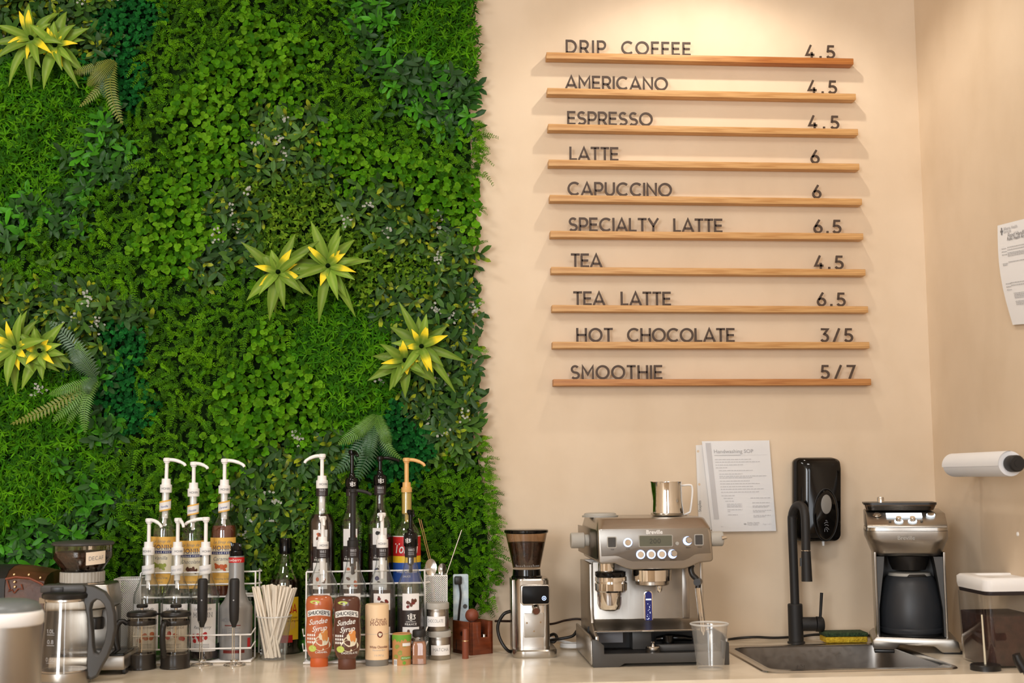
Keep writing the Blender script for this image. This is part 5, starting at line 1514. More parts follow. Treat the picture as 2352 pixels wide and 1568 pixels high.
f = standing(923, 1528, .022); u = f.u; z = f.z
t = thing('powder_tube', 'small brown cardboard tube with green printed top', 'tube', f.O)
mat('kraft', lin(190, 140, 88), 0.7); mat('leaf_print', lin(104, 160, 52), 0.6); mat('leaf_print_pale', lin(140, 150, 70), 0.6)
MB().solid([(21.5 * u, 0), (21.8 * u, .001), (21.8 * u, z(1455)), (20.5 * u, z(1453.5)), (20.2 * u, z(1455.5))], n=40).build('body', 'kraft', t, 40)
m = MB(); rb = 21.8 * u + .0005
vs = []
for i in range(19):
    x = (-1.5 + 3 * i / 18) * rb; d = [13, 17, 10, 14, 8, 11, 16][i % 7]
    vs += [cyl_map(rb, z(1455.5))(x, 0), cyl_map(rb, z(1455.5 + d))(x, 0)]
m.add(vs, [(2 * i, 2 * i + 2, 2 * i + 3, 2 * i + 1) for i in range(18)], 0)
for k, (bx, by) in enumerate(((-12, 1482), (-4, 1496), (8, 1478), (-14, 1505), (2, 1508))): wrap_poly(m, rb, blob(bx * u, z(by), 6 * u, 5 * u, 8, .3, k), 1)
wrap_patch(m, rb + .0003, 2 * u, 24 * u, z(1481), z(1474), 2, 6); wrap_patch(m, rb + .0003, -1 * u, 26 * u, z(1511), z(1505), 0, 6); add_text(m, 'BOTANICA', 3 * u, cyl_map(rb + .0006, z(1509.5), R(-62)), 2, .17, .2)
wrap_patch(m, rb + .0003, -21 * u, -11 * u, z(1526), z(1511), 2, 4)
for k in range(6): wrap_patch(m, rb + .0005, (-20 + 1.5 * k) * u, (-19.3 + 1.5 * k) * u, z(1523), z(1513), 3, 1)
wrap_poly(m, rb + .0003, blob(6 * u, z(1519), 4 * u, 4 * u, 12, 0), 0); m.build('print', ['leaf_print', 'leaf_print_pale', 'label_white', 'ink_grey'], t, 0)

f = standing(963, 1526, .017); u = f.u; z = f.z
t = thing('spice_jar', 'small square glass jar of brown spice with black lid', 'jar', f.O)
def sqr(s, py, r): return [(p[0], p[1], max(z(py), .001)) for p in rrect(-s * u, s * u, -s * u, s * u, r * u, 5)]
m = MB(); m.loft([sqr(16, 1526, 4), sqr(17, 1523, 5), sqr(17, 1480, 5), sqr(14, 1469, 8), sqr(13, 1462, 12)], caps=False); m.build('glass', 'glass_clear', t, 45)
mat('cinnamon', lin(168, 112, 80), 0.8)
m = MB(); m.loft([sqr(15.2, 1524, 4), sqr(15.8, 1521, 5), sqr(15.8, 1481, 5), sqr(13, 1472, 8)]); m.build('spice', 'cinnamon', t, 45)
m = MB(); m.solid([(15 * u, z(1461)), (15.6 * u, z(1460)), (15.6 * u, z(1448)), (14 * u, z(1446))], n=36); m.build('lid', 'black_matte', t, 40)

def canister(t, f, yl0, yl1, yb, word, x, ang, rw):
    u = f.u; z = f.z
    r = rw * u
    m = MB(); m.solid([(r - .001, max(0, z(yb))), (r, max(0, z(yb)) + .0015), (r, z(yl1) - 8 * u), (r * .985, z(yl1) - 7 * u), (r, z(yl1) - 5.5 * u), (r * .985, z(yl1) - 4 * u), (r, z(yl1) - 2.5 * u), (r * .985, z(yl1))], n=44); m.build('body', 'steel_brushed', t, 40)
    m = MB(); m.solid([(r * 1.04, z(yl1)), (r * 1.05, z(yl1) + .001), (r * 1.05, z(yl0) - .0015), (r * 1.02, z(yl0)), (r * .8, z(yl0))], n=44); m.build('lid', 'light_grey', t, 40)
    m = MB(); yb0 = (yl1 + yb) / 2; rb = r + .0005
    A = R(ang)
    wrap_patch(m, rb, -25 * u, 25 * u, z(yb0 + 13), z(yb0 - 10), 0, 12, A)
    add_text(m, word, 7.2 * u, cyl_map(rb + .0005, z(yb0 + 3.5), A), 1, .10, .10, .5, 40 * u); m.build('tape_label', ['white_plastic', 'ink_grey'], t, 0)
f = standing(1010, 1516, .027)
t = thing('canister', 'short steel canister with MATCHA tape label, under another canister', 'canister', f.O, group='stacked steel canisters'); canister(t, f, 1447, 1461, 1516, 'MATCHA', 1010, -84, 25.5)
zt = f.O.z + f.z(1447)
f2 = Fr(1005, 1449, f.Y, zt)
t = thing('canister', 'short steel canister with CHOCOLATE tape label stacked on the matcha one', 'canister', f2.O, group='stacked steel canisters'); canister(t, f2, 1383, 1397, 1449, 'CHOCOLATE', 1005, -104, 25.5)

# knock box with its little helpers
f = standing(1086, 1505, .05); u = f.u; z = f.z
t = thing('knock_box', 'reddish brown wooden knock box right of the steel canisters', 'box', f.O, R(32))
bw, bd, bh = .068, .082, z(1424)
m = MB(); wl = .007
w0, w1 = .008, .018 + .012
m.box(-bw / 2, bw / 2, -bd / 2 + wl, bd / 2, 0, .010, .001)
m.box(-bw / 2, -bw / 2 + wl, -bd / 2, bd / 2, 0, bh, .001); m.box(bw / 2 - wl, bw / 2, -bd / 2, bd / 2, 0, bh, .001); m.box(-bw / 2, bw / 2, bd / 2 - wl, bd / 2, 0, bh, .001)
m.build('case', 'mahogany', t)
ux = [(-bw / 2, 0), (bw / 2, 0), (bw / 2, bh), (.020, bh), (.020, bh * .52), (-.002, bh * .52), (-.002, bh), (-bw / 2, bh)]
m = MB(); m.prism(ux, -bd / 2, -bd / 2 + wl, 'y', bev=.0008); m.build('slotted_front', 'mahogany', t)
m = MB(); m.tube([(-bw / 2, 0, bh * .62), (bw / 2, 0, bh * .62)], .006, 12); m.build('knock_bar', 'leather_dark', t)
o = f.O
RB = Matrix.Rotation(R(32), 3, 'Z')
b_ = thing('tamper', 'round tamper with brown wooden ball handle resting on the knock box', 'tamper', o + RB @ Vector((-.010, -.012, bh - .012)))
MB().solid([(.013, -.004), (.013, .004), (.006, .008), (.006, .016)], n=24).build('tamper_base', 'steel', b_)
bp = [(max(1e-5, 15.5 * u * math.cos(R(a))), .026 + 15.5 * u * math.sin(R(a))) for a in range(-90, 91, 12)]
MB().lathe(bp, n=30).build('ball_handle', 'wood_brown', b_)
MB().solid([(4.5 * u, 0), (4.5 * u, 6 * u), (3.6 * u, 7 * u)], n=18, c=(.009, -bd / 2 + .004, bh * .52)).build('steel_pin', 'chrome', t)
f = standing(1069, 1513, .0075); u = f.u; z = f.z
t = thing('stirring_tool', 'slim brown wooden tool with a gold ring standing before the knock box', 'tool', f.O)
MB().solid([(7.2 * u, 0), (7.5 * u, .001), (7.5 * u, z(1472))], n=24).build('base_tube', 'wood_brown', t, 40); MB().solid([(7.6 * u, z(1472)), (7.6 * u, z(1469.5))], n=24).build('ring', 'brass', t, 40); MB().solid([(7.1 * u, z(1469.5)), (6.6 * u, z(1447)), (5 * u, z(1444))], n=24).build('cap', 'wood_brown', t, 40)

# ------------------------------------------------------------------ mesh holders
def mesh_box(t, w, d, h, step, r, matn, taper=1.0):
    fr = MB()
    for (z_, k) in ((0.002, taper), (h, 1.0)):
        fr.tube([(-w / 2 * k, -d / 2 * k, z_), (w / 2 * k, -d / 2 * k, z_), (w / 2 * k, d / 2 * k, z_), (-w / 2 * k, d / 2 * k, z_)], r * 2.4, 8, closed=True)
    for sx in (-1, 1):
        for sy in (-1, 1): fr.tube([(sx * w / 2 * taper, sy * d / 2 * taper, .002), (sx * w / 2, sy * d / 2, h)], r * 1.8, 6)
    fr.build('rim_frame', matn, t)
    me = MB()
    for face in range(4):
        W = w if face % 2 == 0 else d
        def P(a, b):
            k = taper + (1 - taper) * b / h; x = (a - W / 2) * k
            return [(x, -d / 2 * k, b), (w / 2 * k, x, b), (-x, d / 2 * k, b), (-w / 2 * k, -x, b)][face]
        n = int((W + h) / step)
        for i in range(1, n):
            s = i * step
            a0, b0 = (s, 0) if s < W else (W, s - W)
            a1, b1 = (0, s) if s < h else (s - h, h)
            me.tube([P(a0, b0), P(a1, b1)], r, 3, caps=False)
            me.tube([P(W - a0, b0), P(W - a1, b1)], r, 3, caps=False)
    me.box(-w / 2 * taper, w / 2 * taper, -d / 2 * taper, d / 2 * taper, 0, .002)
    me.build('mesh_wall', matn, t, 0)
f = standing(298, 1478, 0); u = mpp(-.10)
p = at(298, 1440, -.11)
t = thing('mesh_holder', 'white wire mesh holder standing behind the left rack by the decaf grinder', 'holder', (p.x, -.115, CT))
mesh_box(t, 56 * u, .07, at(298, 1328, -.12).z - CT, 4.6 * u, .0007, 'white_wire')
gY = on(1010, 1516).y + .027 + .070
f = Fr(1001, 1385, gY, CT); u = f.u
zb = 0.0
t = thing('mesh_holder', 'white wire mesh holder full of utensils beside the right rack', 'holder', (f.O.x, gY, CT))
mesh_box(t, 52 * u, .052, f.z(1320), 4.4 * u, .0006, 'white_wire', .94)
hx = lambda px: f.x(px)
def utensil(kind, label, pts, r, matn, bowl=None, fine=None):
    t = thing(kind, label, 'utensil', f.O)
    o = MB().tube([Vector(q) for q in pts], r, 10).build('handle', matn, t)
    if bowl:
        c, rx, rz, tilt = bowl
        m = MB(); pr = [(1e-5, -.004), (.35, -.0036), (.7, -.002), (1.0, 0), (.97, .0006), (.66, -.0012), (1e-5, -.003)]
        m.lathe([(a if a < 1e-3 else a, b) for a, b in pr], n=28, M=Matrix.Translation(c) @ Matrix.Rotation(R(tilt), 4, 'Z') @ Matrix.Rotation(R(82), 4, 'X') @ Matrix.Diagonal((rx, rz, 1, 1)))
        m.build('bowl', 'steel', t)
utensil('spoon', 'steel spoon with a broad bowl upright in the mesh utensil holder', [(hx(1000), -.004, .008), (hx(993), -.006, f.z(1322))], .0025, 'steel', (Vector((hx(990), -.008, f.z(1302))), 14 * u, 20 * u, 12))
utensil('spoon', 'smaller steel spoon behind the broad one in the mesh utensil holder', [(hx(1006), .012, .008), (hx(1014), .014, f.z(1320))], .0025, 'steel', (Vector((hx(1016), .014, f.z(1308))), 10 * u, 14 * u, -15))
utensil('skewer', 'thin metal pick leaning left out of the mesh utensil holder, the outer one', [(hx(1008), 0, .008), (hx(985), -.004, f.z(1282)), (hx(962), -.01, f.z(1189))], .0012, 'brass')
utensil('skewer', 'thin metal pick leaning left out of the mesh utensil holder, the inner one', [(hx(1012), .004, .008), (hx(989), .0, f.z(1282)), (hx(967), -.006, f.z(1192))], .0012, 'brass')
utensil('skewer', 'twisted metal stirrer leaning right out of the mesh utensil holder', [(hx(1005), .01, .008), (hx(1026), .012, f.z(1320)), (hx(1062), .016, f.z(1218))], .0016, 'steel')

# pale device and plug behind the knock box
p = at(1059, 1397, -.12)
t = thing('smart_device', 'pale blue-white device with a round dark button leaning behind the knock box', 'device', (p.x, -.118, CT))
u = mpp(-.12); h1 = at(1059, 1318, -.12).z - CT; h0 = at(1059, 1399, -.12).z - CT
mat('device_pale', lin(186, 204, 214), 0.25); noise_color(MATS['device_pale'], lin(166, 188, 202), lin(214, 226, 230), (1, 1, 1), 60, 3)
m = MB(); m.prism(rrect(-18 * u, 17 * u, .001, h1, .004, 5), -.006, .006, 'y', bev=.001); m.build('panel', 'device_pale', t)
MB().solid([(5 * u, 0), (5 * u, .001), (3.4 * u, .001), (3.4 * u, .0004)], n=20, M=Matrix.Translation((9 * u, -.0062, h0 + 7 * u)) @ Matrix.Rotation(R(90), 4, 'X')).build('round_button', 'dark_grey', t)
m = MB(); m.box(-15 * u, 2 * u, -.022, -.0065, h1 - 22 * u, h1 - 4 * u, .003); m.build('plug', 'black_plastic', t)
m = MB(); m.tube(smooth_path([(-4 * u, -.016, h1 - 20 * u), (-1 * u, -.018, h1 - 45 * u), (-4 * u, -.018, h0 + 2 * u), (-10 * u, -.02, .03), (-10 * u, -.02, .006)], 6), .0028, 8); m.build('plug_cord', 'black_plastic', t)

# ------------------------------------------------------------------ straws in a cup, big coffee liqueur bottle
f = standing(629, 1518, .027); u = f.u; z = f.z
t = thing('straw_cup', 'clear plastic cup holding white paper straws', 'cup', f.O)
m = MB(); m.lathe([(1e-5, .002), (26 * u, .002), (27 * u, .004), (39 * u, z(1415))], n=44); m.build('cup_wall', 'cup_plastic', t, 50)
MB().tube([(39.5 * u * math.cos(k * math.pi / 22), 39.5 * u * math.sin(k * math.pi / 22), z(1414)) for k in range(44)], 1.6 * u, 8, closed=True).build('rim', 'cup_rim', t)
mat('straw_paper', lin(236, 224, 206), 0.7)
sm = MB(); L_ = .178
sm.lathe([(.0019, .001), (.0031, 0), (.0031, L_), (.0022, L_), (.0019, .001)], n=12)
proto = tag(sm.build('paper_straw', 'straw_paper', None, 50), 'white paper straw standing in the clear cup of straws', 'straw', 'paper straws')
NS = 30
rr = random.Random(4)
for i in range(NS):
    o = proto if i == 0 else proto.copy()
    if i: COL.objects.link(o)
    k = i / (NS - 1)
    tx = (-47 + 96 * k) * u; ty = rr.uniform(-.020, .020)
    bx = (-17 + 34 * ((i * 11) % NS) / NS) * u if k < .35 else (-20 + 26 * ((i * 7) % NS) / NS) * u
    by = rr.uniform(-.012, .012)
    d = Vector((tx - bx, ty - by, .170)).normalized()
    o.location = f.O + Vector((bx, by, .0045 + rr.uniform(0, .003)))
    o.rotation_mode = 'QUATERNION'; o.rotation_quaternion = d.to_track_quat('Z', 'Y')
f = standing(654, 1503, .042); u = f.u; z = f.z
t = thing('liqueur_bottle', 'large dark coffee liqueur bottle with black cap behind the paper straws', 'bottle', f.O)
glass_vessel(t, f, [(37, 1503), (39, 1498), (39, 1345), (38, 1332), (33, 1318), (25, 1303), (20, 1292), (18, 1284), (17, 1274), (14, 1270)], 'glass_green', 'liquid_dark', 1328)
MB().solid([(14.8 * u, z(1271)), (15 * u, z(1268)), (14.6 * u, z(1237)), (13 * u, z(1235))], n=32).build('screw_cap', 'black_gloss', t, 40)
lb = MB(); rb = 39 * u + .0006
wrap_patch(lb, rb, -38 * u, 38 * u, z(1465), z(1368), 0, 16); wrap_patch(lb, rb + .0003, -10 * u, 22 * u, z(1471), z(1454), 1, 10)
add_text(lb, 'KAHLUA', 20 * u, cyl_map(rb + .0004, z(1404)), 1, .16, .10, .5, 66 * u); add_font(lb, 'Licor Delicioso', 8 * u, cyl_map(rb + .0004, z(1417), R(-75)), 2, .5); add_font(lb, 'The Original', 7 * u, cyl_map(rb + .0004, z(1424), R(-60)), 2, .5)
for k in range(4): wrap_patch(lb, rb + .0003, (6 + 6 * k) * u, (10 + 6 * k) * u, z(1448 - 3 * k), z(1432 - 4 * k), 3, 2)
lb.build('label', ['ink_yellow', 'ink_red', 'ink_maroon', 'label_amber'], t, 0)
# dark tray with a chrome lip behind
p = on(583, 1498)
t = thing('serving_tray', 'low dark tray behind the cup of paper straws', 'tray', (p.x - .01, p.y + .05, CT))
MB().box(-.035, .045, -.035, .035, 0, .012, .003).build('tray_body', 'black_gloss', t); MB().box(-.036, .046, -.037, -.033, .002, .006, .001).build('lip', 'chrome', t)

# ------------------------------------------------------------------ milk frothers on wire stands
def frother(cx, yb, hx0, label):
    f = standing(cx, yb, .024); u = f.u; z = f.z
    t = thing('milk_frother', label, 'frother', f.O, group='black handled milk frothers')
    dx = (hx0 - cx) * u
    m = MB(); m.solid([(4.5 * u, z(1440)), (6 * u, z(1434)), (10.5 * u, z(1424)), (11.6 * u, z(1400)), (11.6 * u, z(1335)), (10.5 * u, z(1330)), (8 * u, z(1328))], c=(dx, 0, 0), n=28); m.build('handle', 'black_matte', t, 45)
    MB().solid([(1.6 * u, 0), (1.6 * u, .0006)], n=12, M=Matrix.Translation((dx, -11.6 * u, z(1377))) @ Matrix.Rotation(R(90), 4, 'X')).build('logo_dot', 'ink_pale', t)
    MB().tube([(dx, 0, z(1440)), (dx * .5, 0, .014)], .0011, 8).build('whisk_rod', 'chrome', t)
    m = MB(); m.tube([(dx * .5 + 8 * u * math.cos(a), 8 * u * math.sin(a), .011 + .0016 * (k % 2)) for k, a in enumerate([i * math.pi / 12 for i in range(24)])], .0016, 6, closed=True); m.build('whisk_coil', 'chrome', t)
    m = MB(); rbase = 24 * u
    m.tube([(rbase * math.cos(a), rbase * math.sin(a), .0018) for a in [i * math.pi / 20 for i in range(40)]], .0017, 8, closed=True)
    m.tube([(0, rbase, .002), (0, 0, .002), (0, -rbase, .002)], .0014, 6); m.tube([(-6 * u, 2 * u, .002), (-6 * u, 2 * u, z(1440)), (-7 * u, -8 * u, z(1424))], .0012, 8); m.build('wire_stand', 'chrome', t)
frother(464, 1531, 463, 'black handled milk frother on wire stand, before the red fruit syrup')
frother(539, 1531, 536.5, 'black handled milk frother on wire stand, before the silver strawberry bottle')

# ------------------------------------------------------------------ French presses
thin_glass('glass_press', (0.88, 0.85, 0.78), (0.50, 0.46, 0.40))
def french_press(cx, yb, haz, label):
    f = standing(cx, yb, .034); u = f.u; z = f.z
    t = thing('french_press', label, 'coffee press', f.O, group='small black French presses')
    m = MB(); m.lathe([(32 * u, z(1512)), (32 * u, z(1412))], n=44); m.build('beaker', 'glass_press', t, 60)
    m = MB(); m.solid([(33 * u, 0), (34.5 * u, .002), (34 * u, z(1528)), (33 * u, z(1526)), (33 * u, z(1500))], n=44); m.build('base', 'dark_press', t, 40)
    m = MB(); m.solid([(33 * u, z(1415)), (34.5 * u, z(1413)), (34.5 * u, z(1408)), (32 * u, z(1404)), (24 * u, z(1402)), (6 * u, z(1401))], n=44); m.build('lid', 'black_plastic', t, 40)
    m = MB(); m.solid([(12 * u, z(1395)), (13 * u, z(1393)), (13 * u, z(1389)), (11 * u, z(1387))], n=28); m.build('plunger_knob', 'black_plastic', t, 40)
    m = MB(); m.tube([(0, 0, z(1400)), (0, 0, z(1394))], 4 * u, 12); m.tube([(0, 0, z(1402)), (0, 0, z(1502))], .0016, 8); m.build('plunger_rod', 'chrome', t)
    m = MB(); m.solid([(30 * u, z(1508)), (30 * u, z(1504)), (24 * u, z(1500))], n=36); m.build('filter_disc', 'steel_dark', t)
    a = R(haz); dx, dy = math.cos(a), math.sin(a)
    hp = [(32, 1430), (44, 1424), (54, 1432), (57, 1450), (55, 1475), (50, 1494), (47, 1503)]
    m = MB(); pts = smooth_path([(dx * r * u, dy * r * u, z(py)) for r, py in hp], 6); m.tube(pts, [5.5 * u] * 8 + [6.6 * u] * (len(pts) - 14) + [5 * u] * 6, 12); m.build('handle', 'black_plastic', t)
    m = MB(); m.lathe([(32.6 * u, z(1434)), (32.9 * u, z(1433)), (32.9 * u, z(1424)), (32.6 * u, z(1423))], n=40); m.build('band', 'dark_press', t)
    m = MB(); m.prism([(-8 * u, 0), (8 * u, 0), (0, -12 * u)], z(1413), z(1409), 'z', M=Matrix.Translation((-dx * 30 * u, -dy * 30 * u, 0)) @ Matrix.Rotation(a - R(90), 4, 'Z')); m.build('pour_spout', 'black_plastic', t)
mat('dark_press', lin(46, 42, 38), 0.25)
french_press(324, 1540, 195, 'small black French press with its handle to the left, beside the kettle')
french_press(402, 1538, 250, 'small black French press with its handle to the front, beside a milk frother')

# ------------------------------------------------------------------ kettle
f = standing(147, 1577, .060); u = f.u; z = f.z
t = thing('electric_kettle', 'glass electric kettle with steel base and black loop handle', 'kettle', f.O)
m = MB(); m.lathe([(58 * u, z(1540)), (57 * u, z(1528)), (53 * u, z(1480)), (47 * u, z(1410)), (45 * u, z(1376))], n=52); m.build('glass_body', 'glass_kettle', t, 60)
m = MB(); m.solid([(57 * u, 0), (58 * u, .002), (58.5 * u, z(1545)), (57.5 * u, z(1540)), (50 * u, z(1538))], n=52); m.build('steel_base', 'steel_brushed', t, 40)
m = MB(); m.solid([(53 * u, z(1539)), (52 * u, z(1536)), (30 * u, z(1534))], n=48); m.build('heating_plate', 'steel', t)
m = MB(); m.lathe([(46.5 * u, z(1380)), (47.5 * u, z(1378)), (46.5 * u, z(1372))], n=48); m.build('steel_collar', 'steel', t)
m = MB(); m.solid([(47 * u, z(1374)), (53 * u, z(1371)), (54 * u, z(1364)), (50 * u, z(1359)), (36 * u, z(1356))], n=48); m.build('lid_rim', 'black_plastic', t, 40)
MB().prism([(-8 * u, 0), (8 * u, 0), (3 * u, 16 * u), (-3 * u, 16 * u)], z(1384), z(1371), 'z', M=Matrix.Translation((-44 * u, 0, 0)) @ Matrix.Rotation(R(90), 4, 'Z')).build('spout', 'steel', t)
m = MB(); m.prism([(f.x(92), z(1359)), (f.x(92), z(1345)), (f.x(100), z(1341)), (f.x(190), z(1341)), (f.x(196), z(1348)), (f.x(196), z(1359))], -22 * u, 22 * u, 'y', bev=.003); o = m.build('lid', 'dark_kettle' if 'dark_kettle' in MATS else 'dark_grey', t)
MB().box(f.x(117), f.x(146), -.024, -.020, z(1357), z(1346), .001).build('release_button', 'black_plastic', t)
hx_ = lambda px: f.x(px)
outer = [(180, 1341), (212, 1346), (238, 1360), (254, 1382), (262, 1412), (264, 1445), (258, 1480), (246, 1512), (232, 1536), (222, 1556), (210, 1562), (202, 1556), (200, 1520), (202, 1470), (199, 1420), (192, 1385), (182, 1366)]
inner = [(215, 1380), (221, 1377), (228, 1379), (237, 1388), (243, 1404), (245, 1424), (245, 1446), (241, 1470), (234, 1490), (228, 1500), (222, 1501), (217, 1496), (214, 1480), (212, 1450), (208, 1420), (206, 1400), (209, 1386)]
m = MB(); ringprism(m, [(hx_(a), z(b)) for a, b in outer], [(hx_(a), z(b)) for a, b in inner], -13 * u, 13 * u)
o = m.build('handle', 'dark_grey', t, 30)
bv = o.modifiers.new('bevel', 'BEVEL'); bv.width = .004; bv.segments = 3; bv.limit_method = 'ANGLE'; bv.angle_limit = R(50)
m = MB()
for (s, py) in (('1.0L', 1448), ('0.8', 1472), ('0.5L', 1512)):
    add_text(m, s, 9 * u, cyl_map(53 * u + .0006, z(py), R(-112)), 0, .13, .14); wrap_patch(m, 53 * u + .0006, -10 * u, 10 * u, z(py + 4), z(py + 3), 0, 4, R(-112))
m.build('level_marks', 'ink_pale', t, 0)
m = MB(); add_text(m, 'HAMILTON BEACH', 4 * u, cyl_map(58.6 * u, z(1562), R(-110)), 0, .15, .2); m.build('lettering', 'ink_grey', t, 0)

# ------------------------------------------------------------------ decaf grinder
yf_ = on(286, 1550).y
f = Fr(190, 1520, yf_ + .115, CT); u = f.u; z = f.z; X = lambda px: f.x(px)
ff = Fr(190, 1520, yf_, CT); zF = lambda py: max(0.0, ff.z(py))
t = thing('coffee_grinder', 'bean grinder with a wide smoky hopper marked DECAF behind the kettle', 'grinder', f.O)
hc = (X(185), 0, 0)
m = MB(); m.lathe([(47 * u, z(1308)), (50 * u, z(1302)), (66 * u, z(1280)), (67 * u, z(1276)), (67 * u, z(1250))], c=hc, n=52); m.build('hopper', 'glass_smoke', t, 40)
m = MB(); m.solid([(40 * u, z(1306)), (48 * u, z(1300)), (63 * u, z(1280)), (64 * u, z(1266))], c=hc, n=48); m.build('coffee_bean_fill', 'coffee_beans', t, 50)
m = MB(); m.solid([(68 * u, z(1251)), (70 * u, z(1249)), (70 * u, z(1246)), (66 * u, z(1243)), (30 * u, z(1240))], c=hc, n=52); m.build('hopper_lid', 'dark_grey', t, 40)
m = MB(); m.lathe([(47 * u, z(1312)), (48 * u, z(1310)), (48 * u, z(1304)), (46 * u, z(1303))], c=hc, n=48); m.build('hopper_ring', 'black_gloss', t)
m = MB(); n_ = 72; pr = [(50, 1334), (50, 1313), (47, 1311)]
vs, fs = [], []
for (r, py) in [(44, 1337), (49, 1335), (49, 1312), (44, 1310)]:
    for i in range(n_):
        a = 2 * math.pi * i / n_; q = r + (1.1 if i % 2 else 0) * (1 if r > 45 else 0)
        vs.append((hc[0] + q * u * math.cos(a), q * u * math.sin(a), z(py)))
for j in range(3):
    for i in range(n_): fs.append((j * n_ + i, j * n_ + (i + 1) % n_, (j + 1) * n_ + (i + 1) % n_, (j + 1) * n_ + i))
m.add(vs, fs); m.build('grind_collar', 'light_grey', t, 20)
MB().solid([(51 * u, z(1339)), (51 * u, z(1336)), (46 * u, z(1335))], c=hc, n=48).build('collar_trim', 'chrome', t)
m = MB(); m.prism([(X(118), z(1339)), (X(255), z(1338)), (X(265), z(1382)), (X(262), z(1392)), (X(236), z(1396)), (X(214), z(1398)), (X(110), z(1398)), (X(108), z(1385))], -.05, .07, 'y', bev=.006, seg=3); m.build('head', 'steel_brushed', t)
m = MB(); m.box(X(126), X(262), .015, .07, z(1500), z(1392), .006); m.build('column', 'steel_plate', t)  # darker steel than the head: shade behind the kettle put into the colour
m = MB(); m.solid([(11 * u, z(1416)), (12.5 * u, z(1400)), (16 * u, z(1396))], c=(X(224), -.02, 0), n=28); m.build('chute', 'light_grey', t)
m = MB(); m.solid([(16 * u, z(1442)), (17 * u, z(1438)), (17 * u, z(1417)), (12 * u, z(1414))], c=(X(224), -.02, 0), n=28); m.build('dosing_cradle', 'black_plastic', t)
XF = lambda px: ff.x(px) + ff.O.x - f.O.x
m = MB(); m.box(XF(110), XF(286), -.115, .06, zF(1541), zF(1507), .005); m.build('tray', 'steel_brushed', t)
m = MB(); m.box(XF(114), XF(283), -.11, .0, zF(1508), zF(1503), .002); m.build('tray_grid', 'black_gloss', t)
m = MB(); m.box(XF(276), XF(286), -.10, -.07, 0, zF(1541) + .002, .002); m.box(XF(114), XF(135), -.10, -.07, 0, zF(1541) + .002, .002); m.box(XF(114), XF(135), .02, .05, 0, zF(1541) + .002, .002); m.box(XF(276), XF(286), .02, .05, 0, zF(1541) + .002, .002); m.build('foot', 'black_plastic', t)
m = MB(); vs = []
wrap_patch(m, 67.6 * u, -24 * u, 24 * u, z(1293), z(1264), 0, 10, R(-50), shear=.06); add_text(m, 'DECAF', 9 * u, (lambda a, b: cyl_map(67.6 * u + .0006, z(1283), R(-50))(a, b + .06 * a)), 1, .11, .16, .5, 36 * u)
for i, v in enumerate(m.v): m.v[i] = (v[0] + hc[0], v[1], v[2])
m.build('tape_label', ['tape_paper', 'ink_grey'], t, 0)

# ------------------------------------------------------------------ leather chest and steel canister
f = Fr(60, 1440, -.20, CT); u = f.u; z = f.z; X = lambda px: f.x(px)
t = thing('storage_chest', 'dark brown leather covered chest with brass studs at the left edge', 'chest', f.O)
sec = [(.10, 0), (-.09, 0), (-.09, z(1345)), (-.085, z(1322)), (-.06, z(1306)), (-.02, z(1298)), (.03, z(1297)), (.08, z(1304)), (.10, z(1330))]
xl, xr = X(-110), X(122)
m = MB(); rings = []
for k in range(9):
    q = k / 8; x = xl + (xr - xl) * q; s = 1.0 if q < .6 else 1 - .30 * ((q - .6) / .4) ** 2
    rings.append([(x, a, b if b < z(1346) else z(1346) + (b - z(1346)) * s) for a, b in sec])
m.loft(rings); m.build('body', 'leather_brown', t, 30)
m = MB(); m.loft([[(X(-60), a * 1.02 - .002, b * 1.004) for a, b in sec], [(X(35), a * 1.02 - .002, b * 1.004) for a, b in sec]]); m.build('front_flap', 'black_matte', t, 30)
m = MB(); m.tube([(X(37), -.0935, z(1322)), (X(60), -.0935, z(1318)), (X(90), -.0935, z(1321)), (X(118), -.0935, z(1334)), (X(130), -.0935, z(1348))], .0025, 8); m.tube([(X(40), -.0935, z(1325)), (X(47), -.0935, z(1345)), (X(44), -.0935, z(1350)), (X(52), -.0935, z(1346)), (X(57), -.0935, z(1354)), (X(66), -.0935, z(1344)), (X(76), -.0935, z(1346)), (X(72), -.0935, z(1334))], .0016, 6); m.build('leather_trim', 'wood_brown', t)
for (px, py) in ((54, 1313), (87, 1314), (113, 1321), (57, 1329), (58, 1340)):
    MB().solid([(3.2 * u, 0), (2.6 * u, .0018), (1 * u, .003)], n=14, M=Matrix.Translation((X(px), -.0925 if py > 1325 else -.086, z(py))) @ Matrix.Rotation(R(90), 4, 'X')).build('stud', 'brass', t)

p = at(14, 1410, -1.02)
u = mpp(-1.02)
t = thing('steel_canister', 'blurred brushed steel canister with grey lid in the near left corner', 'canister', (p.x, -1.02, CT))
zc_ = lambda py: at(14, py, -1.02).z - CT
m = MB(); m.solid([(76 * u, 0), (77 * u, .003), (76 * u, zc_(1430))], n=60); m.build('body', 'steel_brushed', t, 40)
m = MB(); m.solid([(77 * u, zc_(1434)), (80 * u, zc_(1430)), (80 * u, zc_(1412)), (78 * u, zc_(1405)), (75 * u, zc_(1402))], n=60); m.build('lid_rim', 'white_plastic', t, 50)
mat('lid_grey', lin(112, 116, 116), 0.35)
m = MB(); m.solid([(76 * u, zc_(1408)), (74 * u, zc_(1396)), (66 * u, zc_(1384)), (45 * u, zc_(1377)), (20 * u, zc_(1374))], n=60); m.build('lid', 'lid_grey', t, 50)
MB().solid([(12 * u, zc_(1377)), (12 * u, zc_(1370)), (9 * u, zc_(1368))], n=24, c=(-40 * u, 0, 0)).build('lid_knob', 'white_plastic', t)
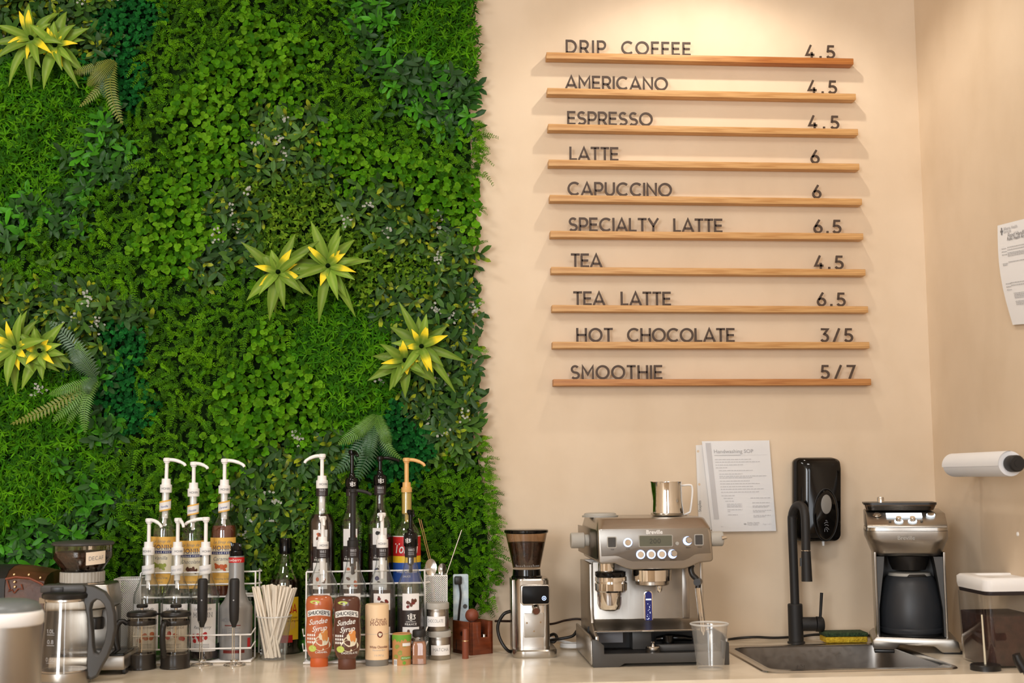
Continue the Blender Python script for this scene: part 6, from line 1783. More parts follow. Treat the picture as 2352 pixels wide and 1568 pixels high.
# ================================================================== right half of the counter
# ------------------------------------------------------------------ sink
t = thing('kitchen_sink', 'stainless steel sink set into the counter below the black faucet', 'sink', (0, 0, CT))
rim = MB()
def srect(x0, x1, y0, y1, r, z, n=6):
    return [(p[0], p[1], z) for p in rrect(x0, x1, y0, y1, r, n)]
ix0, ix1, iy0, iy1 = sx0 + 0.012, sx1 - 0.012, sy0 + 0.010, sy1 - 0.006
rim.loft([srect(sx0 - .014, sx1 + .014, sy0 - .014, sy1 + .014, .03, .0006), srect(sx0 - .012, sx1 + .012, sy0 - .012, sy1 + .012, .03, .0035), srect(ix0 - .004, ix1 + .004, iy0 - .004, iy1 + .004, .04, .0040), srect(ix0, ix1, iy0, iy1, .045, .0010),
          srect(ix0, ix1, iy0, iy1, .045, -.004)], caps=False)
rim.build('rim', 'steel', t)
b = MB()
b.loft([srect(ix0, ix1, iy0, iy1, .045, -.002), srect(ix0 + .004, ix1 - .004, iy0 + .004, iy1 - .004, .05, -.15), srect(ix0 + .016, ix1 - .016, iy0 + .016, iy1 - .016, .05, -.166), srect(ix0 + .05, ix1 - .05, iy0 + .05, iy1 - .05, .05, -.17)], caps=False)
b.add(srect(ix0 + .05, ix1 - .05, iy0 + .05, iy1 - .05, .05, -.17), [tuple(range(28))])
b.build('basin', 'steel_sink', t)
MB().solid([(.04, 0), (.042, .003), (.03, .003)], c=((ix0 + ix1) / 2, (iy0 + iy1) / 2, -.170), n=24).build('drain', 'chrome', t)
# stamped crown mark on the rear basin wall
g = Fr(1839, 1530, iy1 - 0.006)
m = MB(); q = lambda px, py: Vector((g.O.x + g.x(px, py), iy1 - .0075, g.O.z + g.z(py) - CT))
m.tube([q(1831, 1535), q(1832, 1527), q(1836, 1531), q(1839, 1525), q(1843, 1531), q(1847, 1527), q(1848, 1535), q(1831, 1535)], 0.0008, 5)
m.build('crown_mark', 'steel_dark', t)

# ------------------------------------------------------------------ faucet
f = Fr(1829, 1480, -0.082, CT)
t = thing('kitchen_faucet', 'matte black gooseneck faucet with pull-down spray head behind the sink', 'faucet', f.O)
u = f.u
MB().solid([(20 * u, 0), (20 * u, 4 * u), (17 * u, 5 * u), (17 * u, f.z(1388)), (15.5 * u, f.z(1386))], n=32).build('base', 'black_matte', t)
m = MB()
P = f.p
pts = [(0, 0, f.z(1390)), P(1823, 1300), P(1819, 1200), P(1820, 1185, -.001), P(1822, 1175, -.006), P(1828, 1164, -.016), P(1836, 1160, -.030), P(1845, 1166, -.046), P(1849, 1185, -.056), P(1850.5, 1225, -.060), P(1851, 1263, -.062)]
m.tube(smooth_path(pts, 8), 10.2 * u, 20); m.build('gooseneck', 'black_matte', t)
q = P(1851, 1264, -.062)
MB().solid([(10.6 * u, -1 * u), (10.6 * u, 1 * u)], c=q, n=24).build('accent_ring', 'chrome', t)
m = MB(); m.tube([P(1851, 1265, -.062), P(1853, 1322, -.064), P(1853.5, 1335, -.0645)], [10.6 * u, 12.0 * u, 12.2 * u], 24); m.build('spray_head', 'black_matte', t)
MB().tube([P(1840, 1281, -.060), P(1840, 1300, -.060)], 3 * u, 8).build('spray_button', 'black_plastic', t)
m = MB(); m.tube([(14 * u, 0, f.z(1433)), (46 * u, -.004, f.z(1433))], 16 * u, 28); m.tube([(47 * u, -.004, f.z(1433)), (60 * u, -.005, f.z(1434)), (63 * u, -.005, f.z(1434))], [17.3 * u, 17.3 * u, 15 * u], 28); m.build('valve', 'black_matte', t)
m = MB(); m.tube([(f.x(1882, 1418), -.008, f.z(1418)), (f.x(1884, 1361), -.012, f.z(1361))], [3.2 * u, 3.6 * u], 10); m.build('lever', 'black_matte', t)

# ------------------------------------------------------------------ cable along the wall base
def cable(name, pts, r, m_, label, n=8, group=None):
    mb = MB(); mb.tube(smooth_path(pts, n), r, 8)
    o = mb.build(name, m_, None, 60); tag(o, label, 'cable', group); return o
cable('power_cable', [on(1640, 1478) + Vector((0, 0, .004)), Vector((on(1690, 1474).x, -.010, CT + .006)), Vector((on(1740, 1474).x, -.008, CT + .009)), Vector((on(1790, 1474).x, -.008, CT + .006)), Vector((on(1850, 1474).x, -.006, CT + .008)), Vector((on(1890, 1474).x, -.006, CT + .012)), Vector((on(1960, 1474).x, -.006, CT + .010)), Vector((on(2040, 1474).x, -.006, CT + .006))], .0034, 'black_plastic', 'black cable lying along the wall behind the faucet')

# ------------------------------------------------------------------ sponge
p = on(1944, 1479)
t = thing('sponge', 'yellow dish sponge with green scouring side behind the sink', 'sponge', (p.x, p.y + .022, CT + .0042), R(-2))
us = mpp(-.06)
mat('sponge_yellow', lin(214, 176, 38), 0.9); noise_color(MATS['sponge_yellow'], lin(190, 150, 26), lin(226, 190, 52), (1, 1, 1), 120, 2, bump=0.8, bscale=240)
mat('scour_green', lin(48, 66, 40), 0.95); noise_color(MATS['scour_green'], lin(34, 48, 28), lin(66, 88, 54), (1, 1, 1), 160, 2, bump=0.8, bscale=300)
MB().box(-48 * us, 48 * us, -.032, .032, 0, 14 * us, .004).build('foam', 'sponge_yellow', t)
MB().box(-49 * us, 49 * us, -.033, .033, 14 * us, 23 * us, .003).build('scouring_pad', 'scour_green', t)

# ------------------------------------------------------------------ drip coffee maker
f = standing(2102, 1501, 0.0)
u = f.u; Z = f.z; X = lambda px: f.x(px, 1400)
t = thing('coffee_maker', 'silver drip coffee maker with black thermal carafe at the right end of the counter', 'coffee maker', f.O, R(-17))
DP = 0.20
# foot
m = MB()
o_ = [(X(2008), Z(1492)), (X(2055), Z(1493)), (X(2066), Z(1482)), (X(2140), Z(1484)), (X(2156), Z(1498)), (X(2196), Z(1497)), (X(2192), Z(1472)), (X(2180), Z(1466)), (X(2016), Z(1463)), (X(2006), Z(1472))]
m.prism(o_, 0.0, DP, 'y', bev=.004); m.build('foot', 'steel_brushed', t)
m = MB()
for (a, b_) in ((2010, 2054), (2158, 2199)):
    m.box(X(a), X(b_), .002, .05, 0, Z(1494) + .001, .002); m.box(X(a), X(b_), .14, .19, 0, Z(1494) + .001, .002)
m.build('rubber_foot', 'black_plastic', t)
m = MB(); m.solid([(62 * u, Z(1467)), (62 * u, Z(1461)), (60 * u, Z(1459))], c=(X(2100), .085, 0), n=40); m.build('warming_plate', 'black_matte', t)
# back column and side cheeks
m = MB(); m.box(X(2018), X(2176), .145, DP, Z(1466), Z(1200), .006); m.build('rear_column', 'steel_brushed', t)
m = MB(); m.box(X(2022), X(2168), .136, .146, Z(1466), Z(1279)); m.build('inner_backing', 'dark_grey', t, 0)
for (xa, xb, fl) in ((2017, 2041, 1), (2145, 2169, -1)):
    m = MB()
    xs_ = (X(xa), X(xb))
    pl = [(.012, Z(1466)), (.014, Z(1300)), (.006, Z(1268)), (.15, Z(1268)), (.15, Z(1466))]
    if fl > 0: m.prism([(p[0], p[1]) for p in pl], X(2017), X(2022), 'x', bev=.001)
    else: m.prism([(p[0], p[1]) for p in pl], X(2167), X(2172), 'x', bev=.001)
    m.build('side_cheek', 'steel_brushed', t)
    m = MB()
    if fl > 0: ol = [(X(2022), Z(1464)), (X(2024), Z(1464)), (X(2025), Z(1400)), (X(2037), Z(1310)), (X(2040), Z(1279)), (X(2022), Z(1279))]
    else: ol = [(X(2167), Z(1464)), (X(2164), Z(1464)), (X(2163), Z(1400)), (X(2152), Z(1310)), (X(2147), Z(1279)), (X(2167), Z(1279))]
    m.prism(ol, .02, .14, 'y'); m.build('inner_cheek', 'dark_grey', t)
# brew head: rounded front, narrowing downward
def head_ring(x0, x1, y0, y1, r, py):
    return [(p[0], p[1], Z(py)) for p in rrect(X(x0), X(x1), y0, y1, r, 6)]
m = MB()
m.loft([head_ring(2018, 2162, .012, DP, .03, 1277), head_ring(2014, 2168, .0, DP, .035, 1268), head_ring(2006, 2176, -.012, DP, .035, 1246), head_ring(2002, 2180, -.016, DP, .03, 1236), head_ring(2001, 2180, -.016, DP, .028, 1219)])
m.build('brew_head', 'steel_brushed', t, 50)
m = MB(); m.loft([head_ring(2001, 2180, -.0165, DP, .028, 1218), head_ring(2002, 2180, -.0165, DP, .028, 1211)]); m.build('trim_band', 'steel', t, 50)
# sloping control deck
deck = [(-.016, Z(1211)), (-.014, Z(1205)), (.045, Z(1179)), (DP, Z(1172)), (DP, Z(1211))]
m = MB(); m.prism(deck, X(2003), X(2178), 'x', bev=.003); m.build('control_deck', 'steel_brushed', t)
dn = Vector((0, -(Z(1179) - Z(1205)), .059)).normalized()
def deckp(px, k, off=.0012):
    return Vector((X(px), -.014 + .059 * k, Z(1205) + (Z(1179) - Z(1205)) * k)) + dn * off
def deck_quad(mb, x0, x1, k0, k1, off, mi=0):
    mb.add([deckp(x0, k0, off), deckp(x1, k0, off), deckp(x1, k1, off), deckp(x0, k1, off)], [(0, 1, 2, 3)], mi)
m = MB(); deck_quad(m, 2048, 2127, .55, .95, .0022); m.build('display', 'led_white', t, 0)
dm = Matrix.Translation(Vector((0, 0, 0)))
qd = dn.to_track_quat('Z', 'X').to_matrix().to_4x4()
for (px, k, r_, m1) in ((2074, .28, 10, 'led_white'), (2104, .28, 10, 'led_white')):
    kb = MB(); kb.solid([(r_ * u, 0), (r_ * u, .0015), (r_ * .8 * u, .002)], n=24, M=Matrix.Translation(deckp(px, k)) @ qd)
    o = kb.build('dial_ring', m1, t)
    MB().solid([(7 * u, .002), (7 * u, .010), (6 * u, .012)], n=24, M=Matrix.Translation(deckp(px, k)) @ qd).build('dial', 'chrome', o)
for (px, k, m1) in ((2028, .8, 'steel'), (2146, .78, 'led_white')):
    o = MB().solid([(10 * u, 0), (10 * u, .0015), (9 * u, .002)], n=24, M=Matrix.Translation(deckp(px, k)) @ qd).build('button_ring', m1, t)
    MB().solid([(7.5 * u, .001), (7.5 * u, .004)], n=24, M=Matrix.Translation(deckp(px, k)) @ qd).build('button', 'steel', o)
for px in (2055, 2124):
    MB().solid([(3 * u, 0), (3 * u, .003)], n=16, M=Matrix.Translation(deckp(px, .3)) @ qd).build('small_button', 'grey_plastic', t)
m = MB(); add_font(m, 'Breville', 13 * u, lambda a, b: (X(2088) + a, -.0178, Z(1238) + b), 0, .5, 0, 48 * u, .01); m.build('lettering', 'light_grey', t, 0)
# bean hopper
m = MB()
m.loft([head_ring(2006, 2156, .06, DP, .02, 1173), head_ring(2003, 2162, .05, DP + .003, .022, 1160)])
m.build('hopper', 'glass_dark', t, 50)
m = MB(); m.loft([head_ring(2001, 2163, .05, DP + .004, .022, 1160), head_ring(2000, 2163, .05, DP + .004, .022, 1155)]); m.build('hopper_lid', 'black_plastic', t, 50)
m = MB(); m.loft([head_ring(2012, 2150, .068, DP - .01, .02, 1172), head_ring(2012, 2152, .066, DP - .01, .02, 1166)]); m.build('coffee_bean_fill', 'coffee_beans', t, 50)
MB().solid([(8 * u, 0), (8.2 * u, 11 * u), (7 * u, 14 * u)], c=(X(2040), .09, Z(1156)), n=24).build('hopper_knob', 'chrome', t)
# brew basket
m = MB(); m.solid([(38 * u, Z(1312)), (44 * u, Z(1298)), (48 * u, Z(1279))], c=(X(2096), .075, 0), n=40); m.build('brew_basket', 'black_plastic', t, 50)
# carafe
c = thing('carafe', 'black matte thermal carafe standing in the silver coffee maker', 'carafe', f.O + Matrix.Rotation(R(-17), 3, 'Z') @ Vector((X(2097), .085, Z(1459))))
mat('carafe_black', lin(48, 50, 54), 0.42)
cu = (f.u * 1.02)
zc = lambda py: Z(py) - Z(1459)
m = MB(); m.solid([(71 * u, 0), (74 * u, .004), (74 * u, zc(1448)), (72 * u, zc(1446)), (73.5 * u, zc(1440)), (73 * u, zc(1405)), (69 * u, zc(1375)), (62 * u, zc(1345)), (54 * u, zc(1328)), (50 * u, zc(1326))], n=56); m.build('body', 'carafe_black', c, 40)
m = MB(); m.solid([(50 * u, zc(1327)), (48 * u, zc(1320)), (30 * u, zc(1317))], n=40); m.build('lid', 'light_grey', c, 40)
m = MB(); m.prism([(-24 * u, zc(1327)), (24 * u, zc(1327)), (18 * u, zc(1321)), (-18 * u, zc(1321))], -52 * u, -46 * u, 'y', bev=.001); m.build('pour_lip', 'black_plastic', c)

# ------------------------------------------------------------------ jar of ground coffee
f = standing(2318, 1533, 0.07)
u = f.u; Z = f.z; X = lambda px: f.x(px, 1430)
t = thing('storage_container', 'clear square container of ground coffee with a white lid at the far right', 'container', f.O)
def sq(s, py, r=.014):
    return [(p[0], p[1], Z(py)) for p in rrect(-s, s, -s, s, r, 5)]
s1, s2 = 80 * u, 85 * u
m = MB(); m.loft([sq(s1 - .003, f.gy() - 1, .018), sq(s1, f.gy() - 6, .018), sq(s2 - .001, 1359, .018)], caps=False); m.add(sq(s1 - .003, f.gy() - 1, .018), [tuple(range(24))]); m.build('body', 'plastic_clear', t, 45)
m = MB(); m.loft([sq(s1 - .004, f.gy() - 5, .016), sq(s1 - .003 + .69 * (s2 - s1), 1406, .016)]); m.build('ground_coffee_fill', 'coffee_grounds', t, 45)
m = MB(); m.loft([sq(s2 - .004, 1359, .018), sq(s2 - .003, 1355, .018), sq(s2 - .003, 1349, .018)]); m.build('gasket', 'label_dark', t, 45)
m = MB(); m.loft([sq(s2 - .001, 1350, .02), sq(s2 + .001, 1340, .02), sq(s2 + .001, 1325, .02), sq(s2 - .004, 1320, .02), sq(s2 * .70, 1320, .02), sq(s2 * .66, 1324, .02)]); m.build('lid', 'white_plastic', t, 45)

# spike with a round foot
f = standing(2264, 1542, 0.025)
u = f.u; Z = f.z
t = thing('receipt_spike', 'short pale rod on a round black foot before the coffee container', 'spike', f.O)
MB().solid([(34 * u, 0), (34 * u, 11 * u), (32 * u, 13 * u)], n=40).build('foot', 'black_plastic', t)
MB().tube([(0, 0, 12 * u), (f.x(2255, 1411), 0, f.z(1411))], [2.4 * u, 1.8 * u], 10).build('rod', 'label_cream', t)
# black appliance corner at the edge of the picture
p = on(2352, 1556)
t = thing('tool_handle', 'black handle end poking into the bottom right corner', 'handle', (p.x + .012, p.y + .02, CT))
MB().tube([(0, 0, .012), (-.012, .004, .035), (-.016, .004, .047)], [.012, .011, .009], 14).build('grip', 'black_plastic', t)
MB().tube([(.05, 0, .012), (0, 0, .012)], .012, 14).build('shaft', 'black_plastic', t)

# ------------------------------------------------------------------ plastic cup
f = standing(1632, 1541, 0.03)
u = f.u; Z = f.z
t = thing('plastic_cup', 'empty clear plastic cup standing before the espresso machine', 'cup', f.O)
m = MB(); m.lathe([(1e-5, .003), (28 * u, .003), (30 * u, .001), (31 * u, .006), (41 * u, Z(1440)), (42.5 * u, Z(1433))], n=48); m.build('cup_wall', 'cup_plastic', t, 50)
MB().tube([(43 * u * math.cos(a), 43 * u * math.sin(a), Z(1432)) for a in [k * math.pi / 24 for k in range(48)]], 2.2 * u, 8, closed=True).build('rim', 'cup_rim', t)

# ------------------------------------------------------------------ espresso machine
f = standing(1510, 1530, 0.0)
u = f.u; Z = f.z; X = lambda px: f.x(px, 1380)
XZ = lambda px, py: (X(px), Z(py))
t = thing('espresso_machine', 'large brushed steel espresso machine with lit buttons beside the plastic cup', 'espresso machine', f.O)
DB = 0.31
XD = lambda px, dy: at(px, 1380, f.Y + dy).x - f.O.x
ZD = lambda py, dy: at(1510, py, f.Y + dy).z - f.O.z
HF = 0.012            # head front plane
SP = 0.115            # splash panel plane
ZT = 1.243 - CT       # top of the housing
# drip tray base
m = MB()
o_ = [(X(1360), 0), (X(1419), 0), (X(1432), Z(1522)), (X(1600), Z(1522)), (X(1614), 0), (X(1672), 0), (X(1672), Z(1478)), (X(1655), Z(1474)), (X(1655), Z(1500)), (X(1386), Z(1500)), (X(1386), Z(1480)), (X(1372), Z(1468)), (X(1358), Z(1466))]
m.prism(o_, 0.0, .016, 'y', bev=.0015); m.build('tray_front', 'dark_grey', t)
m = MB(); m.box(X(1362), X(1668), .015, DB, Z(1523), Z(1504), .003); m.build('drip_tray', 'black_matte', t)
m = MB(); m.prism([(.012, Z(1526)), (.012, Z(1470)), (.05, Z(1462)), (DB, Z(1462)), (DB, Z(1526))], X(1357), X(1363), 'x', bev=.0015); m.build('base_cheek', 'steel_brushed', t)
m = MB(); m.prism([(.012, Z(1526)), (.012, Z(1470)), (.05, Z(1462)), (DB, Z(1462)), (DB, Z(1526))], X(1667), X(1673), 'x', bev=.0015); m.build('base_cheek', 'steel_brushed', t)
m = MB()
for (a, b_) in ((1362, 1420), (1616, 1668)):
    m.box(X(a), X(b_), .006, .05, 0, .012, .002); m.box(X(a), X(b_), DB - .05, DB - .01, 0, .02, .002)
m.build('foot', 'black_plastic', t)
sidepl = [(.030, Z(1504)), (.03, Z(1462)), (SP - .05, Z(1457)), (SP - .01, Z(1440)), (SP + .004, Z(1400)), (SP + .004, Z(1300)), (DB, Z(1300)), (DB, Z(1504))]
m = MB(); m.prism(sidepl, X(1370), X(1378), 'x', bev=.002); m.build('side_panel', 'steel_brushed', t)
m = MB(); m.prism(sidepl, X(1633), X(1641), 'x', bev=.002); m.build('side_panel', 'steel_brushed', t)
m = MB(); m.box(X(1378), X(1633), DB - .012, DB, Z(1504), Z(1300), .002); m.build('rear_panel', 'steel_dark', t)
# splash panel, curling forward at its lower edge
prof = [(SP, Z(1296)), (SP, Z(1432)), (SP - .008, Z(1440)), (SP - .035, Z(1454)), (SP - .050, Z(1456)), (SP - .050, Z(1458)), (SP - .03, Z(1458)), (SP + .012, Z(1440)), (SP + .012, Z(1296))]
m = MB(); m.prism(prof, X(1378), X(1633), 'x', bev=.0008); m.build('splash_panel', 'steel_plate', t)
m = MB(); m.tube([(X(1372), SP - .05, Z(1455)), (X(1640), SP - .05, Z(1455))], .0016, 8); m.build('edge_trim', 'chrome', t)
m = MB(); m.prism([(X(1378), Z(1462)), (X(1446), Z(1462)), (X(1446), Z(1488)), (X(1378), Z(1488))], SP + .0, SP + .01, 'y'); m.build('tray_insert', 'ink_grey', t, 0)
m = MB(); m.box(X(1466), X(1512), SP - .015, SP + .03, Z(1504), Z(1458), .003); m.build('tray_divider', 'dark_grey', t)
m = MB(); m.box(X(1366), X(1662), SP + .03, SP + .034, Z(1504), Z(1452)); m.build('tray_backing', 'black_plastic', t, 0)
m = MB(); m.box(X(1515), X(1655), .06, .075, Z(1504), Z(1488), .003); m.build('tray_ridge', 'dark_grey', t)
# tamper disc left on the tray
tp_ = thing('tamper', 'small round steel tamper lying on the espresso machine drip tray', 'tamper', f.O + Vector((X(1505), .045, Z(1504))))
m = MB(); m.solid([(17 * u, 0), (17.5 * u, .002), (17.5 * u, 13 * u), (16 * u, 15 * u)], n=32); m.build('disc', 'steel', tp_)
MB().solid([(4.5 * u, 15 * u), (4 * u, 19 * u), (5 * u, 23 * u), (3 * u, 25 * u)], n=16).build('stub', 'chrome', tp_)
# portafilter handle lying in the dark behind
tp_ = thing('portafilter', 'black handled portafilter lying on the tray inside the espresso machine', 'portafilter', f.O + Vector((X(1550), SP - .02, Z(1480))))
MB().tube([(-26 * u, .01, 0), (0, 0, .004), (40 * u, .0, .002), (56 * u, 0, 0)], [6 * u, 9 * u, 7 * u, 6 * u], 14).build('grip', 'black_gloss', tp_)
MB().solid([(14 * u, -.012), (14 * u, .010)], n=24, c=(0, 0, 0)).build('basket', 'black_gloss', tp_)
# head
ho = [XZ(1378, 1213), XZ(1634, 1212), XZ(1641, 1225), XZ(1643, 1288), XZ(1638, 1292), XZ(1612, 1294), XZ(1588, 1304), XZ(1575, 1308), XZ(1454, 1308), XZ(1440, 1304), XZ(1415, 1293), XZ(1384, 1294), XZ(1379, 1290)]
m = MB(); m.prism(ho, HF, DB, 'y', bev=.005, seg=3); m.build('head', 'steel_brushed', t, 40)
zf = Z(1214)
m = MB()
def tring(x0, x1, y0, y1, r, z):
    return [(p[0], p[1], z) for p in rrect(x0, x1, y0, y1, r, 5)]
m.loft([tring(X(1376), X(1640), HF - .001, DB, .012, zf - .004), tring(X(1376), X(1640), HF - .001, DB, .012, zf), tring(X(1381), X(1635), HF + .03, DB, .02, ZT - .003), tring(X(1384), X(1632), HF + .036, DB - .004, .02, ZT)])
m.build('top_plate', 'steel_brushed', t, 40)
# left shoulder of the housing
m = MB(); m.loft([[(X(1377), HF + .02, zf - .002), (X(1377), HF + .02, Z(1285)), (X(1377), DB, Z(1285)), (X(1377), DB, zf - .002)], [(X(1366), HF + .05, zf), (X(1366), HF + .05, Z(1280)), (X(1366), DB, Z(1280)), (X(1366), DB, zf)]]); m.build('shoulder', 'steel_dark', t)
# front plate with controls
fp = [XZ(1381, 1216), XZ(1632, 1214), XZ(1638, 1272), XZ(1612, 1273), XZ(1600, 1275), XZ(1586, 1284), XZ(1574, 1288.5), XZ(1456, 1288.5), XZ(1444, 1285), XZ(1426, 1277), XZ(1416, 1275), XZ(1385, 1276)]
m = MB(); m.prism(fp, HF - .0025, HF + .001, 'y', bev=.0008); m.build('front_plate', 'steel_plate', t)
FPY = HF - .0028
def fpm(px, py, off=0.0): return (X(px), FPY - off, Z(py))
def fdisc(px, py, r, off, mi, mb, n=24):
    mb.add([(X(px) + r * u * math.cos(2 * math.pi * k / n), FPY - off, Z(py) + r * u * math.sin(2 * math.pi * k / n)) for k in range(n)], [tuple(range(n))], mi)
RX = Matrix.Rotation(R(90), 4, 'X')
m = MB(); m.prism(rrect(X(1471), X(1550), Z(1256), Z(1228.5), .003), FPY - .0012, FPY + .001, 'y'); o = m.build('display_bezel', 'light_grey', t, 0)
m = MB(); m.prism(rrect(X(1473), X(1548), Z(1254.5), Z(1230), .002), FPY - .0018, FPY - .001, 'y'); m.build('screen', 'lcd_screen', o, 0)
m = MB(); add_text(m, '200', 11 * u, lambda a, b: (X(1509) + a, FPY - .0021, Z(1248) + b), 0, .10, .18); m.build('readout', 'ink_black', o, 0)
m = MB(); add_font(m, 'Breville', 13 * u, lambda a, b: (X(1508) + a, FPY - .0006, Z(1226) + b), 0, .5, 0, 44 * u, .02); m.build('lettering', 'white_plastic', t, 0)
for (a, b_, c_, d) in ((1398, 1420, 1231, 1257), (1600, 1621, 1228, 1254)):
    m = MB(); m.prism(rrect(X(a), X(b_), Z(d), Z(c_), .003), FPY - .001, FPY + .001, 'y'); o = m.build('gauge_bezel', 'light_grey', t, 0)
    m = MB(); m.prism(rrect(X(a + 2), X(b_ - 2), Z(d - 2), Z(c_ + 2), .002), FPY - .0016, FPY - .0008, 'y'); m.build('gauge_window', 'dark_grey', o, 0)
def lit_button(px, py, knob=False):
    m = MB(); m.solid([(10.2 * u, 0), (10.2 * u, .0016), (9.4 * u, .0022)], n=28, M=Matrix.Translation((X(px), FPY, Z(py))) @ RX); o = m.build('button_ring', 'led_blue', t)
    m = MB()
    if knob: m.solid([(7.6 * u, .001), (7.6 * u, .013), (6.6 * u, .015)], c=(0, 0, 0), n=28, M=Matrix.Translation((X(px) + 1.5 * u, FPY, Z(py) + 2 * u)) @ RX)
    else: m.solid([(7.4 * u, .001), (7.4 * u, .0035), (6.6 * u, .0042)], n=28, M=Matrix.Translation((X(px), FPY, Z(py))) @ RX)
    m.build('knob' if knob else 'button', 'chrome' if not knob else 'steel', o)
for (px, py, k) in ((1446, 1245, False), (1475, 1273, False), (1499.5, 1273, False), (1524, 1273, False), (1549, 1273, True), (1584, 1243, True)):
    lit_button(px, py, k)
MB().solid([(4.4 * u, 0), (4.4 * u, .002), (3.4 * u, .003)], n=18, M=Matrix.Translation((X(1560), FPY, Z(1249))) @ RX).build('small_button', 'light_grey', t)
m = MB()
for (s_, px, py) in (('1', 1475, 1288), ('2', 1499, 1288), ('MANUAL', 1525, 1288), ('PROGRAM', 1550, 1288), ('POWER', 1446, 1261), ('TEMP', 1410, 1262), ('SELECT', 1586, 1260), ('STEAM', 1612, 1259)):
    add_text(m, s_, 2.4 * u, lambda a, b: (X(px) + a, FPY - .0004, Z(py) + b), 0, .16, .14)
m.build('caption', 'ink_black', t, 0)
# side knobs
m = MB(); m.tube([(X(1378), .10, Z(1243)), (X(1357), .10, Z(1243)), (X(1355), .10, Z(1243)), (X(1326), .10, Z(1243)), (X(1324), .10, Z(1243))], [14 * u, 14 * u, 18.5 * u, 18.5 * u, 17 * u], 32); m.build('grind_dial', 'light_grey', t)
m = MB(); m.tube([(X(1641), .03, Z(1240)), (X(1668), .03, Z(1240)), (X(1670), .03, Z(1240))], [17.5 * u, 17.5 * u, 16 * u], 32); o = m.build('steam_dial', 'light_grey', t)
m = MB(); m.tube([(X(1664), .012, Z(1238)), (X(1672), .012, Z(1237)), (X(1676), .012, Z(1237))], [5 * u, 4 * u, 2.5 * u], 14); m.build('dial_lever', 'chrome', o)
# covers on top
m = MB(); m.solid([(44 * u, ZT), (44 * u, ZT + 4 * u), (40 * u, ZT + 5 * u), (38 * u, ZT + 9 * u), (34 * u, ZT + 10 * u)], c=(X(1404), .17, 0), n=48); m.build('hopper_cover', 'light_grey', t)
m = MB(); m.solid([(40 * u, ZT), (38 * u, ZT + 2.5 * u)], c=(X(1588), .20, 0), n=40); m.build('cup_warmer', 'steel', t)
# grinder outlet with cradle
gc = (X(1404), SP - .048)
cc = lambda px, dy=.062: (XD(px, SP - dy), SP - dy, 0)
Z0 = Z
Z = lambda py: ZD(py, SP - .055)
m = MB(); m.solid([(20 * u, Z(1311)), (20 * u, Z(1290))], c=cc(1394), n=32); m.build('grind_outlet', 'chrome', t)
m = MB(); m.solid([(33 * u, Z(1324)), (36 * u, Z(1318)), (36 * u, Z(1310)), (30 * u, Z(1308))], c=cc(1403), n=40); m.build('cradle', 'black_gloss', t)
m = MB(); m.solid([(34 * u, Z(1356)), (37.5 * u, Z(1352)), (38 * u, Z(1336)), (35 * u, Z(1334)), (37 * u, Z(1331)), (37 * u, Z(1322)), (34 * u, Z(1320))], c=cc(1404), n=48); m.build('tamp_collar', 'chrome', t, 30)
m = MB(); m.solid([(16 * u, Z(1399)), (24 * u, Z(1395)), (28 * u, Z(1384)), (29 * u, Z(1356))], c=cc(1400), n=40); m.build('dosing_cup', 'chrome', t, 40)
# group head
m = MB(); m.solid([(40 * u, Z(1333)), (47 * u, Z(1331)), (47.5 * u, Z(1306))], c=cc(1498), n=48); m.build('group_head', 'chrome', t, 30)
m = MB(); m.solid([(37 * u, Z(1342)), (39.5 * u, Z(1340)), (39.5 * u, Z(1333))], c=cc(1499), n=48); m.build('shower_screen', 'steel', t, 30)
m = MB(); m.solid([(3 * u, Z(1357)), (6.5 * u, Z(1352)), (7 * u, Z(1341))], c=(XD(1515, SP - .09), SP - .09, 0), n=20); m.build('water_nozzle', 'chrome', t)
XD2 = lambda px: XD(px, SP)
ZD2 = lambda py: ZD(py, SP)
# water window
m = MB(); m.prism(rrect(XD2(1479), XD2(1499), ZD2(1439), ZD2(1355), 9.5 * u, 8), SP - .003, SP + .001, 'y', bev=.0008); o = m.build('water_window_frame', 'chrome', t)
mat('water_navy', lin(30, 36, 92), 0.15, emit=lin(40, 56, 150), estr=0.25)
m = MB(); m.prism(rrect(XD2(1481.5), XD2(1496.5), ZD2(1436.5), ZD2(1357.5), 7 * u, 8), SP - .0042, SP - .002, 'y'); m.build('water_window', 'water_navy', o, 0)
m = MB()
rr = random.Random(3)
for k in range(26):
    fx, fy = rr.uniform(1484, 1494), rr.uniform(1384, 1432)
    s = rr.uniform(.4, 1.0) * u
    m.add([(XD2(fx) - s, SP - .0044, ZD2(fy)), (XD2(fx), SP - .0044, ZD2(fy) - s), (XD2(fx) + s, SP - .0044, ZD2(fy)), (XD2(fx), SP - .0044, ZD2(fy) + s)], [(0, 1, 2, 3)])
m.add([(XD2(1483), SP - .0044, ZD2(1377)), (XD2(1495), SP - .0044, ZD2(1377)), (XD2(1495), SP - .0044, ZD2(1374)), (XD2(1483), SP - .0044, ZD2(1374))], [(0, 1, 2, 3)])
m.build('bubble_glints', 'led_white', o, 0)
m = MB(); m.prism(rrect(XD2(1569), XD2(1592), ZD2(1436), ZD2(1423), 6 * u, 6), SP - .0025, SP + .001, 'y'); m.build('slot', 'black_plastic', t)
m = MB(); m.box(XD2(1568), XD2(1583), SP - .002, SP + .002, ZD2(1420), ZD2(1305), .0008); m.build('seam_strip', 'steel_dark', t)
Z = Z0
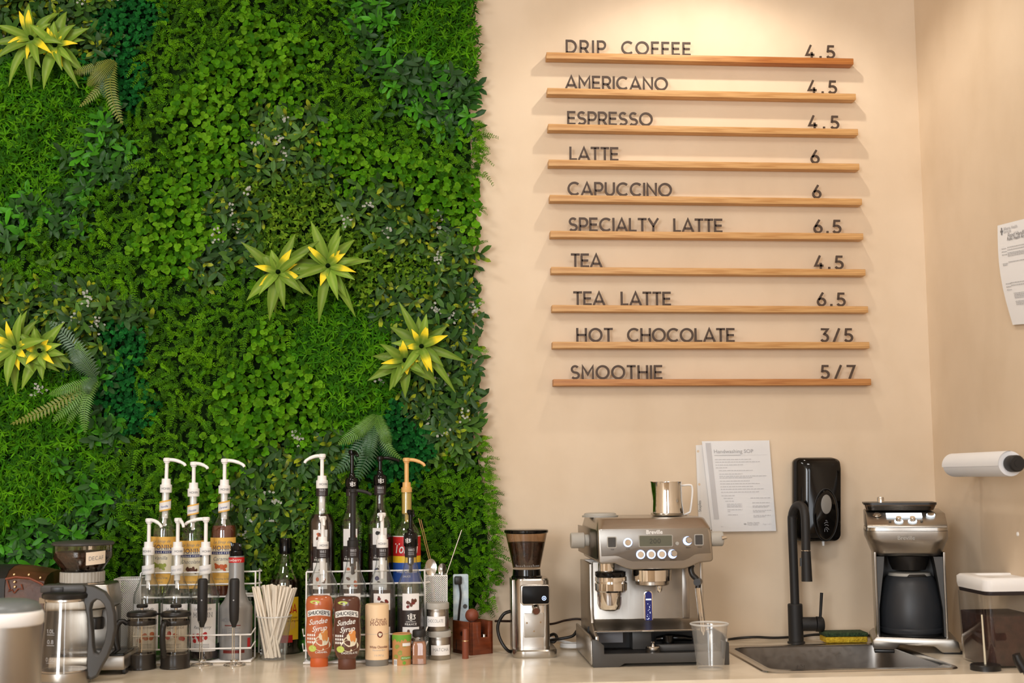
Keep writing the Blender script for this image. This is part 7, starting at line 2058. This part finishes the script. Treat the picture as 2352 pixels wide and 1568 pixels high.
# steam wand
m = MB(); m.tube([(X(1602), .05, Z(1290)), (X(1602), .05, Z(1308))], 7 * u, 16); m.build('wand_mount', 'chrome', t)
m = MB(); m.tube(smooth_path([(X(1600), .045, Z(1302)), (X(1597), .042, Z(1312)), (X(1600), .04, Z(1324)), (X(1609), .038, Z(1334)), (X(1612), .036, Z(1346)), (X(1611), .035, Z(1356))], 6), 6.6 * u, 16); m.tube([(X(1606), .02, Z(1340)), (X(1616), .046, Z(1340))], 8.5 * u, 18); m.build('wand_joint', 'black_plastic', t)
m = MB(); m.tube([(X(1611), .035, Z(1354)), (X(1615), .034, Z(1400)), (X(1620), .034, Z(1455))], 7.2 * u, 20); m.tube([(X(1620), .034, Z(1455)), (X(1620.5), .034, Z(1464))], [7.2 * u, 4 * u], 20); m.build('steam_wand', 'chrome', t)

# milk pitcher on top
pO = f.O + Vector((X(1533) + .004, .15, ZT))
g = Fr(1533, 1197, pO.y, pO.z); gu = g.u
t = thing('milk_pitcher', 'polished steel milk pitcher standing on the espresso machine', 'pitcher', Vector((g.O.x, pO.y, pO.z)))
Zp = g.z
m = MB()
prof = [(1e-5, .001), (34 * gu, .001), (37.5 * gu, .004), (38 * gu, .010), (35 * gu, Zp(1150)), (34 * gu, Zp(1109)), (34.5 * gu, Zp(1106)), (33.2 * gu, Zp(1106)), (33 * gu, Zp(1112)), (34 * gu, Zp(1150)), (36.5 * gu, .012), (1e-5, .006)]
n = 56
m.lathe(prof, n=n)
# pull the spout out on the left
for i, v in enumerate(m.v):
    zt = v[2] / Zp(1106)
    if zt > .55 and v[0] < 0:
        k = (zt - .55) / .45; a = abs(v[1]) / (34 * gu)
        w = max(0, 1 - a * 2.6)
        m.v[i] = (v[0] - 5.5 * gu * k * w, v[1], v[2] + 1.5 * gu * k * w)
m.build('body', 'chrome', t, 50)
m = MB(); m.tube(smooth_path([(34 * gu, 0, Zp(1115)), (54 * gu, 0, Zp(1114)), (60 * gu, 0, Zp(1118)), (60.5 * gu, 0, Zp(1135)), (55 * gu, 0, Zp(1172)), (50 * gu, 0, Zp(1178)), (37 * gu, 0, Zp(1183))], 6), 2.2 * gu, 10); m.build('handle', 'white_plastic', t)
t.rotation_euler = (0, 0, R(4))

# ------------------------------------------------------------------ slim coffee grinder
f = standing(1222, 1512, 0.065)
u = f.u; Z = f.z; X = lambda px: f.x(px, 1420)
t = thing('coffee_grinder', 'slim steel coffee grinder with smoky cone hopper left of the espresso machine', 'grinder', f.O)
fb_ = Fr(1222, 1512, f.Y - .05, CT); Zb = fb_.z
fr_ = -0.065
def gr(x0, x1, y0, y1, r, py):
    return [(p[0], p[1], max(Zb(py), .0)) for p in rrect(X(x0), X(x1), y0, y1, r, 6)]
m = MB(); m.loft([gr(1176, 1274, fr_, .09, .03, 1511), gr(1175, 1275, fr_ - .001, .091, .03, 1506), gr(1175, 1275, fr_ - .001, .091, .03, 1494), gr(1177, 1273, fr_ + .002, .089, .028, 1491)]); m.build('base', 'steel', t, 40)
m = MB(); m.loft([gr(1178, 1272, fr_ + .002, .088, .028, 1513), gr(1178, 1272, fr_ + .002, .088, .028, 1510)]); m.build('base_gasket', 'black_plastic', t)
m = MB(); m.loft([gr(1182, 1262, -.025, .085, .02, 1492), gr(1182, 1261, -.025, .085, .02, 1336), gr(1184, 1259, -.022, .083, .02, 1331)]); m.build('body', 'steel', t, 40)
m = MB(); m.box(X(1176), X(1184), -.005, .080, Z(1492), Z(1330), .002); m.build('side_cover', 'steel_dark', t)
# touch display on a wedge
m = MB(); m.prism(rrect(X(1194), X(1260), Z(1385), Z(1340), .006, 5), -.042, -.018, 'y', bev=.002); o = m.build('display_frame', 'steel', t)
m = MB(); m.prism(rrect(X(1197), X(1258), Z(1382.5), Z(1342), .005, 5), -.0445, -.040, 'y', bev=.001); m.build('display', 'black_screen', o)
m = MB(); m.lathe([(3.8 * u, 0), (3.8 * u, .0006), (5 * u, .0006), (5 * u, 0)], n=28, M=Matrix.Translation((X(1246.5), -.0446, Z(1370))) @ RX); m.solid([(1.8 * u, 0), (1.8 * u, .0006)], n=14, M=Matrix.Translation((X(1246.5), -.0446, Z(1370))) @ RX); m.build('power_light', 'led_blue', o, 0)
m = MB(); m.tube([(X(1228), -.015, Z(1391)), (X(1228), -.048, Z(1398)), (X(1228), -.050, Z(1398.5))], [9 * u, 9 * u, 7.5 * u], 24); m.build('chute', 'steel', t)
MB().solid([(7.4 * u, 0), (7.4 * u, .002)], n=24, M=Matrix.Translation((X(1228), -.0496, Z(1398.6))) @ Matrix.Rotation(R(102), 4, 'X')).build('chute_mouth', 'choc_brown', t)
m = MB(); m.prism(rrect(X(1201), X(1248), Z(1461), Z(1405), .004, 5), -.028, -.020, 'y', bev=.0012); o = m.build('service_panel', 'steel_brushed', t)
for (px, py) in ((1208, 1427), (1239, 1426), (1224, 1446)):
    MB().solid([(2 * u, 0), (2 * u, .001)], n=14, M=Matrix.Translation((X(px), -.0282, Z(py))) @ RX).build('screw', 'chrome', o)
m = MB(); m.solid([(36 * u, Z(1331)), (36 * u, Z(1325)), (33 * u, Z(1322)), (32 * u, Z(1308))], c=(X(1213), .028, 0), n=44); m.build('neck', 'black_gloss', t)
hc = (X(1213), .028, 0)
m = MB(); m.lathe([(32 * u, Z(1305)), (49 * u, Z(1224))], c=hc, n=48); m.build('hopper', 'glass_smoke', t, 60)
m = MB(); m.solid([(30 * u, Z(1303)), (43 * u, Z(1246))], c=hc, n=44); m.build('coffee_bean_fill', 'coffee_beans', t, 40)
m = MB(); m.solid([(49 * u, Z(1225)), (51.5 * u, Z(1223)), (51.5 * u, Z(1218)), (49.5 * u, Z(1216.5)), (20 * u, Z(1216))], c=hc, n=48); m.build('hopper_lid', 'black_gloss', t, 40)
m = MB()
for k in range(15):
    a = R(-90 - 50 + k * 7.2)
    z_ = Z(1301); r1 = 33.6 * u
    m.tube([(hc[0] + r1 * math.cos(a), hc[1] + r1 * math.sin(a), z_), (hc[0] + (r1 + .001) * math.cos(a), hc[1] + (r1 + .001) * math.sin(a), z_ + (5 if k % 5 == 0 else 3) * u)], .0005, 4)
m.build('scale_marks', 'ink_white', t, 0)

# cables around the grinder
gx = f.O.x
cable('power_cable', [Vector((X(1176) + gx, f.O.y + .06, CT + Z(1408))), Vector((X(1160) + gx, f.O.y + .065, CT + Z(1416))), Vector((X(1146) + gx, f.O.y + .05, CT + Z(1440))), Vector((X(1150) + gx, f.O.y + .03, CT + Z(1470))), Vector((X(1170) + gx, f.O.y + .03, CT + .0065)), Vector((X(1195) + gx, f.O.y + .10, CT + .0055))], .0042, 'black_plastic', 'thick black cable looping out on the left of the slim grinder')
cable('power_cable', [Vector((at(1137, 1428, -.14).x, -.14, at(1137, 1426, -.14).z)), Vector((at(1160, 1428, -.13).x, -.13, at(1160, 1426, -.13).z)), Vector((at(1185, 1425, -.11).x, -.11, at(1185, 1427, -.11).z)), Vector((at(1260, 1432, -.06).x, -.06, at(1260, 1433, -.06).z)), Vector((at(1300, 1424, -.03).x, -.03, at(1300, 1424, -.03).z)), Vector((at(1335, 1420, -.03).x, -.03, at(1335, 1422, -.03).z)), Vector((at(1375, 1432, -.03).x, -.03, at(1375, 1440, -.03).z))], .003, 'leather_dark', 'thin dark cable strung behind the slim grinder to the espresso machine')
cp = lambda px, py, Y: Vector((at(px, py, Y).x, Y, max(at(px, py, Y).z, CT + .0045)))
cable('power_cable', [cp(1255, 1463, -.08), cp(1272, 1456, -.09), cp(1279, 1464, -.10), cp(1272, 1474, -.10), cp(1265, 1470, -.10), cp(1290, 1466, -.11), cp(1315, 1460, -.11), cp(1328, 1447, -.10), cp(1340, 1462, -.08), cp(1360, 1480, -.06)], .0040, 'black_plastic', 'black cable knotted on the counter between grinder and espresso machine')
wl = []
for k in range(20):
    a = k / 19 * 4 * math.pi
    wl.append(Vector((at(1318, 1474, -.10).x + .034 * math.cos(a) + .002 * k / 19, -.10 + .028 * math.sin(a), CT + .004 + .010 * k / 19)))
cable('power_cable', [cp(1262, 1465, -.06)] + wl + [cp(1345, 1470, -.07)], .0038, 'white_plastic', 'white cable coiled on the counter beside the espresso machine')
